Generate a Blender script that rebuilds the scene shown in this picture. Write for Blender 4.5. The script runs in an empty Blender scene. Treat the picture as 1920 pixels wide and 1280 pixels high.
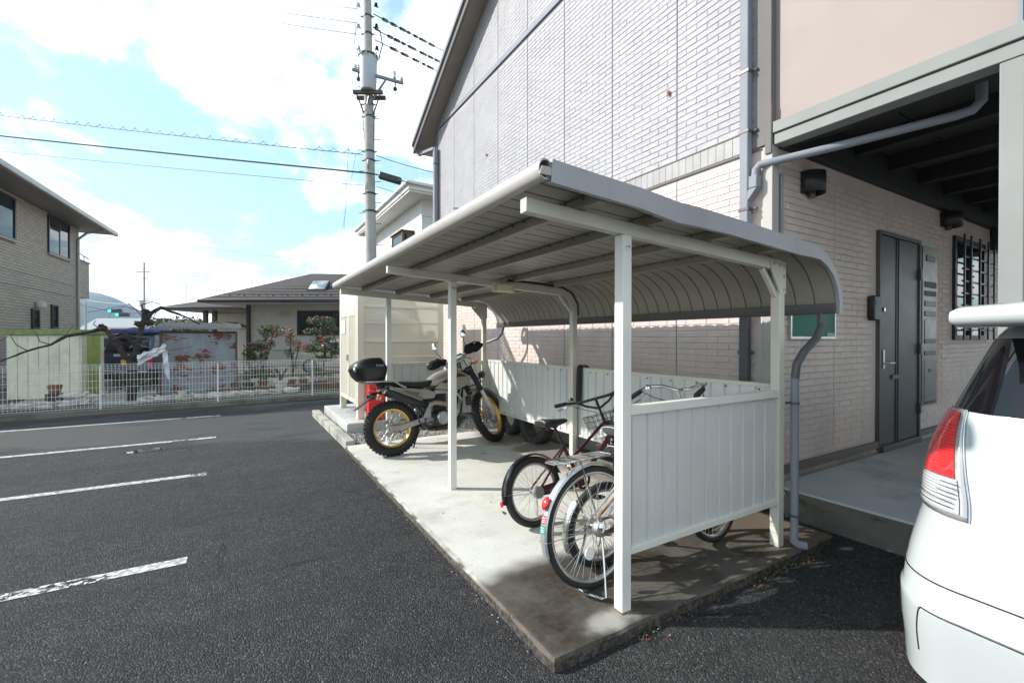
import bpy, math, random
from math import radians as rad, sin, cos, pi, sqrt, atan2
from mathutils import Vector, Matrix, noise
random.seed(7)
S = bpy.context.scene
col = S.collection

# ---------------------------------------------------------------- camera
YAW = rad(30.9)
cam_d = bpy.data.cameras.new('camera'); cam = bpy.data.objects.new('camera', cam_d); col.objects.link(cam)
cam.location = (0, 0, 1.42)
cam.rotation_euler = (rad(90 - 0.4), 0, -YAW)
cam_d.sensor_width = 36; cam_d.lens = 850 / 1920 * 36
cam_d.clip_start = 0.05; cam_d.clip_end = 20000
S.camera = cam

# ---------------------------------------------------------------- world
SUN_EL = rad(33); SUN_DIR = Vector((-0.84, 0.54, 0)).normalized()
W = bpy.data.worlds.new('World'); S.world = W; W.use_nodes = True
nt = W.node_tree; N = nt.nodes; L = nt.links
for n in list(N): N.remove(n)
out = N.new('ShaderNodeOutputWorld'); bg = N.new('ShaderNodeBackground'); bg.inputs[1].default_value = 0.15
L.new(bg.outputs[0], out.inputs[0])
sky = N.new('ShaderNodeTexSky'); sky.sky_type = 'NISHITA'; sky.sun_disc = False
sky.sun_elevation = SUN_EL; sky.sun_rotation = atan2(SUN_DIR.x, SUN_DIR.y)
sky.air_density = 1.0; sky.dust_density = 0.6; sky.ozone_density = 1.0
tc = N.new('ShaderNodeTexCoord'); sep = N.new('ShaderNodeSeparateXYZ'); L.new(tc.outputs['Generated'], sep.inputs[0])
def wm(op, a, b=None, c=None, clamp=False):
    n = N.new('ShaderNodeMath'); n.operation = op; n.use_clamp = clamp
    for i, x in enumerate((a, b, c)):
        if x is None: continue
        if isinstance(x, (int, float)): n.inputs[i].default_value = x
        else: L.new(x, n.inputs[i])
    return n.outputs[0]
zz = wm('ADD', wm('MAXIMUM', sep.outputs[2], 0.0), 0.16)
px = wm('DIVIDE', sep.outputs[0], zz); py = wm('DIVIDE', sep.outputs[1], zz)
cmb = N.new('ShaderNodeCombineXYZ'); L.new(px, cmb.inputs[0]); L.new(py, cmb.inputs[1]); cmb.inputs[2].default_value = 5.4
mp = N.new('ShaderNodeMapping'); L.new(cmb.outputs[0], mp.inputs[0]); mp.inputs['Rotation'].default_value = (0, 0, rad(20)); mp.inputs['Scale'].default_value = (1.0, 0.62, 1)
n1 = N.new('ShaderNodeTexNoise'); n1.inputs['Scale'].default_value = 1.75; n1.inputs['Detail'].default_value = 10; n1.inputs['Roughness'].default_value = 0.56; n1.inputs['Distortion'].default_value = 0.25
L.new(mp.outputs[0], n1.inputs['Vector'])
n2 = N.new('ShaderNodeTexNoise'); n2.inputs['Scale'].default_value = 4.2; n2.inputs['Detail'].default_value = 8; n2.inputs['Roughness'].default_value = 0.62
L.new(mp.outputs[0], n2.inputs['Vector'])
cl = wm('ADD', wm('MULTIPLY', n1.outputs[0], 0.78), wm('MULTIPLY', n2.outputs[0], 0.22))
# more cloud towards the horizon
hz = wm('MULTIPLY', wm('SUBTRACT', 0.33, sep.outputs[2], clamp=True), 0.34)
cl = wm('ADD', cl, hz)
mr = N.new('ShaderNodeMapRange'); mr.interpolation_type = 'SMOOTHSTEP'; L.new(cl, mr.inputs[0])
mr.inputs[1].default_value = 0.485; mr.inputs[2].default_value = 0.60; mr.inputs[3].default_value = 0.0; mr.inputs[4].default_value = 1.0
veil = N.new('ShaderNodeMixRGB'); veil.inputs[0].default_value = 0.46
tint = N.new('ShaderNodeMixRGB'); tint.blend_type = 'MULTIPLY'; tint.inputs[0].default_value = 1.0
L.new(sky.outputs[0], tint.inputs[1]); tint.inputs[2].default_value = (1.0, 1.22, 1.12, 1)
L.new(tint.outputs[0], veil.inputs[1]); veil.inputs[2].default_value = (3.5, 5.2, 5.9, 1)
cm = N.new('ShaderNodeMixRGB'); L.new(mr.outputs[0], cm.inputs[0]); L.new(veil.outputs[0], cm.inputs[1]); cm.inputs[2].default_value = (9.2, 9.4, 9.7, 1)
L.new(cm.outputs[0], bg.inputs[0])

# ---------------------------------------------------------------- sun and exposure
sd = bpy.data.lights.new('sun', 'SUN'); sd.energy = 4.5; sd.angle = rad(1.0); sd.color = (1.0, 0.965, 0.91)
so = bpy.data.objects.new('sun', sd); col.objects.link(so)
dirn = Vector((SUN_DIR.x * cos(SUN_EL), SUN_DIR.y * cos(SUN_EL), sin(SUN_EL)))
so.rotation_euler = dirn.to_track_quat('Z', 'Y').to_euler(); so.location = dirn * 60
S.view_settings.view_transform = 'Standard'; S.view_settings.look = 'None'
S.view_settings.gamma = 1; S.view_settings.use_curve_mapping = False
S.view_settings.exposure = 0.52
S.render.engine = 'CYCLES'

# ================================================================ helpers
class MB:
    def __init__(s): s.v = []; s.f = []; s.m = []
    def add(s, vs, fs, m=0):
        o = len(s.v); s.v += [Vector(p) for p in vs]; s.f += [tuple(i + o for i in f) for f in fs]; s.m += [m] * len(fs); return s
    def box(s, x0, x1, y0, y1, z0, z1, m=0):
        return s.add([(x0,y0,z0),(x1,y0,z0),(x1,y1,z0),(x0,y1,z0),(x0,y0,z1),(x1,y0,z1),(x1,y1,z1),(x0,y1,z1)],
                     [(3,2,1,0),(4,5,6,7),(0,1,5,4),(1,2,6,5),(2,3,7,6),(3,0,4,7)], m)
    def bar(s, a, b, w, h, up=(0,0,1), m=0):
        a = Vector(a); b = Vector(b); d = (b - a).normalized(); up = Vector(up)
        x = d.cross(up); x = x.normalized() if x.length > 1e-6 else Vector((1,0,0)); u = x.cross(d)
        vs = [p + x * (sx * w / 2) + u * (su * h / 2) for p in (a, b) for sx, su in ((-1,-1),(1,-1),(1,1),(-1,1))]
        return s.add(vs, [(3,2,1,0),(4,5,6,7),(0,1,5,4),(1,2,6,5),(2,3,7,6),(3,0,4,7)][0:2] + [(0,1,5,4),(1,2,6,5),(2,3,7,6),(3,0,4,7)], m)
    def tube(s, pts, r, n=8, closed=False, m=0):
        pts = [Vector(p) for p in pts]; k = len(pts); o = len(s.v)
        rs = r if isinstance(r, (list, tuple)) else [r] * k
        prev = None
        for i, p in enumerate(pts):
            if closed: d = pts[(i + 1) % k] - pts[i - 1]
            else: d = pts[min(i + 1, k - 1)] - pts[max(i - 1, 0)]
            d = d.normalized() if d.length > 1e-9 else Vector((0,0,1))
            if prev is None:
                u = d.cross(Vector((0,0,1)));
                if u.length < 0.05: u = d.cross(Vector((1,0,0)))
                u.normalize()
            else:
                u = prev - d * prev.dot(d); u = u.normalized() if u.length > 1e-6 else d.orthogonal().normalized()
            prev = u; w = d.cross(u)
            for j in range(n):
                a = 2 * pi * j / n; s.v.append(p + (u * cos(a) + w * sin(a)) * rs[i])
        for i in range(k if closed else k - 1):
            i2 = (i + 1) % k
            for j in range(n):
                j2 = (j + 1) % n
                s.f.append((o+i*n+j, o+i*n+j2, o+i2*n+j2, o+i2*n+j)); s.m.append(m)
        if not closed:
            s.f.append(tuple(o + j for j in range(n))[::-1]); s.m.append(m)
            s.f.append(tuple(o + (k-1)*n + j for j in range(n))); s.m.append(m)
        return s
    def cyl(s, a, b, r, n=12, m=0, r2=None): return s.tube([a, b], [r, r if r2 is None else r2], n, m=m)
    def lathe(s, prof, n, M=None, m=0, a0=0, a1=2*pi):
        # prof of (r, z) revolved round z, then moved by M
        M = M or Matrix.Identity(4); o = len(s.v); full = abs(a1 - a0 - 2*pi) < 1e-6; c = n if full else n + 1
        for (r, z) in prof:
            for j in range(c):
                a = a0 + (a1 - a0) * j / n; s.v.append(M @ Vector((r*cos(a), r*sin(a), z)))
        for i in range(len(prof) - 1):
            for j in range(n):
                j2 = (j + 1) % c
                s.f.append((o+i*c+j, o+i*c+j2, o+(i+1)*c+j2, o+(i+1)*c+j)); s.m.append(m)
        return s
    def ell(s, c, r, n=12, k=8, m=0, M=None, jit=0, seed=0):
        o = len(s.v); c = Vector(c); M = M or Matrix.Identity(3)
        for i in range(k + 1):
            t = pi * i / k
            for j in range(n):
                a = 2 * pi * j / n
                d = Vector((sin(t)*cos(a), sin(t)*sin(a), cos(t)))
                q = 1 + (jit * noise.noise(d * 2.3 + Vector((seed*3.7, seed, 0))) if jit else 0)
                s.v.append(c + M @ Vector((d.x*r[0]*q, d.y*r[1]*q, d.z*r[2]*q)))
        for i in range(k):
            for j in range(n):
                j2 = (j+1) % n
                s.f.append((o+i*n+j, o+(i+1)*n+j, o+(i+1)*n+j2, o+i*n+j2)); s.m.append(m)
        return s
    def prism(s, poly, a, b, axis='y', m=0):
        # polygon of 2D points, extruded between a and b along an axis
        def P(p, t):
            return {'y': (p[0], t, p[1]), 'x': (t, p[0], p[1]), 'z': (p[0], p[1], t)}[axis]
        k = len(poly); vs = [P(p, a) for p in poly] + [P(p, b) for p in poly]
        return s.add(vs, [tuple(range(k))[::-1], tuple(range(k, 2*k))] + [(i, (i+1) % k, k+(i+1) % k, k+i) for i in range(k)], m)
    def grid(s, fn, nu, nv, m=0):
        o = len(s.v)
        for i in range(nu + 1):
            for j in range(nv + 1): s.v.append(Vector(fn(i/nu, j/nv)))
        for i in range(nu):
            for j in range(nv):
                a = o + i*(nv+1) + j
                s.f.append((a, a+nv+1, a+nv+2, a+1)); s.m.append(m)
        return s
    def loft(s, rings, caps=True, m=0):
        o = len(s.v); n = len(rings[0])
        for r in rings: s.v += [Vector(p) for p in r]
        for i in range(len(rings) - 1):
            for j in range(n):
                j2 = (j+1) % n
                s.f.append((o+i*n+j, o+i*n+j2, o+(i+1)*n+j2, o+(i+1)*n+j)); s.m.append(m)
        if caps:
            s.f.append(tuple(o+j for j in range(n))[::-1]); s.m.append(m)
            s.f.append(tuple(o+(len(rings)-1)*n+j for j in range(n))); s.m.append(m)
        return s
    def xf(s, M, start=0):
        for i in range(start, len(s.v)): s.v[i] = M @ s.v[i]
        return s
    def build(s, name, mats, parent=None, label=None, cat=None, group=None, kind=None, smooth=True, bevel=0, ang=38, loc=None, solid=0, fix=True):
        me = bpy.data.meshes.new(name)
        vs = s.v
        if loc is None and parent is not None:
            inv = INV.get(parent.name)
            if inv is not None: vs = [inv @ v for v in vs]
        elif loc is not None:
            l = Vector(loc); vs = [v - l for v in vs]
        me.from_pydata([tuple(v) for v in vs], [], s.f)
        if not isinstance(mats, (list, tuple)): mats = [mats]
        for mt in mats: me.materials.append(mt)
        if len(mats) > 1: me.polygons.foreach_set('material_index', s.m)
        if fix:
            import bmesh
            bm = bmesh.new(); bm.from_mesh(me); bmesh.ops.recalc_face_normals(bm, faces=bm.faces); bm.to_mesh(me); bm.free()
        if smooth:
            me.polygons.foreach_set('use_smooth', [True] * len(me.polygons)); me.set_sharp_from_angle(angle=rad(ang))
        me.update()
        o = bpy.data.objects.new(name, me); col.objects.link(o)
        if loc is not None: o.location = loc
        if parent is not None:
            o.parent = parent
            if parent.name in INV: INV[o.name] = INV[parent.name]
        if bevel:
            b = o.modifiers.new('bevel', 'BEVEL'); b.width = bevel; b.segments = 2; b.limit_method = 'ANGLE'; b.angle_limit = rad(50)
        if solid:
            b = o.modifiers.new('solid', 'SOLIDIFY'); b.thickness = solid; b.offset = 0
        tag(o, label, cat, group, kind)
        return o
INV = {}
def tag(o, label=None, cat=None, group=None, kind=None):
    if label: o['label'] = label
    if cat: o['category'] = cat
    if group: o['group'] = group
    if kind: o['kind'] = kind
    return o
def thing(name, loc, label, cat, group=None, rot=(0,0,0), local=False):
    o = bpy.data.objects.new(name, None); col.objects.link(o); o.location = loc; o.rotation_euler = rot; o.empty_display_size = .1
    M = Matrix.Translation(Vector(loc))
    from mathutils import Euler
    M = M @ Euler(rot).to_matrix().to_4x4()
    if not local: INV[o.name] = M.inverted()
    return tag(o, label, cat, group)
def copy_tree(o, parent=None):
    c = o.copy(); col.objects.link(c); c.parent = parent
    if parent is not None: c.parent = parent
    for ch in list(o.children): copy_tree(ch, c)
    return c
def piece(mesh, name, loc, parent=None, rot=None, base=None):
    o = bpy.data.objects.new(name, mesh); col.objects.link(o)
    l = Vector(loc)
    if parent is not None:
        o.parent = parent
        if base is not None: l = l - Vector(base)
    o.location = l
    if rot: o.rotation_euler = rot
    return o
def mesh_of(mb, name, mats, smooth=True):
    o = mb.build(name, mats, smooth=smooth); me = o.data; bpy.data.objects.remove(o); return me
def text_mesh(s, size, name, m, parent, M, ext=0.0008):
    cu = bpy.data.curves.new('t', 'FONT'); cu.body = s; cu.size = size; cu.extrude = ext; cu.align_x = 'CENTER'; cu.align_y = 'CENTER'; cu.resolution_u = 2
    t = bpy.data.objects.new('t', cu); col.objects.link(t)
    dg = bpy.context.evaluated_depsgraph_get(); me = bpy.data.meshes.new_from_object(t.evaluated_get(dg))
    bpy.data.objects.remove(t)
    me.transform(M); 
    if parent is not None and parent.name in INV: me.transform(INV[parent.name])
    me.materials.clear(); me.materials.append(m)
    o = bpy.data.objects.new(name, me); col.objects.link(o)
    if parent is not None: o.parent = parent
    return o

# ================================================================ materials
class NT:
    def __init__(s, name):
        s.mat = bpy.data.materials.new(name); s.mat.use_nodes = True; s.n = s.mat.node_tree.nodes; s.l = s.mat.node_tree.links
        s.b = s.n['Principled BSDF']; s.geo = s.n.new('ShaderNodeNewGeometry'); s.pos = s.geo.outputs['Position']
        s.out = s.n['Material Output']
    def put(s, sock, v):
        if isinstance(v, (int, float)): sock.default_value = v
        elif isinstance(v, (tuple, list)): sock.default_value = (*v, 1) if len(v) == 3 and sock.type == 'RGBA' else v
        else: s.l.new(v, sock)
    def math(s, op, a, b=None, c=None, clamp=False):
        n = s.n.new('ShaderNodeMath'); n.operation = op; n.use_clamp = clamp
        for i, x in enumerate((a, b, c)):
            if x is not None: s.put(n.inputs[i], x)
        return n.outputs[0]
    def noise(s, scale, detail=4, rough=.55, vec=None, dist=0, sc=None):
        n = s.n.new('ShaderNodeTexNoise'); n.inputs['Scale'].default_value = scale; n.inputs['Detail'].default_value = detail
        n.inputs['Roughness'].default_value = rough; n.inputs['Distortion'].default_value = dist
        v = vec or s.pos
        if sc:
            m = s.n.new('ShaderNodeVectorMath'); m.operation = 'MULTIPLY'; s.l.new(v, m.inputs[0]); m.inputs[1].default_value = sc; v = m.outputs[0]
        s.l.new(v, n.inputs['Vector']); return n.outputs[0]
    def vor(s, scale, feat='F1', out='Color', vec=None):
        n = s.n.new('ShaderNodeTexVoronoi'); n.feature = feat; n.inputs['Scale'].default_value = scale; s.l.new(vec or s.pos, n.inputs['Vector'])
        return n.outputs[out]
    def step(s, v, a, b, lo=0, hi=1, smooth=True):
        n = s.n.new('ShaderNodeMapRange'); n.interpolation_type = 'SMOOTHSTEP' if smooth else 'LINEAR'; s.put(n.inputs[0], v)
        for i, x in enumerate((a, b, lo, hi)): n.inputs[i+1].default_value = x
        return n.outputs[0]
    def mix(s, f, a, b, mode='MIX'):
        n = s.n.new('ShaderNodeMixRGB'); n.blend_type = mode; s.put(n.inputs[0], f); s.put(n.inputs[1], a); s.put(n.inputs[2], b); return n.outputs[0]
    def xyz(s, v=None):
        n = s.n.new('ShaderNodeSeparateXYZ'); s.l.new(v or s.pos, n.inputs[0]); return n.outputs
    def bump(s, h, strength=.3, dist=.01):
        n = s.n.new('ShaderNodeBump'); n.inputs['Strength'].default_value = strength; n.inputs['Distance'].default_value = dist
        s.l.new(h, n.inputs['Height']); s.l.new(n.outputs[0], s.b.inputs['Normal']); return n
    def set(s, **k):
        for a, v in k.items(): s.put(s.b.inputs[{'col': 'Base Color', 'rough': 'Roughness', 'metal': 'Metallic', 'coat': 'Coat Weight', 'trans': 'Transmission Weight', 'ior': 'IOR', 'spec': 'Specular IOR Level', 'alpha': 'Alpha'}[a]], v)
        return s.mat
def sc(c, k): return tuple(max(0, min(1, x * k)) for x in c)
def plain(name, c, rough=.5, metal=0, var=.12, vs=6, bump=0, bs=60, bd=.003, coat=0, rnd=0, dirt=0, spec=.5):
    t = NT(name); f = t.noise(vs, 5, .6)
    f = t.step(f, .3, .7)
    cc = t.mix(f, sc(c, 1 - var), sc(c, 1 + var))
    if dirt:
        d = t.step(t.noise(2.3, 8, .7, sc=(1, 1, .35)), .52, .75)
        cc = t.mix(t.math('MULTIPLY', d, dirt), cc, (.12, .10, .07))
    if rnd:
        oi = t.n.new('ShaderNodeObjectInfo'); hs = t.n.new('ShaderNodeHueSaturation'); t.l.new(cc, hs.inputs['Color'])
        t.l.new(t.math('ADD', t.math('MULTIPLY', oi.outputs['Random'], 2 * rnd), 1 - rnd), hs.inputs['Value']); cc = hs.outputs[0]
    t.set(col=cc, metal=metal, coat=coat, spec=spec, rough=t.math('ADD', t.math('MULTIPLY', t.noise(vs*3, 3), .16), max(rough - .08, .02)))
    if bump: t.bump(t.noise(bs, 6, .6), bump, bd)
    return t.mat
M = {}
def D(k, *a, **kw): M[k] = plain(k, *a, **kw); return M[k]

def asphalt():
    t = NT('asphalt'); x = t.xyz()
    v = t.vor(125, 'F1', 'Color'); g = t.n.new('ShaderNodeSeparateColor'); t.l.new(v, g.inputs[0])
    st = t.step(g.outputs[0], .55, 1.0)
    big = t.noise(.55, 6, .6); mid = t.noise(6, 5, .6)
    base = t.mix(t.step(big, .3, .7), (.018, .0178, .019), (.029, .0285, .030))
    base = t.mix(t.step(g.outputs[2], .35, .0), base, (.004,.004,.004))
    base = t.mix(t.math('MULTIPLY', t.step(mid, .35, .75), .4), base, (.055, .053, .052))
    c = t.mix(t.math('MULTIPLY', st, .7), base, (.085, .083, .082))
    sp = t.step(g.outputs[1], .955, .985); c = t.mix(t.math('MULTIPLY', sp, .4), c, (.26, .25, .24))
    # damp band, drawn across the bays
    wet = t.step(t.math('ADD', t.noise(.32, 5, .55, sc=(.6, 1.3, 1)), t.math('MULTIPLY', t.step(x[1], 5.8, 8.0), .14)), .55, .66)
    wet = t.math('MULTIPLY', wet, t.step(x[1], 5.0, 6.5))
    tr_ = t.step(t.noise(.9, 5, .6, sc=(.35, 1.6, 1)), .45, .62); c = t.mix(t.math('MULTIPLY', tr_, .30), c, (.016,.016,.017))
    oil = t.step(t.noise(1.6, 3, .5), .66, .72); c = t.mix(t.math('MULTIPLY', oil, .45), c, (.010,.010,.010))
    dust = t.step(t.noise(2.4, 7, .7), .56, .72); c = t.mix(t.math('MULTIPLY', dust, .28), c, (.085,.080,.072))
    ck = t.vor(.55, 'DISTANCE_TO_EDGE', 'Distance', vec=None)
    cn = t.math('ADD', ck, t.math('MULTIPLY', t.math('SUBTRACT', t.noise(5, 4), .5), .05))
    ckm = t.math('MULTIPLY', t.step(t.math('ABSOLUTE', cn), .006, .002), t.step(t.noise(.5, 2), .52, .60)); c = t.mix(t.math('MULTIPLY', ckm, .8), c, (.008,.008,.008))
    c = t.mix(t.math('MULTIPLY', wet, .35), c, (.02, .02, .021))
    d = t.vor(125, 'F1', 'Distance')
    t.set(col=c, rough=t.math('SUBTRACT', .84, t.math('MULTIPLY', wet, .36)), spec=.34)
    h = t.math('ADD', t.math('MULTIPLY', d, -1.0), t.math('MULTIPLY', t.noise(60, 3), .8))
    t.bump(h, 1.0, .010)
    return t.mat
M['asphalt'] = asphalt()

def slabmat():
    t = NT('slab_concrete'); x = t.xyz()
    n = t.noise(2.2, 7, .62); nf = t.noise(30, 5, .6); cloud = t.noise(.9, 6, .6)
    c = t.mix(t.step(cloud, .32, .68), (.48, .465, .42), (.63, .615, .56))
    c = t.mix(t.math('MULTIPLY', t.step(n, .50, .70), .5), c, (.36, .32, .24))
    # damp, algae darkened end of the slab
    e = t.math('ADD', x[1], t.math('MULTIPLY', t.math('SUBTRACT', t.noise(1.7, 4, .5), .5), .5))
    damp = t.step(e, 2.36, 2.14)
    dx = t.math('SUBTRACT', x[0], 1.52); dy = t.math('SUBTRACT', x[1], 1.62)
    r = t.math('SQRT', t.math('ADD', t.math('MULTIPLY', dx, dx), t.math('MULTIPLY', t.math('MULTIPLY', dy, dy), 3.0)))
    r = t.math('ADD', r, t.math('MULTIPLY', t.math('SUBTRACT', t.noise(7, 4), .5), .22))
    halo = t.step(r, .20, .06)
    damp = t.math('MULTIPLY', damp, t.math('SUBTRACT', 1, t.math('MULTIPLY', halo, .55)))
    rough_d = t.step(t.noise(2.6, 6, .65), .3, .75, .86, 1.0)
    c = t.mix(t.math('MULTIPLY', damp, rough_d), c, t.mix(t.step(nf, .3, .8), (.016, .011, .006), (.050, .036, .022)))
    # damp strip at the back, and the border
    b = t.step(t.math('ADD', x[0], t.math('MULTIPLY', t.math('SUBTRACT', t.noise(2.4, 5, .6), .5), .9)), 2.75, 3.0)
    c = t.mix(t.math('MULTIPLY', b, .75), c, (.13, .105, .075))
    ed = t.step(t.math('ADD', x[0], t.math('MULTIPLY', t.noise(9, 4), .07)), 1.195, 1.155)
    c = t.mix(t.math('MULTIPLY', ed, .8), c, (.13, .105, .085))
    c = t.mix(t.math('MULTIPLY', t.step(t.noise(55, 3, .7), .62, .72), .5), c, (.12, .11, .10))
    # rust and fallen-leaf specks
    rs = t.step(t.noise(4.1, 2, .4, sc=(1, 1, 1)), .74, .80); c = t.mix(t.math('MULTIPLY', rs, .6), c, (.35, .17, .07))
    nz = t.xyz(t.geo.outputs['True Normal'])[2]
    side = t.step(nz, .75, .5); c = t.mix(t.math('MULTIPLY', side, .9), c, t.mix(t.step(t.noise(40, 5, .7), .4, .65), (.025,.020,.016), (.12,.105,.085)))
    t.set(col=c, rough=t.math('SUBTRACT', .85, t.math('MULTIPLY', damp, .12)), spec=.35)
    t.bump(t.math('ADD', nf, t.math('MULTIPLY', t.noise(150, 3), .6)), .35, .004)
    return t.mat
M['slab'] = slabmat()

def concrete(name, a, b, dark=(.08,.075,.06), amt=.5, s=2.0):
    t = NT(name)
    c = t.mix(t.step(t.noise(s, 7, .62), .3, .7), a, b)
    c = t.mix(t.math('MULTIPLY', t.step(t.noise(s*1.7, 8, .7, sc=(1,1,2.5)), .52, .7), amt), c, dark)
    c = t.mix(t.math('MULTIPLY', t.step(t.noise(90, 3, .7), .6, .75), .35), c, dark)
    t.set(col=c, rough=.85); t.bump(t.noise(70, 6, .65), .4, .004); return t.mat
M['conc'] = concrete('pale_concrete', (.36,.36,.35), (.5,.5,.48))
M['conc_wet'] = concrete('mossy_concrete', (.10,.095,.08), (.19,.18,.15), (.03,.03,.02), .7)
M['conc_old'] = concrete('old_concrete', (.26,.24,.21), (.40,.38,.33), (.08,.07,.05), .6)
M['conc_porch'] = concrete('porch_concrete', (.42,.425,.42), (.56,.56,.55), (.16,.155,.15), .55, .8)
M['soil'] = concrete('garden_soil', (.055,.045,.032), (.10,.085,.062), (.03,.04,.012), .5, 1.2)

def linepaint():
    t = NT('line_paint'); a = t.noise(28, 6, .68); x = t.xyz()
    chip = t.step(a, .46, .49); chip2 = t.step(t.noise(3.2, 4, .6), .55, .66)
    f = t.math('MULTIPLY', chip, t.math('ADD', .45, chip2), clamp=True)
    t.set(col=t.mix(t.noise(12, 4), (.50,.50,.49), (.66,.66,.65)), rough=.7)
    tr = t.n.new('ShaderNodeBsdfTransparent'); mx = t.n.new('ShaderNodeMixShader')
    t.l.new(f, mx.inputs[0]); t.l.new(t.b.outputs[0], mx.inputs[1]); t.l.new(tr.outputs[0], mx.inputs[2]); t.l.new(mx.outputs[0], t.out.inputs[0])
    t.bump(t.vor(150, 'F1', 'Distance'), .4, .003)
    return t.mat
M['paint_line'] = linepaint()

def tilemat(name, c, bump=.8, var=.07, streak=.25):
    t = NT(name); oi = t.n.new('ShaderNodeObjectInfo')
    f = t.step(t.noise(3.0, 5, .6), .3, .7)
    cc = t.mix(f, sc(c, 1 - var), sc(c, 1 + var))
    st = t.step(t.noise(1.6, 8, .65, sc=(2.2, 2.2, .3)), .55, .75)
    cc = t.mix(t.math('MULTIPLY', st, streak), cc, sc(c, .62))
    t.set(col=cc, rough=.5, spec=.45)
    t.bump(t.math('ADD', t.noise(22, 5, .62, sc=(1, 1, 1.6)), t.math('MULTIPLY', t.noise(120, 3), .15)), bump, .012)
    return t.mat
M['tile_low'] = tilemat('beige_wall_tile', (.60,.505,.46), .35)
M['tile_up'] = tilemat('pale_grey_wall_tile', (.375,.36,.378), .9)
M['tile_back_low'] = plain('beige_joint', (.59,.50,.455), .8, var=.05)
M['tile_back_up'] = plain('grey_joint', (.385,.37,.385), .8, var=.05)
M['band'] = plain('grey_band_tile', (.27,.26,.257), .5, var=.08, rnd=.05)

def steel(name, c, dirt=.25, rough=.38, spec=.4):
    t = NT(name); t.set(spec=spec); f = t.step(t.noise(1.3, 6, .6), .3, .7)
    cc = t.mix(f, sc(c, .93), sc(c, 1.05))
    d = t.step(t.noise(2.6, 8, .7, sc=(1.3, 1.3, .4)), .5, .78)
    cc = t.mix(t.math('MULTIPLY', d, dirt), cc, (.20,.18,.13))
    d2 = t.step(t.noise(38, 4, .7), .66, .74); cc = t.mix(t.math('MULTIPLY', d2, dirt), cc, (.14,.12,.09))
    t.set(col=cc, rough=t.math('ADD', rough - .1, t.math('MULTIPLY', t.noise(5, 4), .2))); t.bump(t.noise(3.5, 3, .5), .12, .01)
    return t.mat
M['cream'] = steel('cream_steel', (.60,.585,.50), .25)
M['ivory'] = steel('ivory_post', (.74,.735,.67), .16)
M['panel'] = steel('cream_panel', (.60,.61,.58), .14)
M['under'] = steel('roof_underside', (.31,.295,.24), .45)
M['fascia'] = steel('grey_fascia', (.36,.355,.375), .3)
M['gutter'] = steel('taupe_gutter', (.44,.41,.385), .25)
M['gutter_dark'] = steel('dark_gutter', (.10,.095,.095), .2)
M['pipe_grey'] = steel('grey_pipe', (.24,.25,.285), .15, .6, .2)
M['pipe_dark'] = steel('dark_pipe', (.085,.085,.095), .15)
M['trim_grey'] = steel('grey_trim', (.17,.16,.155), .2, .65, .12)
M['trim_white'] = steel('white_trim', (.42,.40,.38), .15, .65, .15)
M['beam'] = steel('porch_beam', (.25,.255,.245), .15, .6, .2)
D('peach', (.31,.25,.225), .65, var=.045, vs=.7, bump=.15, bs=160)
D('black', (.015,.015,.016), .42, var=.2)
D('black_gloss', (.012,.012,.013), .18, var=.2, coat=.4)
D('black_matte', (.02,.02,.021), .75, var=.25, bump=.3, bs=200)
D('fluff', (.006,.006,.007), .95, var=.3, bump=1.0, bs=90, bd=.02)
D('rubber', (.018,.018,.018), .72, var=.3, bump=.2, bs=80)
D('rubber_dusty', (.045,.043,.04), .8, var=.3, bump=.2, bs=60)
D('chrome', (.72,.72,.72), .16, 1, var=.06)
D('alu', (.55,.55,.55), .34, 1, var=.12)
D('alu_dull', (.38,.38,.38), .5, .85, var=.2, bump=.2, bs=40)
D('gold', (.75,.48,.12), .33, .85, var=.1)
D('rusty', (.26,.12,.06), .8, .2, var=.4, vs=40)
D('maroon', (.065,.012,.022), .25, .2, var=.15, coat=.5)
D('sand_paint', (.31,.28,.22), .30, .25, var=.04, coat=.4)
D('dark_steel', (.06,.06,.062), .45, .6, var=.2)
D('seat', (.016,.016,.018), .62, var=.15, bump=.3, bs=300)
D('silver_paint', (.55,.56,.57), .3, .6, var=.06)
D('white_gloss', (.8,.8,.8), .3, var=.03)
D('white', (.74,.74,.72), .5, var=.05)
D('red_gloss', (.55,.012,.012), .3, var=.08, coat=.3)
D('red_reflector', (.75,.02,.015), .15, var=.05, coat=.6)
D('orange', (.85,.22,.02), .2, var=.05, coat=.4)
D('green_sticker', (.02,.32,.20), .5, var=.05)
D('red_sticker', (.65,.06,.07), .5, var=.05)
D('board_green', (.008,.135,.095), .55, var=.06)
D('door', (.060,.064,.070), .42, .1, var=.08, vs=2)
D('door_frame', (.085,.083,.083), .45, .2, var=.08)
D('lamp_dark', (.035,.034,.034), .4, .1, var=.1)
D('mailbox', (.20,.195,.19), .38, .55, var=.1)
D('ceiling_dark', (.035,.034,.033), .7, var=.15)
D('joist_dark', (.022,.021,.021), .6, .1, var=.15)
D('wood_brown', (.11,.075,.05), .7, var=.25)
D('pole_conc', (.40,.39,.365), .85, var=.1, vs=3, bump=.2, bs=50)
D('insulator', (.62,.58,.52), .25, var=.1)
D('wire_black', (.012,.012,.016), .6)
D('wire_blue', (.05,.07,.16), .5)
D('fence_white', (.80,.80,.79), .35, var=.04)
D('gravel', (.33,.32,.30), .85, var=.35, vs=50, rnd=.3)
D('sandbag', (.46,.42,.36), .85, var=.2, vs=8, bump=.5, bs=120, dirt=.5, rnd=.15)
D('terracotta', (.23,.10,.055), .8, var=.2, rnd=.2)
D('pot_white', (.60,.56,.48), .6, var=.1)
D('pot_dark', (.05,.04,.04), .6, var=.2)
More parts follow.
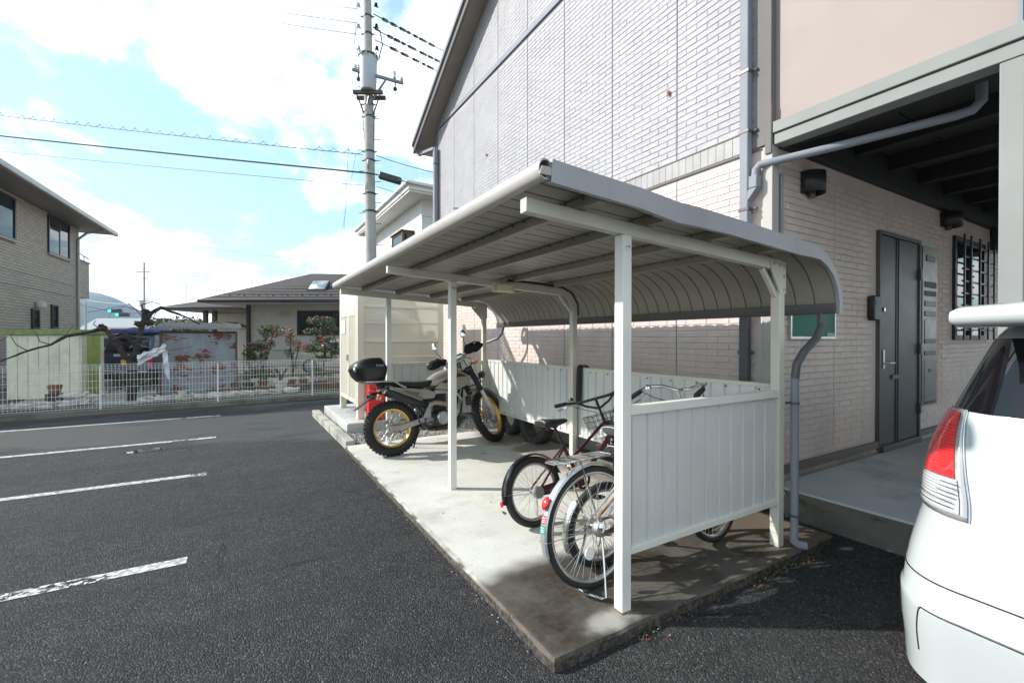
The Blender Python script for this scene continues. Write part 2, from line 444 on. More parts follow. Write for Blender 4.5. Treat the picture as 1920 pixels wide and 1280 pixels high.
D('bark', (.045,.034,.028), .9, var=.45, vs=14, bump=.9, bs=26, bd=.02)
D('twig', (.13,.10,.085), .85, var=.25, vs=20)
D('leaf_a', (.040,.075,.022), .5, var=.35, vs=18)
D('leaf_b', (.085,.12,.030), .5, var=.3, vs=18)
D('leaf_y', (.17,.155,.035), .6, var=.3, vs=15)
D('leaf_r', (.22,.055,.03), .6, var=.3, vs=15)
D('flower', (.55,.03,.05), .6, var=.25, vs=15)
D('plastic_bag', (.75,.75,.77), .35, var=.05)
D('cloth_grey', (.05,.05,.055), .85, var=.2)
D('sky_blue', (.05,.08,.28), .4, var=.1)
D('van_paint', (.035,.042,.06), .25, .3, var=.1, coat=.6)
D('beige_paint', (.50,.46,.38), .3, .2, var=.06, coat=.5)
D('plate_yellow', (.7,.5,.05), .5)
D('net_green', (.03,.22,.15), .5)
D('shed_cream', (.62,.60,.47), .55, var=.08, dirt=.25)
D('shed_green', (.16,.26,.06), .5, var=.2, dirt=.35)
D('shed_yellowgreen', (.33,.38,.08), .5, var=.12, dirt=.2)
D('roof_slate', (.05,.038,.036), .8, var=.25, vs=9, bump=.4, bs=30)
D('asbestos', (.22,.20,.18), .9, var=.3, vs=5, bump=.3, dirt=.5)
D('house_wall', (.40,.375,.35), .8, var=.06)
D('house_wall_pale', (.62,.59,.52), .8, var=.05)
D('white_wall', (.74,.73,.71), .75, var=.04)
D('soffit', (.55,.545,.53), .7, var=.04); D('soffit_tan', (.30,.265,.225), .7, var=.05)
D('eave_taupe', (.30,.27,.26), .5, var=.08)
D('frame_dark', (.028,.026,.035), .4, .2)
D('curtain', (.50,.47,.42), .8)
D('far_roof', (.26,.29,.30), .7, var=.1)
D('far_roof_brown', (.20,.12,.09), .7, var=.1)
D('far_wall', (.42,.38,.33), .8, var=.1)
D('brown_block', (.16,.06,.045), .8, var=.2)

def glass(name, c=(.015,.02,.025), rough=.04):
    t = NT(name); t.set(col=c, rough=rough, spec=.5, coat=.15); t.bump(t.noise(.9, 2), .06, .05); return t.mat
M['glass'] = glass('window_glass'); M['car_glass'] = glass('car_glass', (.006,.006,.008), .02)
def carpaint():
    t = NT('white_car_paint'); t.set(col=(.44,.47,.47), rough=.22, coat=.8, spec=.5); t.b.inputs['Coat Roughness'].default_value = .03; return t.mat
M['car_white'] = carpaint()
def redlamp(name, c):
    t = NT(name); x = t.xyz(); w = t.math('SINE', t.math('MULTIPLY', x[2], 520.0))
    t.set(col=t.mix(t.step(w, -1, 1), sc(c, .72), sc(c, 1.0)), rough=.12, coat=1.0); t.bump(w, .5, .002); return t.mat
M['lamp_red'] = redlamp('lamp_red', (.80,.035,.04)); M['lamp_clear'] = redlamp('lamp_clear', (.55,.57,.58))
M['lamp_rim'] = plain('lamp_rim', (.50,.47,.46), .12, .4, coat=1)

def perforated():
    t = NT('perforated_steel'); x = t.xyz(); k = 2 * pi / .014
    u = t.math('ADD', x[0], x[1])
    a = t.math('MULTIPLY', t.math('SINE', t.math('MULTIPLY', u, k)), t.math('SINE', t.math('MULTIPLY', x[2], k)))
    h = t.step(a, -.02, .05)
    t.set(col=t.mix(t.step(t.noise(1.5, 5), .3, .7), (.60,.56,.47), (.68,.64,.55)), rough=.45)
    tr = t.n.new('ShaderNodeBsdfTransparent'); mx = t.n.new('ShaderNodeMixShader')
    t.l.new(h, mx.inputs[0]); t.l.new(t.b.outputs[0], mx.inputs[1]); t.l.new(tr.outputs[0], mx.inputs[2]); t.l.new(mx.outputs[0], t.out.inputs[0])
    return t.mat
M['perf'] = perforated(); M['encl'] = steel('enclosure_cream', (.66,.61,.50), .12)

def rustysheet():
    t = NT('rusty_sheet')
    # rust follows sheet laps: blocky patches with ragged horizontal bites
    a = t.noise(2.3, 2, .5); b = t.noise(8, 6, .7, sc=(.8, .8, 2.4)); k = t.math('ADD', t.math('MULTIPLY', a, .55), t.math('MULTIPLY', b, .45))
    r = t.step(k, .54, .555)
    steelc = t.mix(t.step(t.noise(2.2, 6, .65, sc=(1, 1, .5)), .3, .7), (.17,.195,.225), (.29,.31,.34))
    c = t.mix(r, steelc, t.mix(t.noise(14, 4), (.12,.035,.020), (.20,.070,.038)))
    t.set(col=c, rough=t.math('ADD', .5, t.math('MULTIPLY', r, .35)), metal=0.0); t.bump(t.noise(20, 4), .3, .006); return t.mat
M['rust_sheet'] = rustysheet()
def brickfar():
    t = NT('tan_brick_siding'); x = t.xyz()
    cb = t.n.new('ShaderNodeCombineXYZ'); t.l.new(t.math('ADD', x[0], x[1]), cb.inputs[0]); t.l.new(x[2], cb.inputs[1])
    br = t.n.new('ShaderNodeTexBrick'); t.l.new(cb.outputs[0], br.inputs[0])
    br.inputs['Color1'].default_value = (.46,.385,.31,1); br.inputs['Color2'].default_value = (.38,.32,.26,1); br.inputs['Mortar'].default_value = (.19,.165,.14,1)
    br.inputs['Scale'].default_value = 1; br.inputs['Brick Width'].default_value = .33; br.inputs['Row Height'].default_value = .085; br.inputs['Mortar Size'].default_value = .009
    t.set(col=br.outputs[0], rough=.75); t.bump(t.math('SUBTRACT', 1, br.outputs[1]), .6, .01); return t.mat
M['brick_far'] = brickfar()
def mountain():
    t = NT('mountain_forest'); t.set(col=t.mix(t.step(t.noise(.004, 8, .6), .35, .65), (.035,.06,.05), (.07,.09,.065)), rough=.9); return t.mat
M['mountain'] = mountain()
M['puddle'] = glass('water', (.02,.022,.025), .01)
def emis(name, c, s):
    t = NT(name); t.set(col=c, rough=.4); t.b.inputs['Emission Color'].default_value = (*c, 1); t.b.inputs['Emission Strength'].default_value = s; return t.mat
M['signal'] = emis('green_signal_light', (.05,.9,.65), 1.5)
def lampcover():
    t = NT('lamp_cover'); t.set(col=(.72,.68,.52), rough=.35); return t.mat
M['cover'] = lampcover()

# ================================================================ ground
mb = MB(); mb.add([(-2500,-1500,0),(2500,-1500,0),(2500,4500,0),(-2500,4500,0)], [(0,1,2,3)])
# the far land is dry soil and grass; the asphalt yard lies 4 mm above it
mb.build('ground', M['soil'], kind='structure', label='bare soil and gardens beyond the car park, running to the horizon')
mb = MB(); mb.add([(-14,-12,.004),(13.9,-12,.004),(13.9,2.05,.004),(4.0,2.05,.004),(4.0,11.66,.004),(-14,10.02,.004)], [(0,1,2,3,4,5)])
mb.build('asphalt_yard', M['asphalt'], kind='structure', label='dark grey asphalt of the car park')
for i, (y, x1) in enumerate([(3.54,-.30),(5.70,-.31),(7.73,-.31),(9.87,-.32)]):
    mb = MB(); n = 40; x0 = -5.6
    random.seed(i)
    for k in range(n):
        a = x0 + (x1-x0)*k/n; b = x0 + (x1-x0)*(k+1)/n
        mb.add([(a,y-.05,.008),(b,y-.05,.008),(b,y+.05,.008),(a,y+.05,.008)], [(0,1,2,3)])
    mb.build('parking_line', M['paint_line'], kind='structure')
mb = MB(); random.seed(3)
pts = [(-1.02 + .22*cos(a)*(1+.3*noise.noise((cos(a),sin(a),1))), 7.27 + .10*sin(a)*(1+.5*noise.noise((cos(a)*2,sin(a)*2,5))), .0085) for a in [2*pi*k/40 for k in range(40)]]
mb.add(pts, [tuple(range(40))]); mb.build('puddle', M['puddle'], kind='structure', smooth=False)

# slab of the shelter, with a slightly ragged rim
def slab(name, x0, x1, y0, y1, z0, z1, m, step=.12, jit=.006, lab=None, kind='structure', parent=None):
    rim = []
    def edge(a, b):
        n = max(1, int((Vector(b) - Vector(a)).length / step))
        for k in range(n): rim.append((a[0] + (b[0]-a[0])*k/n, a[1] + (b[1]-a[1])*k/n))
    edge((x0,y0),(x1,y0)); edge((x1,y0),(x1,y1)); edge((x1,y1),(x0,y1)); edge((x0,y1),(x0,y0))
    cx, cy = (x0+x1)/2, (y0+y1)/2
    def j(p, s, ins=0):
        q = noise.noise(Vector((p[0]*7, p[1]*7, s))) * jit
        d = Vector((cx-p[0], cy-p[1])); 
        sx = (1 if d.x > 0 else -1) * (abs(p[0]-x0) < 1e-6 or abs(p[0]-x1) < 1e-6); sy = (1 if d.y > 0 else -1) * (abs(p[1]-y0) < 1e-6 or abs(p[1]-y1) < 1e-6)
        return (p[0] + sx*(ins+q), p[1] + sy*(ins+q))
    b = MB(); r = [[(*j(p, 1), z0) for p in rim], [(*j(p, 1), z1-.012) for p in rim], [(*j(p, 2, .012), z1) for p in rim]]
    b.loft(r); return b.build(name, m, kind=kind, label=lab, ang=30, parent=parent)
slab('shelter_slab', 1.13, 3.52, 1.54, 6.0, -.05, .06, M['slab'], step=.03, jit=.009, lab='concrete slab under the bicycle shelter')
mb = MB(); mb.box(3.53,3.70,1.9,9.4,-.02,.03); mb.build('soil_strip', M['soil'], kind='structure')
# small stones and leaves along the slab edge
mb = MB(); random.seed(11)
for i in range(220):
    if i < 200: y = random.uniform(1.6,6); x = 1.13 - abs(random.gauss(0,.022)) - .004
    else: x = random.uniform(1.15,3.5); y = 1.54 - abs(random.gauss(0,.025)) - .004
    s_ = random.uniform(.002,.006); mb.ell((x,y,.006), (s_, s_*.8, s_*.6), 5, 3, random.choice((0,1,1,2,2)))
mb.build('grit', [M['gravel'], M['rusty'], M['pot_dark']], kind='stuff', smooth=False)
mb = MB(); random.seed(12)
for i in range(46):
    x = random.uniform(1.3,3.3); y = random.uniform(2.2,5.6); s_ = random.uniform(.003,.008)
    mb.ell((x,y,.063), (s_, s_*.8, s_*.5), 5, 3, random.choice((0,1)))
mb.build('floor_grit', [M['gravel'], M['pot_dark']], kind='stuff', smooth=False)
for (x,y,a) in [(2.45,4.75,.3),(1.75,3.05,1.2)]:
    mb = MB(); mb.add([(-.035,0,0),(0,-.014,.004),(.04,0,.001),(0,.014,.006)], [(0,1,2,3)]); mb.xf(Matrix.Translation((x,y,.064)) @ Matrix.Rotation(a,4,'Z'))
    mb.build('fallen_leaf', M['leaf_r'], label='dry orange leaf lying on the concrete ' + ('behind the motorcycle stand' if a < 1 else 'near the slab middle'), cat='leaf', loc=(x,y,.064), group='fallen leaves on the slab')

# gravel bed between slab, plinth and wall
mb = MB(); mb.box(1.27,3.55,6.01,7.0,-.03,.035); mb.box(3.12,3.55,7.0,9.4,-.03,.035); mb.build('gravel_bed', M['soil'], kind='structure')
mb = MB(); random.seed(5)
for i in range(5200):
    x = random.uniform(1.28,3.54); y = random.uniform(6.02,6.99)
    if i > 4200: x = random.uniform(3.12,3.54); y = random.uniform(7,9)
    s_ = random.uniform(.007,.016); mb.ell((x,y,.036+random.uniform(0,.01)), (s_, s_*random.uniform(.6,1), s_*.6), 5, 3, random.choice((0,0,1,2)))
mb.build('gravel', [M['gravel'], M['conc'], M['pot_white']], kind='stuff', smooth=False)

# kerb stones beside the gravel
ks = mesh_of(MB().box(-.06,.06,-.29,.29,0,.12), 'kerb_stone', M['conc_old'])
b_ = ks
for i in range(5):
    o = piece(ks, 'kerb_stone', (1.20 - .006*i, 6.31 + .595*i, -.01)); tag(o, 'old concrete kerb stone beside the gravel, ' + ['next to the shelter slab','second from the shelter slab','beside the front of the pale plinth','along the pale plinth','farthest, at the rear of the pale plinth'][i], 'kerb stone', 'kerb stones along the gravel bed')
    m_ = o.modifiers.new('bevel','BEVEL'); m_.width = .01; m_.segments = 2
slab('tank_plinth', 1.32, 3.10, 6.86, 8.95, 0, .18, M['conc'], jit=.002, lab='raised concrete plinth under the cream enclosure')
slab('porch_floor', 3.70, 14.0, -6.0, 2.07, -.05, .235, M['conc_porch'], jit=.004, step=.3, lab='raised concrete floor of the covered entrance')
mb = MB(); mb.grid(lambda u, v: (3.694 + .004*noise.noise((u*60, v*4, 0)), 2.06 - 8*u, -.04 + v*.262), 120, 4); mb.build('porch_edge', M['conc_wet'], kind='structure', fix=False)

# ================================================================ bicycle shelter
SH = thing('bicycle_shelter', (2.3,3.75,.06), 'cream steel bicycle shelter with curved ribbed roof beside the apartment wall', 'bicycle shelter')
YP = [1.66, 3.79, 5.85]
def roofz(x): return 2.085 - (x - 1.05) * .050
prof = [(1.05, roofz(1.05)), (1.8, roofz(1.8)), (2.5, roofz(2.5)), (2.93, roofz(2.93))]
cx_, cz_ = 2.93, roofz(2.93)
for k in range(1, 11):
    a = (pi/2) * k / 10 * .98
    prof.append((cx_ + .47*sin(a), cz_ - .40*(1-cos(a))))
def profpts(off):
    r = []
    for i, (x, z) in enumerate(prof):
        a = prof[max(i-1,0)]; b = prof[min(i+1,len(prof)-1)]; d = Vector((b[0]-a[0], b[1]-a[1])).normalized(); n_ = Vector((-d.y, d.x))
        r.append((x + n_.x*off, z + n_.y*off))
    return r
def sweep(b, lo, hi, y0, y1, m=0):
    A = profpts(lo); B = profpts(hi); rings = []
    for (p, q) in zip(A, B): rings.append([(p[0],y0,p[1]),(p[0],y1,p[1]),(q[0],y1,q[1]),(q[0],y0,q[1])])
    return b.loft(rings, m=m)
pw = .1235
b = MB(); sweep(b, 0, .0025, .006, pw-.006); sweep(b, .010, .020, -.007, .007)
# web sides of the standing seam
sweep(b, .0005, .019, .005, .0075); sweep(b, .0005, .019, pw-.0075, pw-.005)
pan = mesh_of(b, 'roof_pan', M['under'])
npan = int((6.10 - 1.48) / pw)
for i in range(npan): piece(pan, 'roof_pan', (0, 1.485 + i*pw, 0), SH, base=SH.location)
# purlins, beams, posts
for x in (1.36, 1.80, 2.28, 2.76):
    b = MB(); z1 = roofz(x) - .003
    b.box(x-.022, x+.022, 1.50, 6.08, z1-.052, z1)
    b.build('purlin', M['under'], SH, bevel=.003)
    b = MB()
    for k in range(int((6.08-1.5)/pw)):
        b.cyl((x-.028, 1.485+k*pw, z1-.01), (x-.022, 1.485+k*pw, z1-.01), .004, 6)
    b.build('purlin_fixings', M['dark_steel'], SH, kind='stuff')
for yi, y in enumerate(YP):
    b = MB(); z0 = roofz(1.05)-.06; z1 = roofz(3.0)-.06
    b.prism([(1.05, z0-.062),(3.03, z1-.070),(3.03, z1),(1.05, z0)], y-.025, y+.025); b.build('beam', M['cream'], SH, bevel=.003)
    b = MB(); b.box(1.61, 1.67, y-.03, y+.03, .06, roofz(1.64)-.125); b.build('post', M['ivory'], SH, bevel=.004)
    b = MB(); b.box(2.995, 3.055, y-.03, y+.03, .06, roofz(3.0)-.11); b.build('post', M['cream'], SH, bevel=.004)
    b = MB(); b.lathe([(0,.008),(.012,.006),(.013,0)], 10, Matrix.Translation((1.64, y-.03, roofz(1.64)-.19)) @ Matrix.Rotation(pi/2,4,'X')); b.build('bolt', M['alu'], SH)
    b = MB(); zt = roofz(3.0)-.062
    b.prism([(2.885,zt-.002),(3.062,zt-.012),(3.062,zt-.215),(3.0,zt-.215),(2.90,zt-.075)], y-.034, y-.0255)
    b.prism([(2.885,zt-.002),(3.062,zt-.012),(3.062,zt-.215),(3.0,zt-.215),(2.90,zt-.075)], y+.0255, y+.034)
    b.build('gusset', M['cream'], SH)
    for (bx, bz) in [(2.93,-.03),(2.985,-.035),(3.04,-.04),(3.04,-.105),(3.04,-.19)]:
        o = MB().lathe([(0,.009),(.011,.007),(.012,0)], 8, Matrix.Translation((bx, y-.034, zt+bz)) @ Matrix.Rotation(pi/2,4,'X')).build('bolt', M['alu'], SH)
    b = MB(); b.bar((2.84,y,zt-.06),(3.0,y,zt-.23),.03,.022,(0,1,0)); b.build('brace', M['cream'], SH)
    if yi == 0:
        b = MB(); b.box(1.606,1.674,y-.034,y+.034,.06,.066); b.build('base_plate', M['rusty'], SH)
# near fascia (with its dent) and far fascia
ft = [(1.06,2.128),(1.30,2.112),(1.55,2.098),(1.80,2.072),(1.95,2.070),(2.22,2.057),(2.6,2.035),(2.91,2.016),(3.05,2.008),(3.17,1.984),(3.27,1.93),(3.35,1.86),(3.41,1.77),(3.435,1.68),(3.44,1.60)]
def fascia(y0, y1, dent):
    b = MB(); rings = []
    for i, (x, z) in enumerate(ft):
        a = ft[max(i-1,0)]; c_ = ft[min(i+1,len(ft)-1)]; d = Vector((c_[0]-a[0], c_[1]-a[1])).normalized(); n_ = Vector((-d.y, d.x))
        h = .088 if x < 3.0 else .088 - min(.045, (x-3.0)*.12); k = (.012*math.exp(-((x-1.85)/.12)**2) if dent else 0)
        p = (x, z - k*.3); q = (x - n_.x*h, z - n_.y*h - k)
        yy = -k*.8
        rings.append([(p[0],y0+yy,p[1]),(p[0],y1,p[1]),(p[0]-n_.x*.012,y1,p[1]-n_.y*.012),(p[0]-n_.x*.012,y0+.004+yy,p[1]-n_.y*.012),(q[0],y0+.004+yy,q[1]),(q[0],y1,q[1]),(q[0],y1-.001,q[1]-.004),(q[0],y0+yy,q[1]-.004)])
    b.loft(rings); return b
fascia(1.458,1.482,True).build('fascia', M['fascia'], SH, ang=50)
fascia(6.105,6.128,False).build('fascia', M['fascia'], SH, ang=50)
# front gutter: rolled hollow section, open at the near end
b = MB(); n = 18; ring = []
def gut(k, r): a = 2*pi*k/n; return (1.035 + r*cos(a)*.85, 2.088 + r*sin(a)*1.05)
R0, R1 = [], []
for (y, r) in [(1.47,.040),(6.12,.040)]: R0.append([(gut(k, r)[0], y, gut(k, r)[1]) for k in range(n)])
for (y, r) in [(1.47,.034),(6.12,.034)]: R1.append([(gut(k, r)[0], y, gut(k, r)[1]) for k in range(n)])
b.loft(R0, caps=False); b.loft(R1, caps=False)
for E in (0, 1):
    o_ = len(b.v); b.v += [Vector(p) for p in R0[E] + R1[E]]
    for k in range(n): b.f.append((o_+k, o_+(k+1)%n, o_+n+(k+1)%n, o_+n+k)); b.m.append(0)
b.build('front_gutter', M['gutter'], SH, ang=60, fix=False)
b = MB(); b.prism([(1.002,2.062),(1.068,2.062),(1.060,2.095),(1.012,2.095)], 1.462, 1.47); b.build('gutter_cap', M['trim_white'], SH)
b = MB(); b.tube([(1.035,1.475,2.06),(1.07,1.47,2.045),(1.10,1.468,2.045)], .007, 6); b.build('gutter_clip', M['alu_dull'], SH)
for k in range(4):
    b = MB(); b.tube([(1.0,2.3+k*1.2,2.13),(1.03,2.3+k*1.2,2.135),(1.07,2.3+k*1.2,2.125)], .004, 5); b.build('gutter_strap', M['alu_dull'], SH)
# back gutter along the foot of the curve
b = MB(); b.prism([(3.375,1.655),(3.455,1.655),(3.455,1.60),(3.44,1.585),(3.385,1.585),(3.375,1.60)], 1.48, 6.11); b.build('back_gutter', M['gutter_dark'], SH, bevel=.003)
# low ribbed panels: near end, back and far end
def ribbed(name, axis, fix, a0, a1, z0, z1, pitch=.1205, m='panel', dz0=0):
    # one profiled board, face towards -fix side
    n_ = int(round((a1-a0)/pitch)); p = (a1-a0)/n_
    b = MB(); w = p
    pr = [(0,.012),(.010,.012),(.016,0),(w-.006,0),(w-.001,.012),(w,.012)]
    bb = MB(); k = len(pr)
    for th in (0, .004):
        for z in (z0, z1):
            for (u, d) in pr: bb.v.append(Vector((u, d + th, z)))
    def q(th, z, i): return th*2*k + z*k + i
    for i in range(k-1):
        bb.f += [(q(0,0,i),q(0,0,i+1),q(0,1,i+1),q(0,1,i)), (q(1,0,i),q(1,1,i),q(1,1,i+1),q(1,0,i+1)), (q(0,1,i),q(0,1,i+1),q(1,1,i+1),q(1,1,i)), (q(0,0,i),q(1,0,i),q(1,0,i+1),q(0,0,i+1))]; bb.m += [0]*4
    if axis == 'y': bb.xf(Matrix(((0,1,0,0),(1,0,0,0),(0,0,1,0),(0,0,0,1))))
    me = mesh_of(bb, 'panel_board', M[m])
    for i in range(n_):
        loc = (a0 + i*p, fix, 0) if axis == 'x' else (fix, a0 + i*p, 0)
        piece(me, 'panel_board', loc, SH, base=SH.location)
ribbed('end', 'x', YP[0]-.006, 1.685, 2.985, .37, 1.05)
b = MB(); b.box(1.672,2.998,YP[0]-.024,YP[0]+.022,1.035,1.082); b.build('panel_rail', M['ivory'], SH, bevel=.003)
b = MB(); b.box(1.672,2.998,YP[0]-.022,YP[0]+.022,.335,.372); b.build('panel_rail', M['ivory'], SH, bevel=.003)
ribbed('far', 'x', YP[2]-.006, 1.70, 2.985, .37, 1.06)
b = MB(); b.box(1.672,2.998,YP[2]-.02,YP[2]+.02,1.06,1.10); b.build('panel_rail', M['cream'], SH, bevel=.003)
ribbed('back', 'y', 3.062, 1.70, 5.83, .40, 1.09, .118)
b = MB(); b.box(3.057,3.09,1.64,5.88,1.085,1.115); b.build('panel_rail', M['cream'], SH, bevel=.003)
b = MB(); b.box(3.052,3.085,1.64,5.88,.385,.405); b.build('panel_rail', M['cream'], SH, bevel=.002)
# dent in a board is left to the sheet relief; little bolts on the back rail
b = MB()
for k in range(17): b.cyl((3.062,1.8+k*.25,1.07),(3.052,1.8+k*.25,1.07),.006,6); b.cyl((3.062,1.8+k*.25,.42),(3.052,1.8+k*.25,.42),.006,6)
b.build('rail_fixings', M['dark_steel'], SH, kind='stuff')
# light box and conduit on the middle beam
o = thing('shelter_lamp', (2.13,3.755,1.94), 'small cream bulkhead lamp under the middle beam of the bicycle shelter', 'lamp')
b = MB(); b.box(2.02,2.26,3.715,3.763,1.855,1.95); b.build('lamp_body', M['encl'], o, bevel=.008)
b = MB(); b.box(2.06,2.22,3.69,3.716,1.862,1.93); b.build('lamp_cover', M['cover'], o, bevel=.008)
b = MB(); b.tube([(2.20,3.755,1.975),(2.5,3.755,1.97),(2.85,3.755,1.945),(2.98,3.753,1.89),(3.055,3.753,1.78),(3.066,3.755,1.66)], .012, 8); b.build('conduit', M['lamp_dark'], o)
# downpipes of the back gutter
o = thing('shelter_downpipe', (2.97,1.57,.06), 'dark corrugated hose and grey downpipe at the near rear post of the shelter', 'downpipe')
b = MB(); P_ = [(3.40,1.57,1.59),(3.395,1.57,1.50),(3.33,1.57,1.42),(3.17,1.57,1.33),(3.095,1.575,1.25),(3.085,1.58,1.15)]
P2 = []
for i in range(len(P_)-1):
    for k in range(8): P2.append(tuple(Vector(P_[i]).lerp(Vector(P_[i+1]), k/8)))
b.tube(P2, [.024 + (.002 if i % 2 else 0) for i in range(len(P2))], 10); b.build('hose', M['gutter_dark'], o)
b = MB(); b.cyl((3.085,1.58,.13),(3.085,1.58,1.16),.024,14); b.tube([(3.085,1.58,.13),(3.085,1.58,.10),(3.095,1.565,.085),(3.13,1.53,.08)], .027, 12); b.build('pipe', M['pipe_grey'], o)
for z in (1.0,.27):
    b = MB(); b.cyl((3.085,1.58,z-.008),(3.085,1.58,z+.008),.028,14); b.box(3.03,3.13,1.600,1.612,z-.006,z+.006); b.build('clamp', M['gutter_dark'], o)
mb = MB(); random.seed(31)
for i in range(520):
    x = random.uniform(1.6,3.55); y = 1.525 - abs(random.gauss(0,.03)); s_ = random.uniform(.006,.018)
    if noise.noise((x*4,y*4,0)) < -.05: continue
    a = random.uniform(0,6.28); mb.add([(x,y,.008),(x+s_*cos(a),y+s_*sin(a),.012+s_*.6),(x+s_*.6*cos(a+1),y+s_*.6*sin(a+1),.014)], [(0,1,2)], random.choice((0,0,1,2)))
mb.build('moss', [M['leaf_a'], M['soil'], M['leaf_r']], kind='stuff', smooth=False, fix=False)
b = MB(); b.tube([(3.41,5.95,1.59),(3.40,5.97,1.50),(3.37,6.05,1.42),(3.30,6.2,1.37),(3.2,6.4,1.33)], .02, 8)
b.build('drain_hose', M['gutter_dark'], label='short black drain hose curving down from the far end of the rear gutter', cat='hose')

# ================================================================ apartment building
WX = 3.72; CY = 2.10
B = thing('apartment_building', (WX, CY, 0), 'two storey apartment building with beige and pale grey tiled walls and a gable roof', 'building')
RID = 3.5; RZ = 5.88 + (9.65-3.5)*.55
def rake(y): return RZ - abs(y - RID) * .55
# side wall core
b = MB(); b.prism([(CY,.25),(9.42,.25),(9.42,3.14),(CY,3.14)], WX+.002, WX+.16, 'x'); b.build('lower_wall', M['tile_back_low'], B, smooth=False)
b = MB(); b.prism([(CY,3.141),(9.42,3.141),(9.42,rake(9.42)),(RID,RZ),(CY,rake(CY))], WX+.002, WX+.16, 'x'); b.build('upper_wall', M['tile_back_up'], B, smooth=False)
b = MB(); b.prism([(3.0,.0),(9.42,.0),(9.42,.25),(3.0,.25)], WX+.02, WX+.14, 'x'); b.box(WX+.02,WX+.14,CY+.003,3.0,0,.25); b.build('footing', M['conc_old'], B, smooth=False)
b = MB(); b.prism([(CY,3.141),(-2.6,3.141),(-2.6,rake(-2.6)),(CY,rake(CY)-.001)], WX+.03, WX+.15, 'x'); b.build('plaster_wall', M['peach'], B, smooth=False)
b = MB(); b.box(WX+.16,14,9.28,9.42,0,rake(9.42)); b.build('rear_wall', M['house_wall'], B, smooth=False)
b = MB(); b.box(WX+.001,14,CY+.002,CY+.14,.2,3.14); b.build('porch_wall', M['tile_back_low'], B, smooth=False)
# tiles: chamfered faces set proud of the joints
PU, PZ, JT = .2275, .058, .0045
def tile_geo(b, o, u, nrm, w, h, d=.004, ch=.006):
    o = Vector(o); u = Vector(u); nrm = Vector(nrm); z = Vector((0,0,1))
    vs = [o, o+u*w, o+u*w+z*h, o+z*h] + [o+u*ch+z*ch*.7+nrm*d, o+u*(w-ch)+z*ch*.7+nrm*d*1.25, o+u*(w-ch)+z*(h-ch)+nrm*d, o+u*ch+z*(h-ch)+nrm*d]
    b.add(vs, [(4,5,6,7),(0,1,5,4),(1,2,6,5),(2,3,7,6),(3,0,4,7)])
SINGLE = []
def tiles(origin, u, nrm, ulen, z0, z1, clip, mname, stuff_name):
    rest = MB(); u = Vector(u); nrm = Vector(nrm); o = Vector(origin); cp = Vector((0,0,1.42))
    rows = int((z1-z0)/PZ)
    for r in range(rows):
        z = z0 + r*PZ; npan = int(ulen/.91)+1
        for k in range(npan):
            s0 = k*.91; segs = [(s0 + i*PU, PU) for i in range(4)] if r % 2 == 0 else [(s0, PU/2)] + [(s0 + PU/2 + i*PU, PU) for i in range(3)] + [(s0+.91-PU/2, PU/2)]
            for (a, w) in segs:
                if a + w > ulen + .001: continue
                l_ = .006 if abs(a - s0) < 1e-6 else JT/2; r_ = .006 if abs(a + w - s0 - .91) < 1e-6 else JT/2
                uu = a + w/2; 
                if clip and not clip(o + u*uu, z, w): continue
                jj = .0035*noise.noise((a*9, z*31, 2))
                p = o + u*(a + l_) + Vector((0,0,z + JT/2)); ww = w - l_ - r_; hh = PZ - JT + jj
                dd = (.003 if nrm.x else .0045) + .0015*noise.noise((a*13.7, z*47, 9))
                if w == PU: SINGLE.append(((p - cp).length, tuple(p), tuple(u), tuple(nrm), ww, hh, dd, mname, rest))
                else: tile_geo(rest, p, u, nrm, ww, hh, dd)
    return rest
lims = []
r1 = tiles((WX, 9.40, 0), (0,-1,0), (-1,0,0), 7.20, .33, 2.97, None, 'tile_low', '')
def clipu(p, z, w): 
    f = p.x*.5135 + p.y*.858
    return z + .08 < rake(p.y) - .04 and z < 2.3 + .80*f and not (5.93 < z + .03 < 6.05)
r2 = tiles((WX, 9.40, 0), (0,-1,0), (-1,0,0), 7.20, 3.18, 8.6, clipu, 'tile_up', '')
def clipp(p, z, w):
    x = p.x
    if 5.62 < x + w/2 and x - w/2 < 6.79 and z < 2.56: return False
    if 6.78 < x + w/2 and x - w/2 < 7.32 and .60 < z + .05 and z < 2.53: return False
    if 7.80 < x + w/2 and x - w/2 < 9.10 and 1.35 < z + .05 and z < 2.79: return False
    return True
r3 = tiles((WX+.14, CY, 0), (1,0,0), (0,-1,0), 9.1, .36, 2.96, clipp, 'tile_low', '')
SINGLE.sort(key=lambda t: t[0] / (1 if t[2][0] == 0 else 1.0))
mc = {}
for i, t in enumerate(SINGLE):
    _, p, u, nrm, ww, hh, dd, mn, rest = t
    if i < 300:
        key = (u, mn, round(ww,3))
        if key not in mc:
            bb = MB(); tile_geo(bb, (0,0,0), u, nrm, ww, PZ-JT, .0035 if nrm[0] else .0055); mc[key] = mesh_of(bb, 'wall_tile', M[mn], smooth=False)
        piece(mc[key], 'wall_tile', p, B, base=B.location)
    else: tile_geo(rest, p, u, nrm, ww, hh, dd)
r1.build('lower_tiles', M['tile_low'], B, kind='stuff', smooth=False, fix=False)
r2.build('upper_tiles', M['tile_up'], B, kind='stuff', smooth=False, fix=False)
r3.build('porch_tiles', M['tile_low'], B, kind='stuff', smooth=False, fix=False)
for k in range(8):
    y = 9.40 - .91*k
    b = MB(); b.box(WX-.0035,WX+.003,y-.0035,y+.0035,3.18,min(rake(y)-.08, 8.4)); b.build('panel_joint', M['trim_grey'], B)
    b = MB(); b.box(WX-.0035,WX+.003,y-.002,y+.002,.33,2.98); b.build('panel_joint', M['beam'], B)
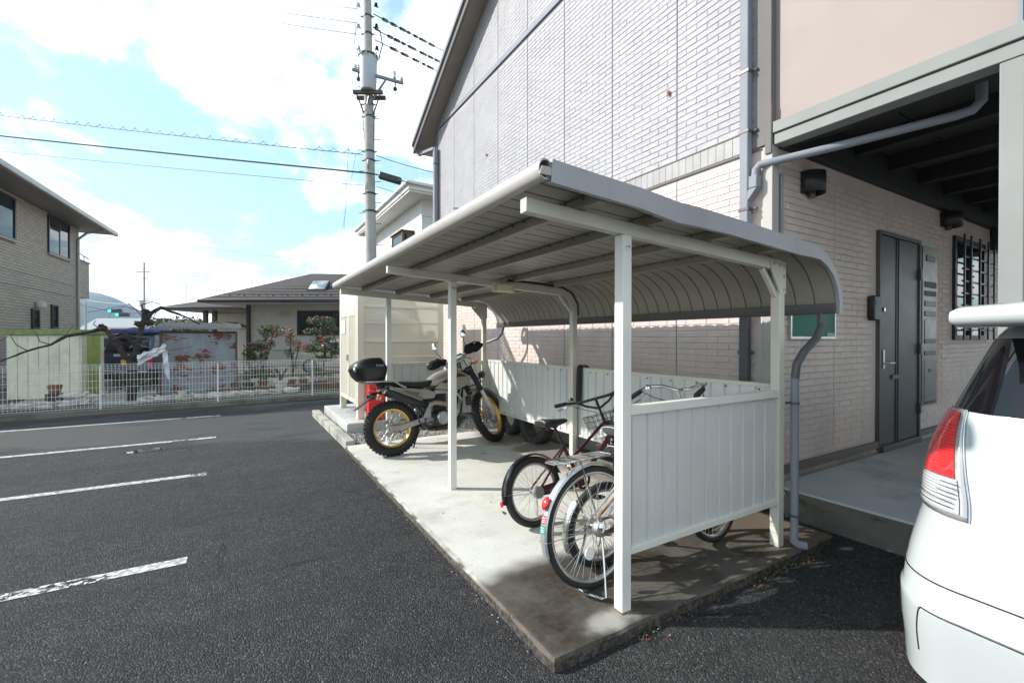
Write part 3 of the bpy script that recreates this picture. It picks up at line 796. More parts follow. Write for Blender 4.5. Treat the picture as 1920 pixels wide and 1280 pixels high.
# soldier course between the storeys
bm_ = mesh_of(MB().box(0,.014,-.0385,.0385,0,.155), 'band_tile', M['band'])
for k in range(90): piece(bm_, 'band_tile', (WX-.013, 9.37 - k*.0812, 3.01), B, base=B.location)
b = MB(); b.box(WX-.016,WX+.004,2.16,9.42,2.985,3.005); b.box(WX-.018,WX+.004,2.16,9.42,3.167,3.178); b.build('band_trim', M['trim_grey'], B)
b = MB(); b.box(WX-.03,WX+.004,2.16,9.42,5.955,6.03); b.build('gable_flashing', M['pipe_grey'], B, bevel=.004)
b = MB(); b.box(WX-.02,WX+.004,2.12,9.42,.265,.325); b.build('base_flashing', M['trim_grey'], B, bevel=.003)
# corner trims
b = MB(); b.box(WX-.022,WX+.07,CY-.025,CY+.055,.25,2.99); b.build('corner_trim', M['trim_white'], B, bevel=.004)
b = MB(); b.box(WX-.03,WX+.05,CY-.02,CY+.10,3.0,rake(CY)-.2); b.box(WX-.036,WX+.03,CY-.024,CY+.03,2.92,3.32); b.build('upper_corner_trim', M['trim_grey'], B, bevel=.006)
b = MB(); b.box(WX-.02,WX+.05,9.36,9.44,.25,rake(9.42)-.03); b.build('corner_trim', M['trim_grey'], B, bevel=.004)
b = MB(); b.cyl((WX+.125,CY-.02,.28),(WX+.125,CY-.02,2.78),.014,8); b.build('cable_duct', M['pipe_grey'], B)
# beam over the entrance, joint in the plaster, column
b = MB(); b.box(WX-.03,WX+.12,-6.0,CY-.03,3.075,3.165); b.build('beam_upper', M['beam'], B, bevel=.005)
b = MB(); b.box(WX-.012,WX+.12,-6.0,CY-.03,2.985,3.07); b.build('beam_lower', M['beam'], B, bevel=.005)
b = MB(); b.box(WX+.018,WX+.035,.715,.735,3.17,7.3); b.build('wall_joint', M['pipe_grey'], B)
b = MB(); b.box(WX-.005,WX+.095,.70,.80,.23,2.985); b.build('column', M['beam'], B, bevel=.006)
# roof, fascia board and soffit at the gable
for sgn, ya, yb in ((1, RID, 10.0), (-1, RID, -3.1)):
    za, zb = RZ + .02, RZ + .02 - abs(yb-RID)*.55
    b = MB(); b.add([(3.42,ya,za),(14.3,ya,za),(14.3,yb,zb),(3.42,yb,zb),(3.42,ya,za+.05),(14.3,ya,za+.05),(14.3,yb,zb+.05),(3.42,yb,zb+.05)], [(3,2,1,0),(4,5,6,7),(0,1,5,4),(1,2,6,5),(2,3,7,6),(3,0,4,7)])
    b.build('roof', M['soffit_tan'], B, smooth=False)
    b = MB(); b.add([(3.37,ya,za-.10),(3.42,ya,za-.10),(3.42,yb,zb-.10),(3.37,yb,zb-.10),(3.37,ya,za+.10),(3.42,ya,za+.10),(3.42,yb,zb+.10),(3.37,yb,zb+.10)], [(3,2,1,0),(4,5,6,7),(0,1,5,4),(1,2,6,5),(2,3,7,6),(3,0,4,7)])
    b.build('rake_board', M['trim_grey'], B, smooth=False)
    b = MB(); b.add([(3.33,ya,za+.04),(3.37,ya,za+.04),(3.37,yb,zb+.04),(3.33,yb,zb+.04),(3.33,ya,za+.14),(3.46,ya,za+.14),(3.46,yb,zb+.14),(3.33,yb,zb+.14)], [(3,2,1,0),(4,5,6,7),(0,1,5,4),(1,2,6,5),(2,3,7,6),(3,0,4,7)])
    b.build('verge_trim', M['pipe_grey'], B, smooth=False)
    b = MB(); b.add([(3.4,ya,za+.052),(14.4,ya,za+.052),(14.4,yb,zb+.052),(3.4,yb,zb+.052),(3.4,ya,za+.12),(14.4,ya,za+.12),(14.4,yb,zb+.12),(3.4,yb,zb+.12)], [(3,2,1,0),(4,5,6,7),(0,1,5,4),(1,2,6,5),(2,3,7,6),(3,0,4,7)])
    b.build('roof_slates', M['roof_slate'], B, smooth=False)
b = MB(); b.box(3.4,14.3,9.98,10.09,rake(10.0)-.04,rake(10.0)+.10); b.build('eaves_gutter', M['gutter'], B, bevel=.01)
for k in range(3):
    b = MB(); b.box(WX-.03,WX-.014, [3.12,7.05,5.9][k]-.012, [3.12,7.05,5.9][k]+.012, [3.86,4.60,7.0][k], [3.86,4.60,7.0][k]+.045); b.build('wall_clip', M['rusty'], B)
# porch ceiling
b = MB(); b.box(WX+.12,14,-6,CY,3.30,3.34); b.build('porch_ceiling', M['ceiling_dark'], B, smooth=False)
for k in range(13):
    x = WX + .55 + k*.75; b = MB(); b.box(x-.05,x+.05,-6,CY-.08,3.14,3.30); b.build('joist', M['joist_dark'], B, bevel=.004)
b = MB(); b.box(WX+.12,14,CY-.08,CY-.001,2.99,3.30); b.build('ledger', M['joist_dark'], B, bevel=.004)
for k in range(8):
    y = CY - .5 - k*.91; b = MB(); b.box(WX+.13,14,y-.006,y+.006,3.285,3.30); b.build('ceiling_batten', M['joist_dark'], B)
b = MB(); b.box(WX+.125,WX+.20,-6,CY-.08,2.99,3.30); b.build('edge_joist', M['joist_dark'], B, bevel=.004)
# flashing at the foot of the porch wall, in two steps
b = MB(); b.box(WX+.05,5.68,CY-.03,CY+.0,.285,.352); b.box(6.72,13.9,CY-.03,CY+.0,.285,.352); b.build('porch_flashing', M['trim_grey'], B, bevel=.004)
b = MB(); b.box(WX+.05,13.9,CY-.012,CY+.0,.235,.284); b.build('porch_plinth', M['conc_old'], B)
# door
dx0, dx1, dz0, dz1 = 5.70, 6.70, .30, 2.50
d_ = MB(); d_.box(dx0-.04,dx0,CY-.035,CY+.01,dz0-.04,dz1+.04); d_.box(dx1,dx1+.04,CY-.035,CY+.01,dz0-.04,dz1+.04); d_.box(dx0,dx1,CY-.035,CY+.01,dz1,dz1+.04); d_.box(dx0,dx1,CY-.06,CY+.01,dz0-.06,dz0)
DR = d_.build('door', M['door_frame'], B, bevel=.004)
xs = [5.705, 6.04, 6.075, 6.13, 6.165, 6.695]
for (a, c, dpt) in ((5.705,6.035,.018),(6.045,6.075,.010),(6.085,6.125,.004),(6.135,6.165,.010),(6.175,6.695,.018)):
    b = MB(); b.box(a,c,CY-dpt,CY+.008,dz0+.003,dz1-.003); b.build('door_leaf', M['door'] if dpt > .015 else M['lamp_dark'], DR, bevel=.002)
b = MB(); b.box(5.76,5.80,CY-.03,CY-.018,1.10,1.30); b.tube([(5.78,CY-.03,1.16),(5.78,CY-.075,1.16),(5.90,CY-.078,1.16)], .011, 8); b.build('door_handle', M['alu'], DR)
b = MB(); b.cyl((5.78,CY-.018,1.72),(5.78,CY-.035,1.72),.022,12); b.build('door_lock', M['alu'], DR)
b = MB(); b.box(5.98,6.22,CY-.034,CY-.018,.98,1.03); b.build('letter_slot', M['door_frame'], DR, bevel=.003)
for z in (.62,1.30,2.15):
    b = MB(); b.box(6.685,6.72,CY-.05,CY-.034,z-.06,z+.06); b.build('hinge', M['door_frame'], DR)
# meter and mail column right of the door
MBX = MB().box(6.82,7.28,CY-.022,CY+.01,.63,2.50).build('service_panel', M['mailbox'], B, bevel=.004)
for (z0, z1, mt) in ((2.33,2.40,'lamp_dark'),(2.02,2.09,'trim_grey'),(1.92,1.98,'trim_grey'),(1.80,1.86,'lamp_dark'),(1.68,1.74,'lamp_dark'),(1.42,1.64,'alu_dull'),(1.36,1.41,'lamp_dark'),(1.22,1.27,'lamp_dark'),(1.02,1.06,'lamp_dark'),(.65,.68,'lamp_dark')):
    x0, x1 = (6.88,7.22) if mt != 'lamp_dark' or z0 < 2 else (6.92,7.18)
    if .9 < z0 < 1.1: x0, x1 = 6.98, 7.08
    b = MB(); b.box(x0,x1,CY-.029,CY-.020,z0,z1); b.build('service_slot', M[mt], MBX, bevel=.002)
b = MB(); b.box(6.88,7.22,CY-.027,CY-.020,.70,1.16); b.build('service_door', M['mailbox'], MBX, bevel=.002)
# window with its grille
WN = MB(); WN.box(7.86,7.92,CY-.03,CY+.03,1.40,2.74); WN.box(9.0,9.06,CY-.03,CY+.03,1.40,2.74); WN.box(7.92,9.0,CY-.03,CY+.03,1.40,1.46); WN.box(7.92,9.0,CY-.03,CY+.03,2.68,2.74); WN.box(8.44,8.49,CY-.02,CY+.03,1.46,2.68)
WNo = WN.build('window', M['frame_dark'], B, bevel=.003)
b = MB(); b.box(7.92,9.0,CY+.0,CY+.012,1.46,2.68); b.build('pane', M['glass'], WNo)
for k in range(8):
    z = 1.52 + k*.155; b = MB(); b.box(7.84,9.08,CY-.11,CY-.09,z,z+.02); b.build('grille_bar', M['frame_dark'], WNo)
for x in (7.85,8.1,8.45,8.8,9.06):
    b = MB(); b.box(x-.015,x+.015,CY-.125,CY-.108,1.40,2.74); b.build('grille_bar', M['frame_dark'], WNo)

# downpipes: square pipes fixed to the side wall
def dpipe(x, y, z0, z1, m, lab, clips, r=.032):
    t = thing('downpipe', (x, y, z0), lab, 'downpipe')
    b = MB(); b.box(x-r, x+r, y-r*1.2, y+r*1.2, z0, z1); b.build('pipe', M[m], t, bevel=.01)
    for z in clips:
        b = MB(); b.box(x-r-.005,x+r+.005,y-r*1.2-.005,y+r*1.2+.005,z-.012,z+.012); b.box(x+r,WX,y-.008,y+.008,z-.008,z+.008); b.cyl((x+.02,y-r-.03,z),(x+.02,y-r,z),.012,8); b.build('clip', M['gutter_dark'], t)
    return t
t = dpipe(3.655, 2.275, .05, 1.60, 'pipe_dark', 'dark grey square downpipe on the tiled wall near the building corner', (1.30,.85,.45))
b = MB(); b.box(3.623,3.687,2.236,2.314,1.60,8.0); b.build('upper_pipe', M['pipe_grey'], t, bevel=.01)
for z in (2.50,3.15,3.65):
    b = MB(); b.box(3.618,3.692,2.231,2.319,z-.012,z+.012); b.box(3.692,WX,2.26,2.28,z-.008,z+.008); b.cyl((3.68,2.19,z),(3.68,2.236,z),.014,8); b.build('clip', M['gutter_dark'], t)
dpipe(3.64, 9.33, .05, 5.55, 'pipe_grey', 'long square downpipe at the far corner of the apartment building', (5.2,3.9,2.4,1.0), .04)
b = MB(); b.bar((3.62,9.33,5.53),(3.50,9.98,5.60),.07,.07); b.build('roof_drain_arm', M['pipe_grey'], bevel=.008, label='short square drain arm under the eaves at the far corner', cat='pipe')
t = thing('drain_pipe', (3.655,2.19,2.60), 'light grey drain pipe slanting from under the porch ceiling to the wall downpipe', 'pipe')
b = MB(); b.tube([(4.18,.98,3.12),(4.18,.98,2.98),(4.165,1.02,2.93),(4.13,1.09,2.915),(3.9,1.64,2.875),(3.70,2.10,2.85),(3.672,2.165,2.845),(3.66,2.19,2.81),(3.658,2.195,2.74)], .031, 12); b.build('pipe', M['pipe_grey'], t)
b = MB(); b.box(3.62,3.69,2.16,2.23,2.66,2.76); b.prism([(2.16,2.66),(2.23,2.66),(2.30,2.56),(2.24,2.56)], 3.625, 3.685, 'x'); b.build('hopper', M['pipe_grey'], t, bevel=.006)

# fittings on the porch wall
def wall_lamp(x, z, w, h, lab):
    t = thing('wall_lamp', (x, CY, z), lab, 'wall lamp', 'dark wall lamps of the entrance')
    b = MB(); b.lathe([(w*.5,-h/2),(w*.5,h/2)], 14, Matrix.Translation((x,CY-.02,z)), a0=pi, a1=2*pi); b.build('shade', M['lamp_dark'], t, solid=.006)
    b = MB(); b.box(x-w*.5,x+w*.5,CY-.022,CY+.0,z-h/2,z+h/2); b.build('back_plate', M['lamp_dark'], t, bevel=.003)
    b = MB(); b.cyl((x,CY-.04,z-h*.3),(x,CY-.04,z-h*.42-.05),.03,10); b.build('bulb_holder', M['gutter_dark'], t)
wall_lamp(4.285, 2.77, .24, .18, 'dark curved wall lamp nearest the building corner, under the porch ceiling')
wall_lamp(7.56, 2.885, .30, .17, 'dark wall lamp above the grey mail and meter panel')
b = MB(); b.box(9.35,10.0,CY-.30,CY-.002,2.70,3.02); b.build('vent_hood', M['lamp_dark'], bevel=.02, label='dark box shaped hood high on the porch wall beyond the barred window', cat='vent')
t = thing('notice_board', (4.36,CY,1.5), 'green notice board in an aluminium frame behind the shelter roof end', 'notice board')
b = MB(); b.box(3.99,4.72,CY-.028,CY-.012,1.435,1.80); b.build('board', M['board_green'], t)
b = MB()
for (a, c, e, f) in ((3.97,4.74,1.415,1.435),(3.97,4.74,1.80,1.82),(3.97,3.99,1.435,1.80),(4.72,4.74,1.435,1.80)): b.box(a,c,CY-.034,CY-.004,e,f)
b.build('frame', M['alu'], t)
b = MB(); b.box(4.60,4.715,CY-.031,CY-.028,1.44,1.465); b.build('maker_label', M['white'], t)
b = MB(); b.box(4.615,4.70,CY-.0325,CY-.031,1.447,1.457); b.build('label_text_bar', M['trim_grey'], t)
t = thing('intercom', (5.515,CY,1.72), 'black key box with a small screen on the wall left of the entrance door', 'intercom')
b = MB(); b.box(5.44,5.59,CY-.07,CY-.011,1.60,1.85); b.build('case', M['black'], t, bevel=.012)
b = MB(); b.box(5.47,5.55,CY-.074,CY-.069,1.76,1.80); b.build('screen', M['pipe_grey'], t)

# ================================================================ wheels shared by the cycles
RX = Matrix.Rotation(pi/2, 4, 'X')
def torus_pts(R, cy=0, n=48): return [(R*cos(2*pi*k/n), cy, R*sin(2*pi*k/n)) for k in range(n)]
def wheel(parent, c, R, rt, rim_m, tire_m, nsp, hub_r, hub_w, T=None, knob=False, name='wheel', rimw=.012, spoke_m='alu', disc=None, drum=None, spoke_r=.0011):
    # wheel in the x-z plane about centre c, optional transform T
    T = T or Matrix.Identity(4); Mx = T @ Matrix.Translation(Vector(c))
    ri = R - 2*rt
    b = MB(); b.lathe([(ri-.004,-rimw),(ri+.008,-rimw*1.15),(ri+.010,-rimw*1.05),(ri,-rimw*.6),(ri,rimw*.6),(ri+.010,rimw*1.05),(ri+.008,rimw*1.15),(ri-.004,rimw),(ri-.012,rimw*.5),(ri-.012,-rimw*.5),(ri-.004,-rimw)], 48, RX); b.xf(Mx)
    w = b.build(name, M[rim_m], parent, loc=None, fix=False)
    b = MB(); b.tube(torus_pts(R-rt, 0, 56), rt, 10, True)
    if knob:
        # flatter carcass with rows of blocks
        for i, v in enumerate(b.v):
            rr = sqrt(v.x**2+v.z**2); b.v[i] = Vector((v.x, v.y*1.0, v.z))
        nk = 44
        for k in range(nk):
            for (yy, off, sc_) in ((-.036,0,1),(.036,0,1),(-.012,.5,1),(.012,.5,1),(-.052,.5,.8),(.052,.5,.8)):
                a = 2*pi*(k+off)/nk; tilt = yy/rt*.75 if abs(yy) > .02 else 0
                rb = R - (rt - sqrt(max(rt*rt - (yy*.98)**2, 1e-6)))
                o_ = len(b.v); b.box(-.010,.010,-.009,.009,-.010,.010*sc_)
                Mk = Matrix.Rotation(-a, 4, 'Y') @ Matrix.Translation((0,0,0))
                for i in range(o_, len(b.v)):
                    p = b.v[i]; p = Vector((rb + p.z, yy + p.y, p.x)); b.v[i] = Vector((p.x*cos(a) - p.z*sin(a), p.y, p.x*sin(a) + p.z*cos(a)))
    b.xf(Mx); b.build('tire', M[tire_m], w, fix=False, ang=50)
    b = MB()
    for k in range(nsp):
        a = 2*pi*k/nsp; s_ = 1 if k % 2 else -1; a2 = a + (.9 if (k//2) % 2 else -.9)
        b.tube([(hub_r*cos(a2), s_*hub_w, hub_r*sin(a2)), ((ri-.006)*cos(a), 0, (ri-.006)*sin(a))], spoke_r, 4)
    b.xf(Mx); b.build('spokes', M[spoke_m], w, kind='stuff', fix=False)
    b = MB(); b.lathe([(0,-hub_w*1.6),(.010,-hub_w*1.6),(.010,-hub_w*1.1),(hub_r,-hub_w),(hub_r,-hub_w*.8),(hub_r*.6,-hub_w*.5),(hub_r*.6,hub_w*.5),(hub_r,hub_w*.8),(hub_r,hub_w),(.010,hub_w*1.1),(.010,hub_w*1.6),(0,hub_w*1.6)], 20, RX); b.xf(Mx); b.build('hub', M['alu_dull'], w)
    if disc:
        (r0, r1, y) = disc; b = MB(); b.lathe([(r0,y-.002),(r1,y-.002),(r1,y+.002),(r0,y+.002),(r0,y-.002)], 36, RX)
        for k in range(6): a = 2*pi*k/6; b.bar((r0*cos(a), y, r0*sin(a)), (hub_r*cos(a+.3), y, hub_r*sin(a+.3)), .012, .004, (0,1,0))
        b.xf(Mx); b.build('brake_disc', M['alu_dull'], w, fix=False)
    return w
def ring_arc(R, a0, a1, n, prof, M0=None, b=None):
    # sweep a small profile [(dr, y)] round the x-z centre
    b = b or MB(); rings = []
    for k in range(n+1):
        a = a0 + (a1-a0)*k/n; rings.append([((R+dr)*cos(a), y, (R+dr)*sin(a)) for dr, y in prof])
    st = len(b.v); b.loft(rings)
    if M0: b.xf(M0, st)
    return b

# ================================================================ motorcycle
MT = thing('motorcycle', (1.51, 5.20, .06), 'beige off road motorcycle with gold rims, black top box and fluffy handlebar muffs', 'motorcycle', rot=(rad(-9), 0, rad(2)), local=True)
def mb_(b, name, m, parent=None, **k): return b.build(name, M[m], parent or MT, **k)
wheel(MT, (0,0,.318), .318, .053, 'gold', 'rubber', 32, .045, .028, knob=True, name='rear_wheel', rimw=.026, disc=(.07,.105,-.045), spoke_r=.0018)
ax0 = Vector((.93,0,1.02)); axd = Vector((-sin(rad(27)),0,cos(rad(27))))
ST = Matrix.Translation(ax0) @ Matrix.Rotation(rad(33), 4, axd) @ Matrix.Translation(-ax0)
FA = Vector((1.335,0,.345))
wheel(MT, FA, .345, .045, 'gold', 'rubber', 36, .035, .026, T=ST, knob=True, name='front_wheel', rimw=.022, disc=(.075,.12,.05), spoke_r=.0018)
def sx(b): return b.xf(ST)
for s_ in (-1, 1):
    y = s_*.09; top = ax0 + axd*.06 + Vector((.035,y,0)); bot = FA + Vector((-.02,y,0)); mid = top.lerp(bot, .56)
    b = MB(); b.tube([bot + Vector((.015,0,-.02)), bot, mid], [.022,.026,.027], 12); mb_(sx(b), 'fork_leg', 'silver_paint')
    b = MB(); b.tube([mid, top.lerp(bot,.16)], [.029,.029], 12)
    b2 = MB(); P_ = [mid.lerp(top, k/22) for k in range(18)]; b2.tube(P_, [.033 + .005*(k % 2) for k in range(18)], 12); mb_(sx(b2), 'fork_boot', 'black_matte')
    b = MB(); b.tube([top.lerp(bot,.16), top], .020, 10); mb_(sx(b), 'fork_tube', 'alu')
for (q, z_) in ((.0,.10),(.0,-.10)):
    b = MB(); c_ = ax0 + axd*z_*1.0 + Vector((.02,0,0)); b.box(c_.x-.04,c_.x+.05,-.12,.12,c_.z-.018,c_.z+.018); mb_(sx(b), 'yoke', 'silver_paint' if z_ > 0 else 'black', bevel=.006)
b = MB(); b.ell(FA + Vector((0,-.07,0)), (.03,.03,.03), 10, 6); b.ell(FA + Vector((-.05,.075,.05)), (.035,.025,.05), 10, 6); mb_(sx(b), 'brake_caliper', 'gold')
# high front mudguard
def mud(x0, z0, L_, w_, rise, curve, y0=0):
    b = MB(); rings = []
    for k in range(15):
        u = k/14; x = x0 + (u-.42)*L_; z = z0 + curve*(1-((u-.45)*2)**2) - rise*u; w = w_*(1-.75*abs(u-.45)**1.6*1.8)
        r = []
        for j in range(9): v = j/8*2-1; r.append((x, y0 + v*w, z - .035*v*v))
        for j in range(8,-1,-1): v = j/8*2-1; r.append((x, y0 + v*w*.96, z - .035*v*v - .006))
        rings.append(r)
    return b.loft(rings)
mb_(sx(mud(1.33,.695,.62,.085,.10,.09)), 'front_mudguard', 'sand_paint')
# bars, muffs, mirrors, levers
b = MB(); bz = ax0 + axd*.05
b.tube([(bz.x-.12,-.40,bz.z+.10),(bz.x-.09,-.30,bz.z+.095),(bz.x-.01,-.16,bz.z+.06),(bz.x,-.07,bz.z+.0),(bz.x,.07,bz.z+.0),(bz.x-.01,.16,bz.z+.06),(bz.x-.09,.30,bz.z+.095),(bz.x-.12,.40,bz.z+.10)], .012, 10)
b.tube([(bz.x-.01,-.15,bz.z+.055),(bz.x-.01,.15,bz.z+.055)], .007, 8); mb_(sx(b), 'handlebar', 'alu')
for s_ in (-1, 1):
    b = MB(); b.ell((bz.x-.07, s_*.315, bz.z+.075), (.075,.125,.062), 20, 12, M=Matrix.Rotation(rad(-10*s_),3,'Z'), jit=.28, seed=s_+4); b.ell((bz.x-.02, s_*.22, bz.z+.075), (.06,.07,.045), 14, 8, jit=.2, seed=9+s_); mb_(sx(b), 'handlebar_muff', 'fluff')
    b = MB(); b.tube([(bz.x-.05,s_*.20,bz.z+.09),(bz.x-.06,s_*.21,bz.z+.16),(bz.x-.10,s_*.225,bz.z+.20),(bz.x-.09,s_*.235,bz.z+.245)], .005, 6); mb_(sx(b), 'mirror_stem', 'black')
    b = MB(); b.ell((bz.x-.10,s_*.24,bz.z+.285), (.012,.042,.055), 16, 8); o = mb_(sx(b), 'mirror', 'chrome')
# headlight, small shield, instruments, indicators
b = MB(); b.ell((1.09,0,.93), (.075,.085,.085), 16, 10); mb_(sx(b), 'headlight', 'black')
b = MB(); b.ell((1.135,0,.93), (.045,.07,.07), 16, 8); mb_(sx(b), 'headlight_lens', 'chrome')
b = MB(); b.lathe([(0,.0),(.045,.0),(.048,.03),(.03,.05),(0,.05)], 16, Matrix.Translation((1.0,0,1.14)) @ Matrix.Rotation(rad(-35),4,'Y')); mb_(sx(b), 'speedometer', 'black')
b = MB(); b.tube([(1.02,-.10,.83),(1.07,-.16,.80),(1.16,-.12,.77)], .010, 6); b.tube([(1.02,.10,.83),(1.07,.16,.80),(1.16,.12,.77),(1.16,-.12,.77)], .010, 6); mb_(sx(b), 'lamp_guard', 'black')
for s_ in (-1, 1):
    b = MB(); b.tube([(1.06,s_*.09,1.02),(1.07,s_*.15,1.02)], .008, 6); mb_(sx(b), 'indicator_stalk', 'black')
    b = MB(); b.ell((1.075,s_*.175,1.02), (.024,.03,.024), 12, 8); mb_(sx(b), 'indicator', 'orange')
    b = MB(); b.ell((-.17,s_*.12,.70), (.022,.03,.022), 12, 8); mb_(b, 'indicator', 'orange')
    b = MB(); b.tube([(-.15,s_*.03,.71),(-.165,s_*.10,.70)], .008, 6); mb_(b, 'indicator_stalk', 'black')
# fog lamp at the right of the headlight
b = MB(); b.lathe([(0,-.05),(.035,-.045),(.05,0),(.046,.012),(0,.016)], 16, Matrix.Translation((1.17,-.15,.86)) @ Matrix.Rotation(rad(80),4,'Y')); mb_(sx(b), 'auxiliary_lamp', 'black')
# frame
b = MB()
for s_ in (-.09,.09):
    b.tube([(.93,s_*.3,.96),(.62,s_,.80),(.30,s_,.60),(.30,s_,.36),(.42,s_,.26)], .015, 8)
    b.tube([(.95,s_*.3,.84),(.86,s_,.42),(.74,s_,.28),(.42,s_,.26)], .015, 8)
    b.tube([(.55,s_,.76),(-.12,s_*.9,.79)], .012, 8); b.tube([(.30,s_,.50),(-.02,s_,.74)], .010, 8)
b.tube([(.95,0,.84),(.915,0,1.06)], .03, 10)
mb_(b, 'frame', 'black_gloss')
for s_ in (-1, 1):
    b = MB(); b.prism([(-.045,.29),(-.045,.34),(.10,.355),(.38,.42),(.42,.40),(.42,.36),(.12,.29)], s_*.085-.014, s_*.085+.014); mb_(b, 'swingarm', 'alu', bevel=.006)
b = MB(); b.prism([(-.01,.40),(.06,.45),(.10,.43),(.05,.36),(.0,.36)], -.082,-.055); mb_(b, 'rear_caliper', 'alu', bevel=.004)
# tank, side panels, seat
def skin(sections, m, name, k=14, pw_=2.6, par=None, **kw):
    b = MB(); rings = []
    for (x, zc, hw, hh, tilt) in sections:
        r = []
        for j in range(k):
            a = 2*pi*j/k; ca, sa = cos(a), sin(a)
            yy = hw*(abs(ca)**(2/pw_))*(1 if ca > 0 else -1); z_ = hh*(abs(sa)**(2/pw_))*(1 if sa > 0 else -1)
            r.append((x + tilt*z_, yy, zc + z_))
        rings.append(r)
    return b.loft(rings).build(name, M[m], par or MT, **kw)
skin([(.42,.785,.05,.035,0),(.47,.81,.08,.065,.1),(.56,.84,.115,.105,.2),(.68,.865,.145,.12,.3),(.80,.89,.145,.105,.4),(.89,.905,.10,.075,.4),(.93,.91,.05,.035,.3)], 'sand_paint', 'fuel_tank')
for s_ in (-1, 1):
    b = MB(); b.prism([(.50,.735),(.60,.80),(.88,.93),(1.01,.86),(.95,.76),(.80,.70)], s_*.148-.010, s_*.148+.010); mb_(b, 'tank_shroud', 'sand_paint', bevel=.008)
    b = MB(); b.prism([(.58,.80),(.84,.915),(.96,.87),(.80,.86),(.68,.80)], s_*.160-.002, s_*.160+.002); mb_(b, 'shroud_decal', 'black')
    b = MB(); b.prism([(-.10,.765),(-.02,.79),(.42,.735),(.54,.69),(.50,.62),(.34,.62),(.10,.71)], s_*.118-.010, s_*.118+.010); mb_(b, 'side_panel', 'sand_paint', bevel=.008)
    b = MB(); b.prism([(.20,.66),(.36,.61),(.52,.64),(.46,.52),(.30,.52)], s_*.10-.012, s_*.10+.012); mb_(b, 'side_cover', 'black_matte', bevel=.008)
b = MB(); b.lathe([(0,.02),(.03,.018),(.034,0)], 14, Matrix.Translation((.74,0,.985))); mb_(b, 'filler_cap', 'alu')
skin([(-.14,.825,.07,.022,0),(-.05,.825,.10,.034,0),(.12,.815,.115,.038,0),(.30,.80,.115,.045,0),(.42,.80,.105,.050,.2),(.50,.82,.09,.055,.5),(.57,.86,.07,.05,.6),(.62,.90,.045,.03,.6)], 'seat', 'seat')
text_mesh('SEROW', .052, 'side_lettering', M['black'], MT, Matrix.Translation((.22,-.131,.705)) @ Matrix.Rotation(rad(12),4,'Y') @ RX)
# engine
b = MB(); b.box(.34,.74,-.10,.10,.27,.46); b.box(.36,.50,-.08,.08,.44,.54); mb_(b, 'crankcase', 'dark_steel', bevel=.03)
b = MB(); b.lathe([(0,.06),(.068,.058),(.085,.04),(.09,0)], 24, Matrix.Translation((.60,-.10,.385)) @ RX); mb_(b, 'clutch_cover', 'alu')
b = MB(); b.lathe([(0,.035),(.045,.033),(.05,0)], 20, Matrix.Translation((.43,-.10,.36)) @ RX); mb_(b, 'crank_cover', 'alu_dull')
b = MB()
for k in range(9): z = .47 + k*.022; b.box(.52-.002*k,.72-.002*k,-.078,.078,z,z+.009)
b.box(.55,.68,-.055,.055,.45,.70); mb_(b, 'cylinder_fins', 'dark_steel')
b = MB(); b.box(.53,.70,-.065,.065,.665,.735); mb_(b, 'cylinder_head', 'alu', bevel=.015)
b = MB(); b.prism([(.50,.23),(.80,.24),(.92,.36),(.90,.38),(.76,.28),(.50,.26)], -.11,.11); mb_(b, 'skid_plate', 'dark_steel', bevel=.004)
b = MB(); b.tube([(.74,-.04,.68),(.84,-.06,.67),(.88,-.085,.58),(.80,-.12,.50),(.64,-.135,.53),(.50,-.13,.56),(.40,-.125,.53)], .021, 10); mb_(b, 'exhaust_pipe', 'alu')
b = MB(); b.tube([(.68,-.15,.545),(.60,-.152,.555),(.50,-.148,.57),(.42,-.142,.56)], [.02,.028,.028,.02], 8); mb_(b, 'heat_shield', 'sand_paint')
b = MB(); b.tube([(.40,-.125,.53),(.34,-.15,.56),(.28,-.165,.585),(-.10,-.185,.745),(-.115,-.186,.752)], [.021,.035,.058,.062,.05], 18); mb_(b, 'muffler', 'black')
b = MB(); b.lathe([(.03,.0),(.05,.0),(.05,.014),(.03,.014),(.03,0)], 16, Matrix.Translation((-.115,-.186,.752)) @ Matrix.Rotation(rad(-67),4,'Y')); mb_(b, 'muffler_tip', 'alu')
b = MB()
def msh(u, v):
    p = Vector((.30,-.165,.578)).lerp(Vector((-.09,-.185,.742)), u); a = rad(-160 + 130*v); n_ = Vector((.38,0,.92)); r_ = .066
    return p + Vector((0,1,0))*cos(a)*r_ + n_*(-sin(a))*0 + Vector((0,-1,0))*0 + Vector((.38,0,.92))*(sin(a+pi))*r_
b.grid(msh, 8, 8); mb_(b, 'muffler_shield', 'sand_paint', solid=.003, fix=False)
b = MB()
for u in (.12,.35,.62,.88):
    p = msh(u,.55); b.ell(p, (.006,.006,.006), 6, 4)
mb_(b, 'shield_rivets', 'alu', kind='stuff')
b = MB(); b.prism([(.34,.40),(.42,.56),(.46,.56),(.44,.40)], -.128,-.118); mb_(b, 'heel_guard', 'alu')
b = MB(); b.box(.40,.48,-.24,-.13,.335,.35); b.box(.40,.48,.13,.24,.335,.35); mb_(b, 'footpegs', 'dark_steel')
b = MB(); b.tube([(.40,.12,.30),(.36,.20,.14),(.34,.255,.035)], .010, 8); b.box(.31,.38,.235,.275,.028,.040); mb_(b, 'kickstand', 'black')
b = MB(); b.tube([(.36,.06,.60),(.30,.06,.40)], .025, 10); mb_(b, 'shock_absorber', 'white')
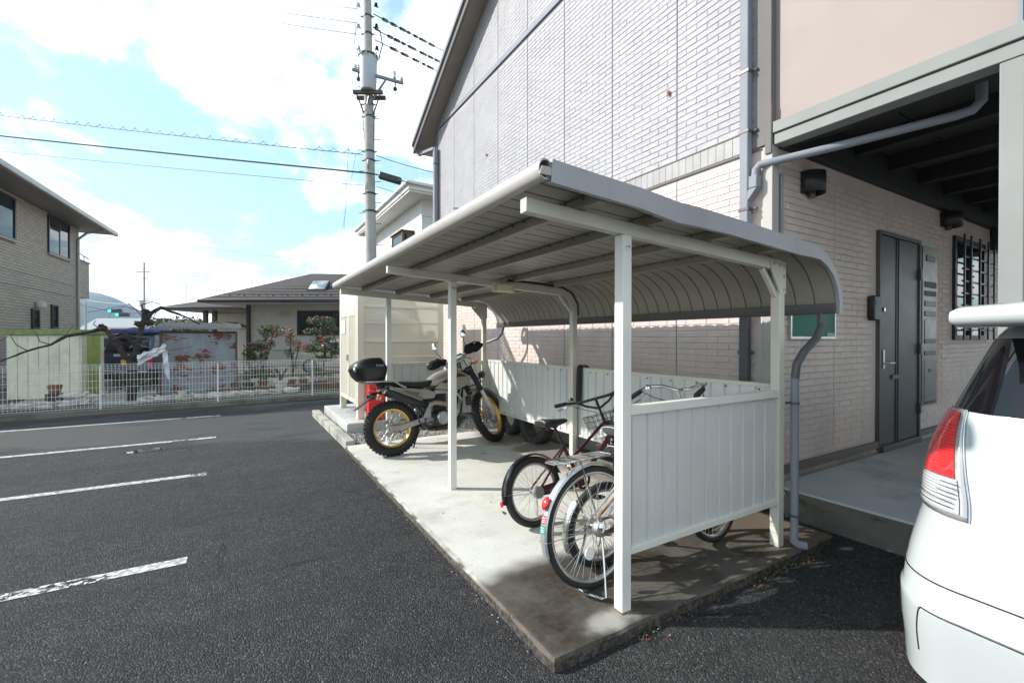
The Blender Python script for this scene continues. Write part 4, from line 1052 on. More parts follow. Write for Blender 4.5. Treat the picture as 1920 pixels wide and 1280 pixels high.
b = MB(); b.tube([(.0,-.05,.318),(.40,-.05,.37)], .006, 5); b.lathe([(.06,-.003),(.085,-.003),(.085,.003),(.06,.003),(.06,-.003)], 24, Matrix.Translation((0,.07,.318)) @ RX); b.tube([(0,.07,.40),(.42,.07,.40)], .007, 5); b.tube([(0,.07,.235),(.42,.07,.33)], .007, 5); mb_(b, 'drive_chain', 'dark_steel')
# rear mudguard, tail lamp, plate, rack
b = mud(.0,.715,.62,.07,-.05,.03); mb_(b, 'rear_mudguard', 'black_matte')
b = MB(); b.loft([[(-.16,-.075,.73),(-.16,.075,.73),(-.16,.075,.70),(-.16,-.075,.70)],[(-.28,-.085,.66),(-.28,.085,.66),(-.28,.085,.645),(-.28,-.085,.645)],[(-.41,-.06,.56),(-.41,.06,.56),(-.41,.06,.552),(-.41,-.06,.552)]]); mb_(b, 'plate_bracket', 'black_matte')
b = MB(); b.box(-.25,-.17,-.045,.045,.735,.785); mb_(b, 'tail_lamp', 'red_reflector', bevel=.01)
b = MB(); b.tube([(.16,-.11,.775),(.10,-.115,.80),(.02,-.12,.855),(-.28,-.12,.862),(-.30,-.08,.862),(-.30,.08,.862),(-.28,.12,.862),(.02,.12,.855),(.10,.115,.80),(.16,.11,.775)], .011, 8)
for x in (-.2,-.1,0): b.tube([(x,-.12,.86),(x,.12,.86)], .008, 6)
mb_(b, 'rear_rack', 'silver_paint')
# top box, lid and lower shell
def tbx(zs, name, m):
    b = MB(); rings = []
    for (z, x0, x1, hw) in zs:
        cx = (x0+x1)/2; hx = (x1-x0)/2; r = []
        for j in range(28):
            a = 2*pi*j/28; ca, sa = cos(a), sin(a); e = 2/3.6
            r.append((cx + hx*abs(ca)**e*(1 if ca > 0 else -1), hw*abs(sa)**e*(1 if sa > 0 else -1), z))
        rings.append(r)
    return mb_(b.loft(rings), name, m)
TB = tbx([(.872,-.34,-.08,.12),(.882,-.37,-.07,.145),(.94,-.42,-.055,.18),(1.005,-.445,-.045,.195),(1.01,-.45,-.04,.20)], 'top_box', 'black')
o = tbx([(1.014,-.45,-.04,.20),(1.02,-.45,-.045,.20),(1.07,-.43,-.065,.19),(1.115,-.36,-.09,.165),(1.135,-.28,-.11,.13),(1.14,-.22,-.14,.09)], 'top_box_lid', 'black')
b = MB(); b.box(-.40,-.08,-.19,.19,1.0,1.02); mb_(b, 'lid_seam', 'black_matte')
text_mesh('SHAD', .034, 'box_lettering', M['silver_paint'], MT, Matrix.Translation((-.16,-.197,1.035)) @ RX, ext=.002)
b = MB(); b.ell((-.425,-.14,1.0), (.02,.03,.03), 10, 6); mb_(b, 'box_reflector', 'alu_dull')
# cables
b = MB(); b.tube([(bz.x-.03,-.15,bz.z+.06),(1.05,-.10,1.10),(1.06,-.08,.95),(1.0,-.09,.80),(1.03,-.10,.62),(1.12,-.08,.50),(1.2,-.06,.45)], .004, 5); b.tube([(bz.x-.03,.12,bz.z+.06),(1.08,.06,1.08),(1.02,.03,.9),(.9,.05,.8)], .004, 5); mb_(b, 'cables', 'black')
b = MB(); b.box(.95,1.0,-.14,-.05,.50,.62); mb_(b, 'horn', 'dark_steel', bevel=.01)

# ================================================================ bicycles
def bicycle(loc, rz, lean, label, R, wb, frame_m, opt, steer=0):
    t = thing('bicycle', loc, label, 'bicycle', 'bicycles parked under the shelter', rot=(rad(-lean), 0, rad(rz)), local=True)
    def B_(b, name, m, par=None, **k): return b.build(name, M[m], par or t, **k)
    rt = opt.get('rt', .017)
    wheel(t, (0,0,R), R, rt, opt.get('rim','alu'), 'rubber', 36, .018, .026, name='rear_wheel', rimw=.011)
    ha = rad(opt.get('ha', 68)); hx, hz = wb - (opt['head_z']-R)/math.tan(ha) - .03, opt['head_z']
    ax = Vector((hx,0,hz)); ad = Vector((-cos(ha),0,sin(ha)))
    T = Matrix.Translation(ax) @ Matrix.Rotation(rad(steer), 4, ad) @ Matrix.Translation(-ax)
    wheel(t, (wb,0,R), R, rt, opt.get('rim','alu'), 'rubber', 36, .014, .022, T=T, name='front_wheel', rimw=.011)
    bb = Vector((opt['bb'],0,opt['bbz'])); sp = Vector((opt['sx'],0,opt['sz'])); st_top = bb.lerp(sp, opt.get('stf',.78))
    hb = ax - ad*.05; ht = ax + ad*.08
    b = MB(); b.tube([bb, st_top], .016, 10); b.tube([ht, hb], .019, 10)
    if opt['style'] == 'mini':
        b.tube([hb, bb.lerp(hb,.35)+Vector((0,0,-.02)), bb + Vector((0,0,.015))], .021, 10); b.tube([ht, bb.lerp(sp,.35)], .013, 8)
    else:
        b.tube([hb + ad*.02, bb + Vector((.16,0,.02)), bb], .017, 10); b.tube([ht - ad*.02, bb.lerp(sp,.55)+Vector((.25,0,-.06)), bb.lerp(sp,.40)], .013, 8)
    for s_ in (-1, 1):
        b.tube([bb + Vector((0,s_*.03,0)), (0, s_*.055, R)], .009, 8); b.tube([st_top + Vector((-.01,s_*.012,-.02)), (0, s_*.055, R)], .008, 8)
    b.lathe([(.022,-.035),(.022,.035)], 12, Matrix.Translation(bb) @ RX)
    B_(b, 'frame', frame_m)
    b = MB(); b.tube([st_top, sp], .012, 10); b.tube([st_top - Vector((0,0,.012)), st_top + Vector((0,0,.012))], .020, 10); B_(b, 'seat_post', opt.get('post','alu'))
    # saddle with springs
    S_ = B_saddle(t, sp, opt.get('saddle','seat'))
    b = MB()
    for s_ in (-1, 1):
        b.tube([hb + Vector((0,s_*.03,-.01)), hb.lerp(Vector((wb,0,R)),.3)+Vector((0,s_*.04,0)), (wb, s_*.045, R)], [.013,.012,.008], 8)
    b.xf(T); B_(b, 'fork', opt.get('fork', frame_m))
    # mudguards
    for nm, cx, a0, a1, TT in (('rear_mudguard',0,opt.get('ma0',40),opt.get('ma1',205),None),('front_mudguard',wb,60,150,T)):
        b = ring_arc(R+.014, rad(a0), rad(a1), 26, [(-.006,-.026),(.004,-.018),(.008,0),(.004,.018),(-.006,.026),(-.003,.020),(.004,0),(-.003,-.020)], Matrix.Translation((cx,0,R)))
        if TT: b.xf(TT)
        g = B_(b, nm, opt.get('guard','alu'), fix=True)
        b = MB(); aa = rad(a1-14)
        for s_ in (-1, 1): b.tube([(cx, s_*.05, R), (cx + (R+.02)*cos(aa), s_*.024, R + (R+.02)*sin(aa))], .0022, 5)
        if TT: b.xf(TT)
        B_(b, 'mudguard_stay', 'alu', g)
    if opt.get('reflector'):
        aa = rad(opt['ref_a']); p = Vector(((R+.035)*cos(aa), 0, R + (R+.035)*sin(aa)))
        b = MB(); b.ell(p, opt['ref_s'], 14, 8, M=Matrix.Rotation(-(aa-pi/2)+pi/2*0,3,'Y')); B_(b, 'rear_reflector', 'red_reflector')
    # crank, pedals, chain case
    b = MB(); b.lathe([(.055,-.003),(.075,-.003),(.075,.003),(.055,.003),(.055,-.003)], 26, Matrix.Translation(bb + Vector((0,-.045,0))) @ RX); ca = rad(opt.get('crank', 60)); cv = Vector((cos(ca),0,sin(ca)))*.16
    b.bar(bb + Vector((0,-.06,0)), bb + Vector((0,-.062,0)) + cv, .012, .018, (0,1,0)); b.bar(bb + Vector((0,.05,0)), bb + Vector((0,.062,0)) - cv, .012, .018, (0,1,0))
    cr = B_(b, 'crankset', opt.get('crank_m','alu_dull'))
    for s_, v in ((-1, cv), (1, -cv)):
        b = MB(); p = bb + Vector((0, s_*.062, 0)) + v; b.box(p.x-.04,p.x+.04,min(p.y, p.y+s_*.09),max(p.y, p.y+s_*.09),p.z-.010,p.z+.010); B_(b, 'pedal', 'black_matte', bevel=.004)
    b = MB(); b.prism([(-.03,R-.03),(-.03,R+.03),(bb.x-.03,bb.z+.05),(bb.x+.03,bb.z+.05),(bb.x+.03,bb.z-.04),(bb.x-.03,bb.z-.05)], -.058,-.046); B_(b, 'chain_case', opt.get('case','dark_steel'), bevel=.004)
    # bars
    if opt['bar'] == 'riser':
        base = ht + ad*.02; top = base + ad*opt['rise']; b = MB(); b.tube([ht, base + ad*.04], .015, 10)
        for s_ in (-1, 1): b.tube([base + ad*.10, (base+ad*.10).lerp(top,.5) + Vector((0,s_*.10,0)), top + Vector((.0,s_*.16,0))], .010, 8)
        b.tube([base, top], .012, 8)
        b.tube([top + Vector((-.10,-.28,.02)), top + Vector((-.03,-.20,.01)), top + Vector((0,-.12,0)), top + Vector((0,.12,0)), top + Vector((-.03,.20,.01)), top + Vector((-.10,.28,.02))], .012, 10)
        gp = [(top + Vector((-.135,s_*.315,.015)), top + Vector((-.06,s_*.235,.018)), s_) for s_ in (-1, 1)]; bm = opt.get('bar_m','black')
    else:
        base = ht; top = ht + ad*opt['rise'] + Vector((.06,0,0)); b = MB(); b.tube([ht, ht + ad*opt['rise'], top], .012, 10)
        b.tube([top + Vector((-.24,-.235,-.03)), top + Vector((-.17,-.23,.0)), top + Vector((-.08,-.21,.035)), top + Vector((-.01,-.14,.03)), top + Vector((0,-.04,0)), top + Vector((0,.04,0)), top + Vector((-.01,.14,.03)), top + Vector((-.08,.21,.035)), top + Vector((-.17,.23,.0)), top + Vector((-.24,.235,-.03))], .0115, 10)
        gp = [(top + Vector((-.25,s_*.237,-.032)), top + Vector((-.14,s_*.227,.007)), s_) for s_ in (-1, 1)]; bm = 'chrome'
    b.xf(T); H_ = B_(b, 'handlebar', bm)
    for p, q, s_ in gp:
        b = MB(); b.tube([p, p.lerp(q,.1), p.lerp(q,.9), q], [.014,.017,.016,.013], 12); b.xf(T); B_(b, 'grip', 'black_matte', H_)
        b = MB(); b.tube([q + Vector((.02,-s_*.02,-.02)), q.lerp(p,.5) + Vector((.045,0,-.035)), p + Vector((.03,0,-.04))], .005, 6); b.xf(T); B_(b, 'brake_lever', 'alu' if opt['bar'] != 'riser' else 'alu', H_)
    b = MB(); q = gp[1][1]; b.lathe([(.0,.03),(.014,.028),(.022,.014),(.024,0),(0,0)], 14, Matrix.Translation(q + Vector((.04,-.03,.012)))); b.xf(T); B_(b, 'bell', 'chrome' if opt['bar'] != 'riser' else 'black', H_)
    b = MB(); m_ = ax + Vector((.09,0,.0))
    for s_ in (-1, 1):
        g0 = gp[0][1] if s_ < 0 else gp[1][1]
        b.tube([g0, g0 + Vector((.07,-s_*.05,-.05)), Vector((hx+.12, s_*.05, (g0.z+hz)/2)), ax + Vector((.05,s_*.02,-.02)), hb + Vector((.02,s_*.01,-.06))], .0028, 5)
    b.xf(T); B_(b, 'brake_cables', 'black', H_)
    if opt.get('basket'):
        b = MB(); bx0, bx1, bw0, bw1, bz0, bz1 = ax.x+.07, ax.x+.07, .145, .205, ax.z-.10, ax.z+.15
        def rg(u):  # u 0..1 bottom to top
            w = bw0 + (bw1-bw0)*u; x0 = ax.x + .045 - .0*u; x1 = ax.x + .27 + .08*u; z = bz0 + (bz1-bz0)*u; return [(x0,-w,z),(x1,-w,z),(x1,w,z),(x0,w,z)]
        for u in (0,.2,.4,.6,.8,1): 
            b.tube(rg(u), .004 if u in (0,1) else .0026, 5, True)
        for e in range(4):
            for k in range(10):
                p0 = Vector(rg(0)[e]).lerp(Vector(rg(0)[(e+1)%4]), k/10); p1 = Vector(rg(1)[e]).lerp(Vector(rg(1)[(e+1)%4]), k/10); b.tube([p0, p1], .0025, 4)
        for k in range(10):
            p0 = Vector(rg(0)[0]).lerp(Vector(rg(0)[1]), k/10); p1 = Vector(rg(0)[3]).lerp(Vector(rg(0)[2]), k/10); b.tube([p0, p1], .0025, 4)
        b.xf(T); B_(b, 'basket', opt.get('basket_m','dark_steel'), fix=False)
        b = MB(); b.bar(hb + Vector((.03,0,0)), (ax.x+.16,0,bz0-.005), .03, .006, (0,1,0)); b.box(ax.x+.035,ax.x+.05,-.05,.05,ax.z-.02,ax.z+.08); b.xf(T); B_(b, 'basket_bracket', 'black')
    if opt.get('rack'):
        z = 2*R + .055; b = MB(); b.tube([(.10,-.06,z),(.12,-.045,z),(.12,.045,z),(.10,.06,z),(-.22,.065,z),(-.27,.04,z-.003),(-.27,-.04,z-.003),(-.22,-.065,z)], .005, 6, True)
        for y in (-.035,-.012,.012,.035): b.tube([(.12,y,z),(-.26,y,z)], .0035, 5)
        for x in (0,-.12,-.2): b.tube([(x,-.065,z),(x,.065,z)], .0035, 5)
        for s_ in (-1, 1): b.tube([(-.12,s_*.063,z),(0,s_*.06,R)], .005, 6)
        b.tube([(.12,-.04,z),(opt['sx']-.06,0,z+.0)], .004, 5)
        B_(b, 'rear_rack', 'chrome')
    if opt.get('stand') == 'centre':
        b = MB(); b.tube([(0,-.06,R),(-.005,-.075,R-.10),(-.055,-.135,.01),(-.075,-.12,.006),(-.10,-.04,.006),(-.10,.04,.006),(-.075,.12,.006),(-.055,.135,.01),(-.005,.075,R-.10),(0,.06,R)], .0065, 8); B_(b, 'stand', 'chrome')
    else:
        b = MB(); b.tube([(.06,.05,R-.01),(.10,.11,R*.45),(.13,.17,.012)], .007, 8); B_(b, 'stand', 'alu')
    b = MB(); b.lathe([(0,-.02),(.04,-.02),(.045,0),(.04,.02),(0,.02)], 18, Matrix.Translation((0,-.055,R)) @ RX); B_(b, 'rear_brake', 'alu_dull')
    return t, T, ax, B_
def B_saddle(t, sp, m):
    b = MB(); rings = []
    for (dx, w, h, z) in [(-.135,.045,.022,.010),(-.125,.075,.036,.006),(-.09,.095,.042,.004),(-.04,.088,.040,.0),(.01,.055,.034,-.002),(.06,.032,.028,-.002),(.11,.022,.022,.0),(.135,.010,.012,-.004)]:
        r = []
        for j in range(16):
            a = 2*pi*j/16; ca, sa = cos(a), sin(a)
            r.append((sp.x+dx, w*abs(ca)**.75*(1 if ca > 0 else -1), sp.z + .03 + z + (h*.55*sa if sa > 0 else h*sa)))
        rings.append(r)
    b.loft(rings); s_ = b.build('saddle', M[m], t)
    b = MB()
    for s in (-1, 1):
        b.tube([(sp.x+.11,s*.012,sp.z+.012),(sp.x,s*.02,sp.z-.012),(sp.x-.09,s*.03,sp.z-.010)], .0035, 6)
        b.tube([(sp.x-.095+.012*cos(k*1.1), s*.045+.012*sin(k*1.1), sp.z-.028+k*.0022) for k in range(24)], .0028, 5)
    b.box(sp.x-.02,sp.x+.02,-.025,.025,sp.z-.02,sp.z+.0); b.build('saddle_springs', M['dark_steel'], s_, fix=False)
    b = MB(); P_ = [(sp.x-.138, .07*cos(a), sp.z+.030+.020*sin(a)) for a in [pi*k/10 for k in range(11)]]; b.tube(P_, .002, 4)
    b.build('saddle_piping', M['white'], s_)
    return s_
t1, T1, ax1, B1 = bicycle((1.83,2.71,.06), 3, 8, 'small wheeled maroon bicycle with wire basket and tall black handlebar', .25, .98, 'maroon',
    dict(style='mini', head_z=.60, bb=.44, bbz=.265, sx=.235, sz=.70, stf=.62, bar='riser', rise=.19, guard='black_gloss', reflector=True, ref_a=188, ref_s=(.022,.016,.010), rt=.026, basket=True, crank=-60, crank_m='maroon', post='black', ha=68, ma0=20, ma1=190, case='maroon'), steer=31)
b = MB()
for k in range(7): b.ell((ax1.x+.10+.03*(k%4), -.08+.03*k, ax1.z-.035+.015*(k%3)), (.05,.045,.03), 10, 6, jit=.7, seed=k)
b.xf(T1); Mw = Matrix.Translation(t1.location) @ t1.rotation_euler.to_matrix().to_4x4(); b.xf(Mw)
b.build('plastic_bag', M['plastic_bag'], label='crumpled white plastic bag in the wire basket of the maroon bicycle', cat='bag', loc=tuple(Mw @ T1 @ Vector((ax1.x+.15,0,ax1.z-.05))))
t2, T2, ax2, B2 = bicycle((1.668,1.885,.06), 1, 5, 'silver city bicycle with chrome rack and red rear reflector at the near post', .326, 1.07, 'silver_paint',
    dict(style='city', head_z=.76, bb=.47, bbz=.28, sx=.30, sz=.80, stf=.66, bar='city', rise=.20, guard='silver_paint', reflector=True, ref_a=150, ref_s=(.036,.024,.014), rack=True, stand='centre', crank=70, ha=70, case='alu_dull', saddle='cloth_grey', ma0=45, ma1=196, rt=.019), steer=6)
for k, (a_, m_) in enumerate(((163,'red_sticker'),(171,'green_sticker'))):
    b = ring_arc(.326+.014, rad(a_-3.6), rad(a_+3.6), 6, [(.0045,-.019),(.0095,0),(.0045,.019),(.003,.0)], Matrix.Translation((0,0,.326))); st_ = B2(b, 'mudguard_sticker', m_, label=('red' if k == 0 else 'green') + ' registration sticker on the rear mudguard')
    for q in (-1.6, .2, 1.8):
        b = ring_arc(.326+.0155, rad(a_+q-.35), rad(a_+q+.35), 2, [(.0045,-.013),(.0090,0),(.0045,.013),(.003,.0)], Matrix.Translation((0,0,.326))); B2(b, 'sticker_print', 'white', st_)
b = MB(); b.lathe([(0,-.004),(.032,-.004),(.032,.004),(0,.004)], 18, Matrix.Translation((-.06,-.028,.20)) @ RX); B2(b, 'spoke_reflector', 'white_gloss')
b = MB(); b.ell((.04,-.07,.335), (.07,.03,.05), 14, 8); B2(b, 'gear_cover', 'chrome')
t3, T3, ax3, B3 = bicycle((1.84,2.05,.06), -2, -3, 'old small wheeled bicycle with chipped white mudguards and rusty crank behind the silver bicycle', .255, .92, 'rusty',
    dict(style='mini', head_z=.56, bb=.40, bbz=.25, sx=.22, sz=.66, stf=.7, bar='city', rise=.14, guard='alu', rt=.022, crank=110, crank_m='rusty', case='rusty', ma0=140, ma1=205), steer=-8)

# spare car tyres under the back panel
tm = MB(); tm.lathe([(.20,-.07),(.215,-.085),(.25,-.095),(.29,-.09),(.305,-.075),(.31,-.04),(.31,.04),(.305,.075),(.29,.09),(.25,.095),(.215,.085),(.20,.07),(.195,.0),(.20,-.07)], 40)
tme = mesh_of(tm, 'car_tyre', M['rubber_dusty'])
for i, (x, y, rx, rz, lab) in enumerate([(3.33,4.95,78,90,'black car tyre leaning in the gap behind the back panel, nearer one'),(3.33,5.62,80,96,'black car tyre standing behind the motorcycle front wheel, farther one')]):
    o = piece(tme, 'car_tyre', (x, y, .31+.03), rot=(rad(90), 0, rad(rz))); tag(o, lab, 'tyre', 'spare tyres behind the shelter panel')
# elastic straps over the back rail
b = MB()
for k in range(4):
    y = 3.79-.05-k*.022; b.tube([(3.03,y,.75),(3.045,y,1.08),(3.05,y,1.125),(3.075,y-.004,1.135),(3.10,y-.008,1.12),(3.105,y-.01,1.06)], .009, 6)
b.build('rubber_strap', M['black_matte'], label='bundle of black rubber straps hooked over the back rail at the middle post', cat='strap', loc=(3.05,3.72,1.12))
b = MB()
for k in range(2): b.tube([(3.02,3.71-.03*k,1.13),(3.015,3.71-.03*k,.8),(3.01,3.70-.02*k,.45),(3.0,3.72-.02*k,.2)], .004, 5)
b.tube([(3.04,3.66,1.12),(3.06,3.63,1.14),(3.09,3.62,1.12)], .011, 8)
b.build('hanging_cord', M['cloth_grey'], label='thin dark cord hanging down the middle rear post', cat='cord', loc=(3.03,3.7,1.1))

# ================================================================ gas tank enclosure
E = thing('tank_enclosure', (2.2,7.7,.18), 'cream perforated steel enclosure on a concrete plinth at the far end of the shelter', 'enclosure')
ex0, ex1, ey0, ey1, ez0, ez1 = 1.53, 2.93, 7.14, 8.60, .18, 2.30
for (x, y) in ((ex0,ey0),(ex1,ey0),(ex0,ey1),(ex1,ey1)):
    b = MB(); sxx = 1 if x == ex0 else -1; syy = 1 if y == ey0 else -1
    x_a, x_b = sorted((x, x+sxx*.10)); y_a, y_b = sorted((y, y+syy*.10)); b.box(x_a,x_b,y_a,y_b,ez0,ez1); b.build('corner_post', M['encl'], E, bevel=.006)
for z0, z1 in ((ez1-.10,ez1+.002),(1.90,1.945),(1.36,1.42),(.36,.40)):
    b = MB(); b.box(ex0+.1,ex1-.1,ey0-.012,ey0+.03,z0,z1); b.build('rail', M['encl'], E, bevel=.003)
for z in (1.66,1.13,.88,.62):
    b = MB(); b.box(ex0+.1,ex1-.1,ey0-.002,ey0+.02,z-.012,z+.012); b.build('thin_rail', M['encl'], E)
for z0, z1 in ((1.945,ez1-.1),(1.672,1.90),(1.42,1.648),(1.142,1.36),(.892,1.118),(.40,.868)):
    b = MB(); b.box(ex0+.1,ex1-.1,ey0+.006,ey0+.009,z0,z1); b.build('perforated_panel', M['perf'], E, smooth=False)
for z0, z1 in ((1.86,1.90),(ez1-.10,ez1)):
    b = MB(); b.box(ex0-.006,ex0+.02,ey0+.1,ey1-.1,z0,z1); b.build('side_rail', M['encl'], E, bevel=.003)
for (y0, y1) in ((7.26,7.84),(7.86,8.48)):
    b = MB(); b.box(ex0+.003,ex0+.006,y0+.06,y1-.06,.46,1.78); d = b.build('perforated_door', M['perf'], E, smooth=False)
    b = MB(); b.box(ex0-.004,ex0+.016,y0,y0+.06,.40,1.86); b.box(ex0-.004,ex0+.016,y1-.06,y1,.40,1.86); b.box(ex0-.004,ex0+.016,y0+.06,y1-.06,.40,.46); b.box(ex0-.004,ex0+.016,y0+.06,y1-.06,1.78,1.86); b.build('door_frame', M['encl'], d, bevel=.003)
b = MB(); b.box(ex0-.002,ex0+.012,ey0+.1,ey1-.1,1.90,2.20); b.build('side_panel', M['encl'], E)
b = MB(); b.box(ex0-.03,ex0-.004,7.82,7.86,1.05,1.15); b.build('latch', M['alu_dull'], E)
b = MB(); b.box(ex0-.008,ex0-.003,8.1,8.38,1.50,1.72); b.build('notice_plate', M['white'], E)
b = MB(); b.box(ex1-.03,ex1-.01,ey0+.1,ey1-.1,.4,ez1-.1); b.box(ex0+.1,ex1-.1,ey1-.03,ey1-.01,.4,ez1-.1); b.build('rear_panels', M['encl'], E)
t = thing('gas_tank', (2.22,7.85,.18), 'cream domed gas tank seen through the perforated panels', 'tank')
b = MB(); b.lathe([(.0,1.74),(.12,1.73),(.22,1.70),(.34,1.62),(.36,1.60),(.44,1.585),(.475,1.56),(.49,1.52),(.49,.30),(.45,.24),(0,.22)], 40, Matrix.Translation((2.22,7.85,.16))); b.build('vessel', M['encl'], t)
for k in range(4):
    a = pi/4 + k*pi/2; b = MB(); b.cyl((2.22+.4*cos(a),7.85+.4*sin(a),.18),(2.22+.4*cos(a),7.85+.4*sin(a),.42),.03,8); b.build('leg', M['encl'], t)
t = thing('extinguisher_box', (1.76,7.04,.18), 'red fire extinguisher box with white characters beside the plinth post', 'extinguisher box')
b = MB(); b.box(1.645,1.90,6.93,7.125,.19,.78); b.build('case', M['red_gloss'], t, bevel=.012)
b = MB(); b.box(1.66,1.885,6.922,6.93,.22,.76); d = b.build('door', M['red_gloss'], t, bevel=.003)
text_mesh('消\n火\n器', .095, 'lettering', M['white'], d, Matrix.Translation((1.79,6.920,.62)) @ RX)
b = MB(); b.box(1.69,1.735,6.915,6.924,.50,.56); b.build('handle', M['black'], d, bevel=.003)
b = MB()
for z in (.30,.335): b.box(1.68,1.86,6.920,6.924,z,z+.004)
b.build('louvre', M['red_sticker'], d)

# ================================================================ white hatchback, seen from behind
CAR = thing('parked_car', (2.2,-.07,0), 'white hatchback car parked nose first in the entrance, its rear lamp towards us', 'car')
YC = -.07
rows = [ # z, rear X, half width, front X
 (.09,2.24,.85,6.05),(.11,2.18,.872,6.07),(.22,2.17,.876,6.10),(.30,2.160,.882,6.13),(.38,2.155,.884,6.15),(.425,2.155,.884,6.15),(.440,2.168,.878,6.15),(.50,2.180,.876,6.14),(.505,2.182,.875,6.14),
 (.58,2.205,.868,6.12),(.66,2.245,.858,6.10),(.72,2.275,.850,6.05),(.80,2.300,.838,5.98),(.90,2.320,.828,5.80),(1.00,2.342,.812,5.45),(1.08,2.365,.795,5.10),(1.13,2.382,.780,4.98),
 (1.22,2.428,.752,4.80),(1.32,2.478,.722,4.60),(1.42,2.53,.69,4.40),(1.48,2.59,.655,4.20),(1.515,2.70,.575,3.9),(1.535,2.95,.48,3.6)]
def rowat(z):
    for i in range(len(rows)-1):
        a, b_ = rows[i], rows[i+1]
        if a[0] <= z <= b_[0]:
            f = (z-a[0])/(b_[0]-a[0]); return tuple(a[k] + (b_[k]-a[k])*f for k in range(4))
    return rows[-1] if z > rows[-1][0] else rows[0]
RCX, RCY = .40, .26
def srf(s, z, off=0, sign=1):
    # s: 0 centre of the tail, 1 where the corner starts, 2 where the side starts, 3 far front end of side
    _, xr, w, xf_ = rowat(z); crown = .035
    if s <= 1:
        y = (w-RCY)*s; x = xr + crown*(s**2)*.9; n_ = Vector((-1, .12*s, 0)).normalized()
    elif s <= 2:
        a = (s-1)*pi/2; e = 2/2.25
        x = xr + crown*.9 + (RCX-crown)*(1 - cos(a)**e); y = (w-RCY) + RCY*sin(a)**e; n_ = Vector((-cos(a)/1.0, sin(a)*1.3, 0)).normalized()
    else:
        f = s-2; x = xr + RCX + crown*.0 - crown*.1 + (xf_ - xr - RCX - .3)*f; y = w + .015*sin(pi*f); n_ = Vector((0,1,0))
    p = Vector((x, y, z)) + n_*off
    return Vector((p.x, YC + sign*p.y, p.z))
b = MB(); rings = []
SS = [k/6 for k in range(7)] + [1 + k/14 for k in range(1,15)] + [2 + k/16 for k in range(1,17)]
for (z, *_r) in rows:
    L_ = [srf(s, z) for s in SS]; R_ = [srf(s, z, 0, -1) for s in SS[1:]]
    # nose closing arc
    nose = []; e1 = L_[-1]; e2 = R_[-1]; xf_ = rowat(z)[3]
    for k in range(1, 10):
        a = pi*k/10; nose.append(Vector((e1.x + (xf_-e1.x)*sin(a)**.5, YC + (e1.y-YC)*(abs(cos(a))**.45)*(1 if cos(a) > 0 else -1), z)))
    rings.append(L_ + nose + R_[::-1])
def facet(lo, hi, name, m, **k):
    bb = MB(); bb.loft([r for r, q in zip(rings, rows) if lo <= q[0] <= hi], caps=k.pop('caps', False)); return bb.build(name, M[m], CAR, fix=True, ang=60, **k)
facet(.09, 1.13, 'body', 'car_white', caps=True)
facet(1.13, 1.42, 'window_glass', 'car_glass')
facet(1.42, 1.535, 'roof', 'car_white', caps=True)
def patch(name, m, s0, s1, z0f, z1f, off, ns=14, nz=14, parent=None, sign=1, thick=0):
    b = MB(); b.grid(lambda u, v: srf(s0 + (s1-s0)*u, z0f(u) + (z1f(u)-z0f(u))*v, off, sign), ns, nz)
    st = len(b.v); g0 = [i for i in range(st)]
    return b.build(name, M[m], parent or CAR, fix=False, solid=thick, ang=60)
# rear glass dips in the middle, white hatch corners rise beside it
for sg in (1, -1):
    # painted strip of the tailgate between lamp and glass
    # tail lamp: red upper part, clear lower part, rim
    def edge(v): return 1.30 - .22*(1-v)   # inner edge leans outward with height
    def lampgrid(z0, z1, off, a0=0, a1=1):
        b = MB()
        def fn(u, v):
            z = z0 + (z1-z0)*v; vv = (z-.735)/(1.135-.735); si = 1.11 + .30*max(vv,0)**1.2; so = 1.93
            s_ = si + (so-si)*(a0 + (a1-a0)*u); bulge = .022*sin(pi*min(max(vv,0),1)**.8)*sin(pi*(a0 + (a1-a0)*u))
            return srf(s_, z, off + bulge, sg)
        b.grid(fn, 18, 18); return b
    LP = lampgrid(.735,1.135,.004).build('tail_lamp', M['lamp_rim'], CAR, fix=False, solid=.004)
    lampgrid(.88,1.125,.011,.08,.80).build('lamp_red', M['lamp_red'], LP, fix=False)
    lampgrid(.755,.875,.011,.06,.86).build('lamp_clear', M['lamp_clear'], LP, fix=False)
    b = MB()
    for k in range(6): z = .775 + k*.017; b.tube([srf(1.21+.068*j, z, .024, sg) for j in range(8)], .0022, 5)
    b.build('lamp_ribs', M['chrome'], LP, kind='stuff')
    b = MB(); b.tube([srf(1.11 + .30*(k/16)**1.2 - .015, .735 + .40*k/16, .006, sg) for k in range(17)], .0025, 6); b.build('lamp_edge', M['chrome'], LP)
    # gaps: tailgate to bumper, bumper step, tailgate side
    b = MB(); b.tube([srf(.0 + 1.95*k/30, .503 + .0*k, .0005, sg) for k in range(31)], .0028, 5); b.build('panel_gap', M['black'], CAR)
    b = MB(); b.tube([srf(1.34 - .06*(1-cos(min(k,8)/8*pi/2)) - max(0,k-8)*.07, .22 + .178*sin(min(k,8)/8*pi/2), .001, sg) for k in range(26)], .0026, 5); b.build('bumper_gap', M['black'], CAR)
    b = MB(); b.grid(lambda u, v: srf(1.10*u, .398 + .022*v, .010*sin(pi*v), sg), 20, 4); b.build('bumper_ledge', M['car_white'], CAR, fix=False)
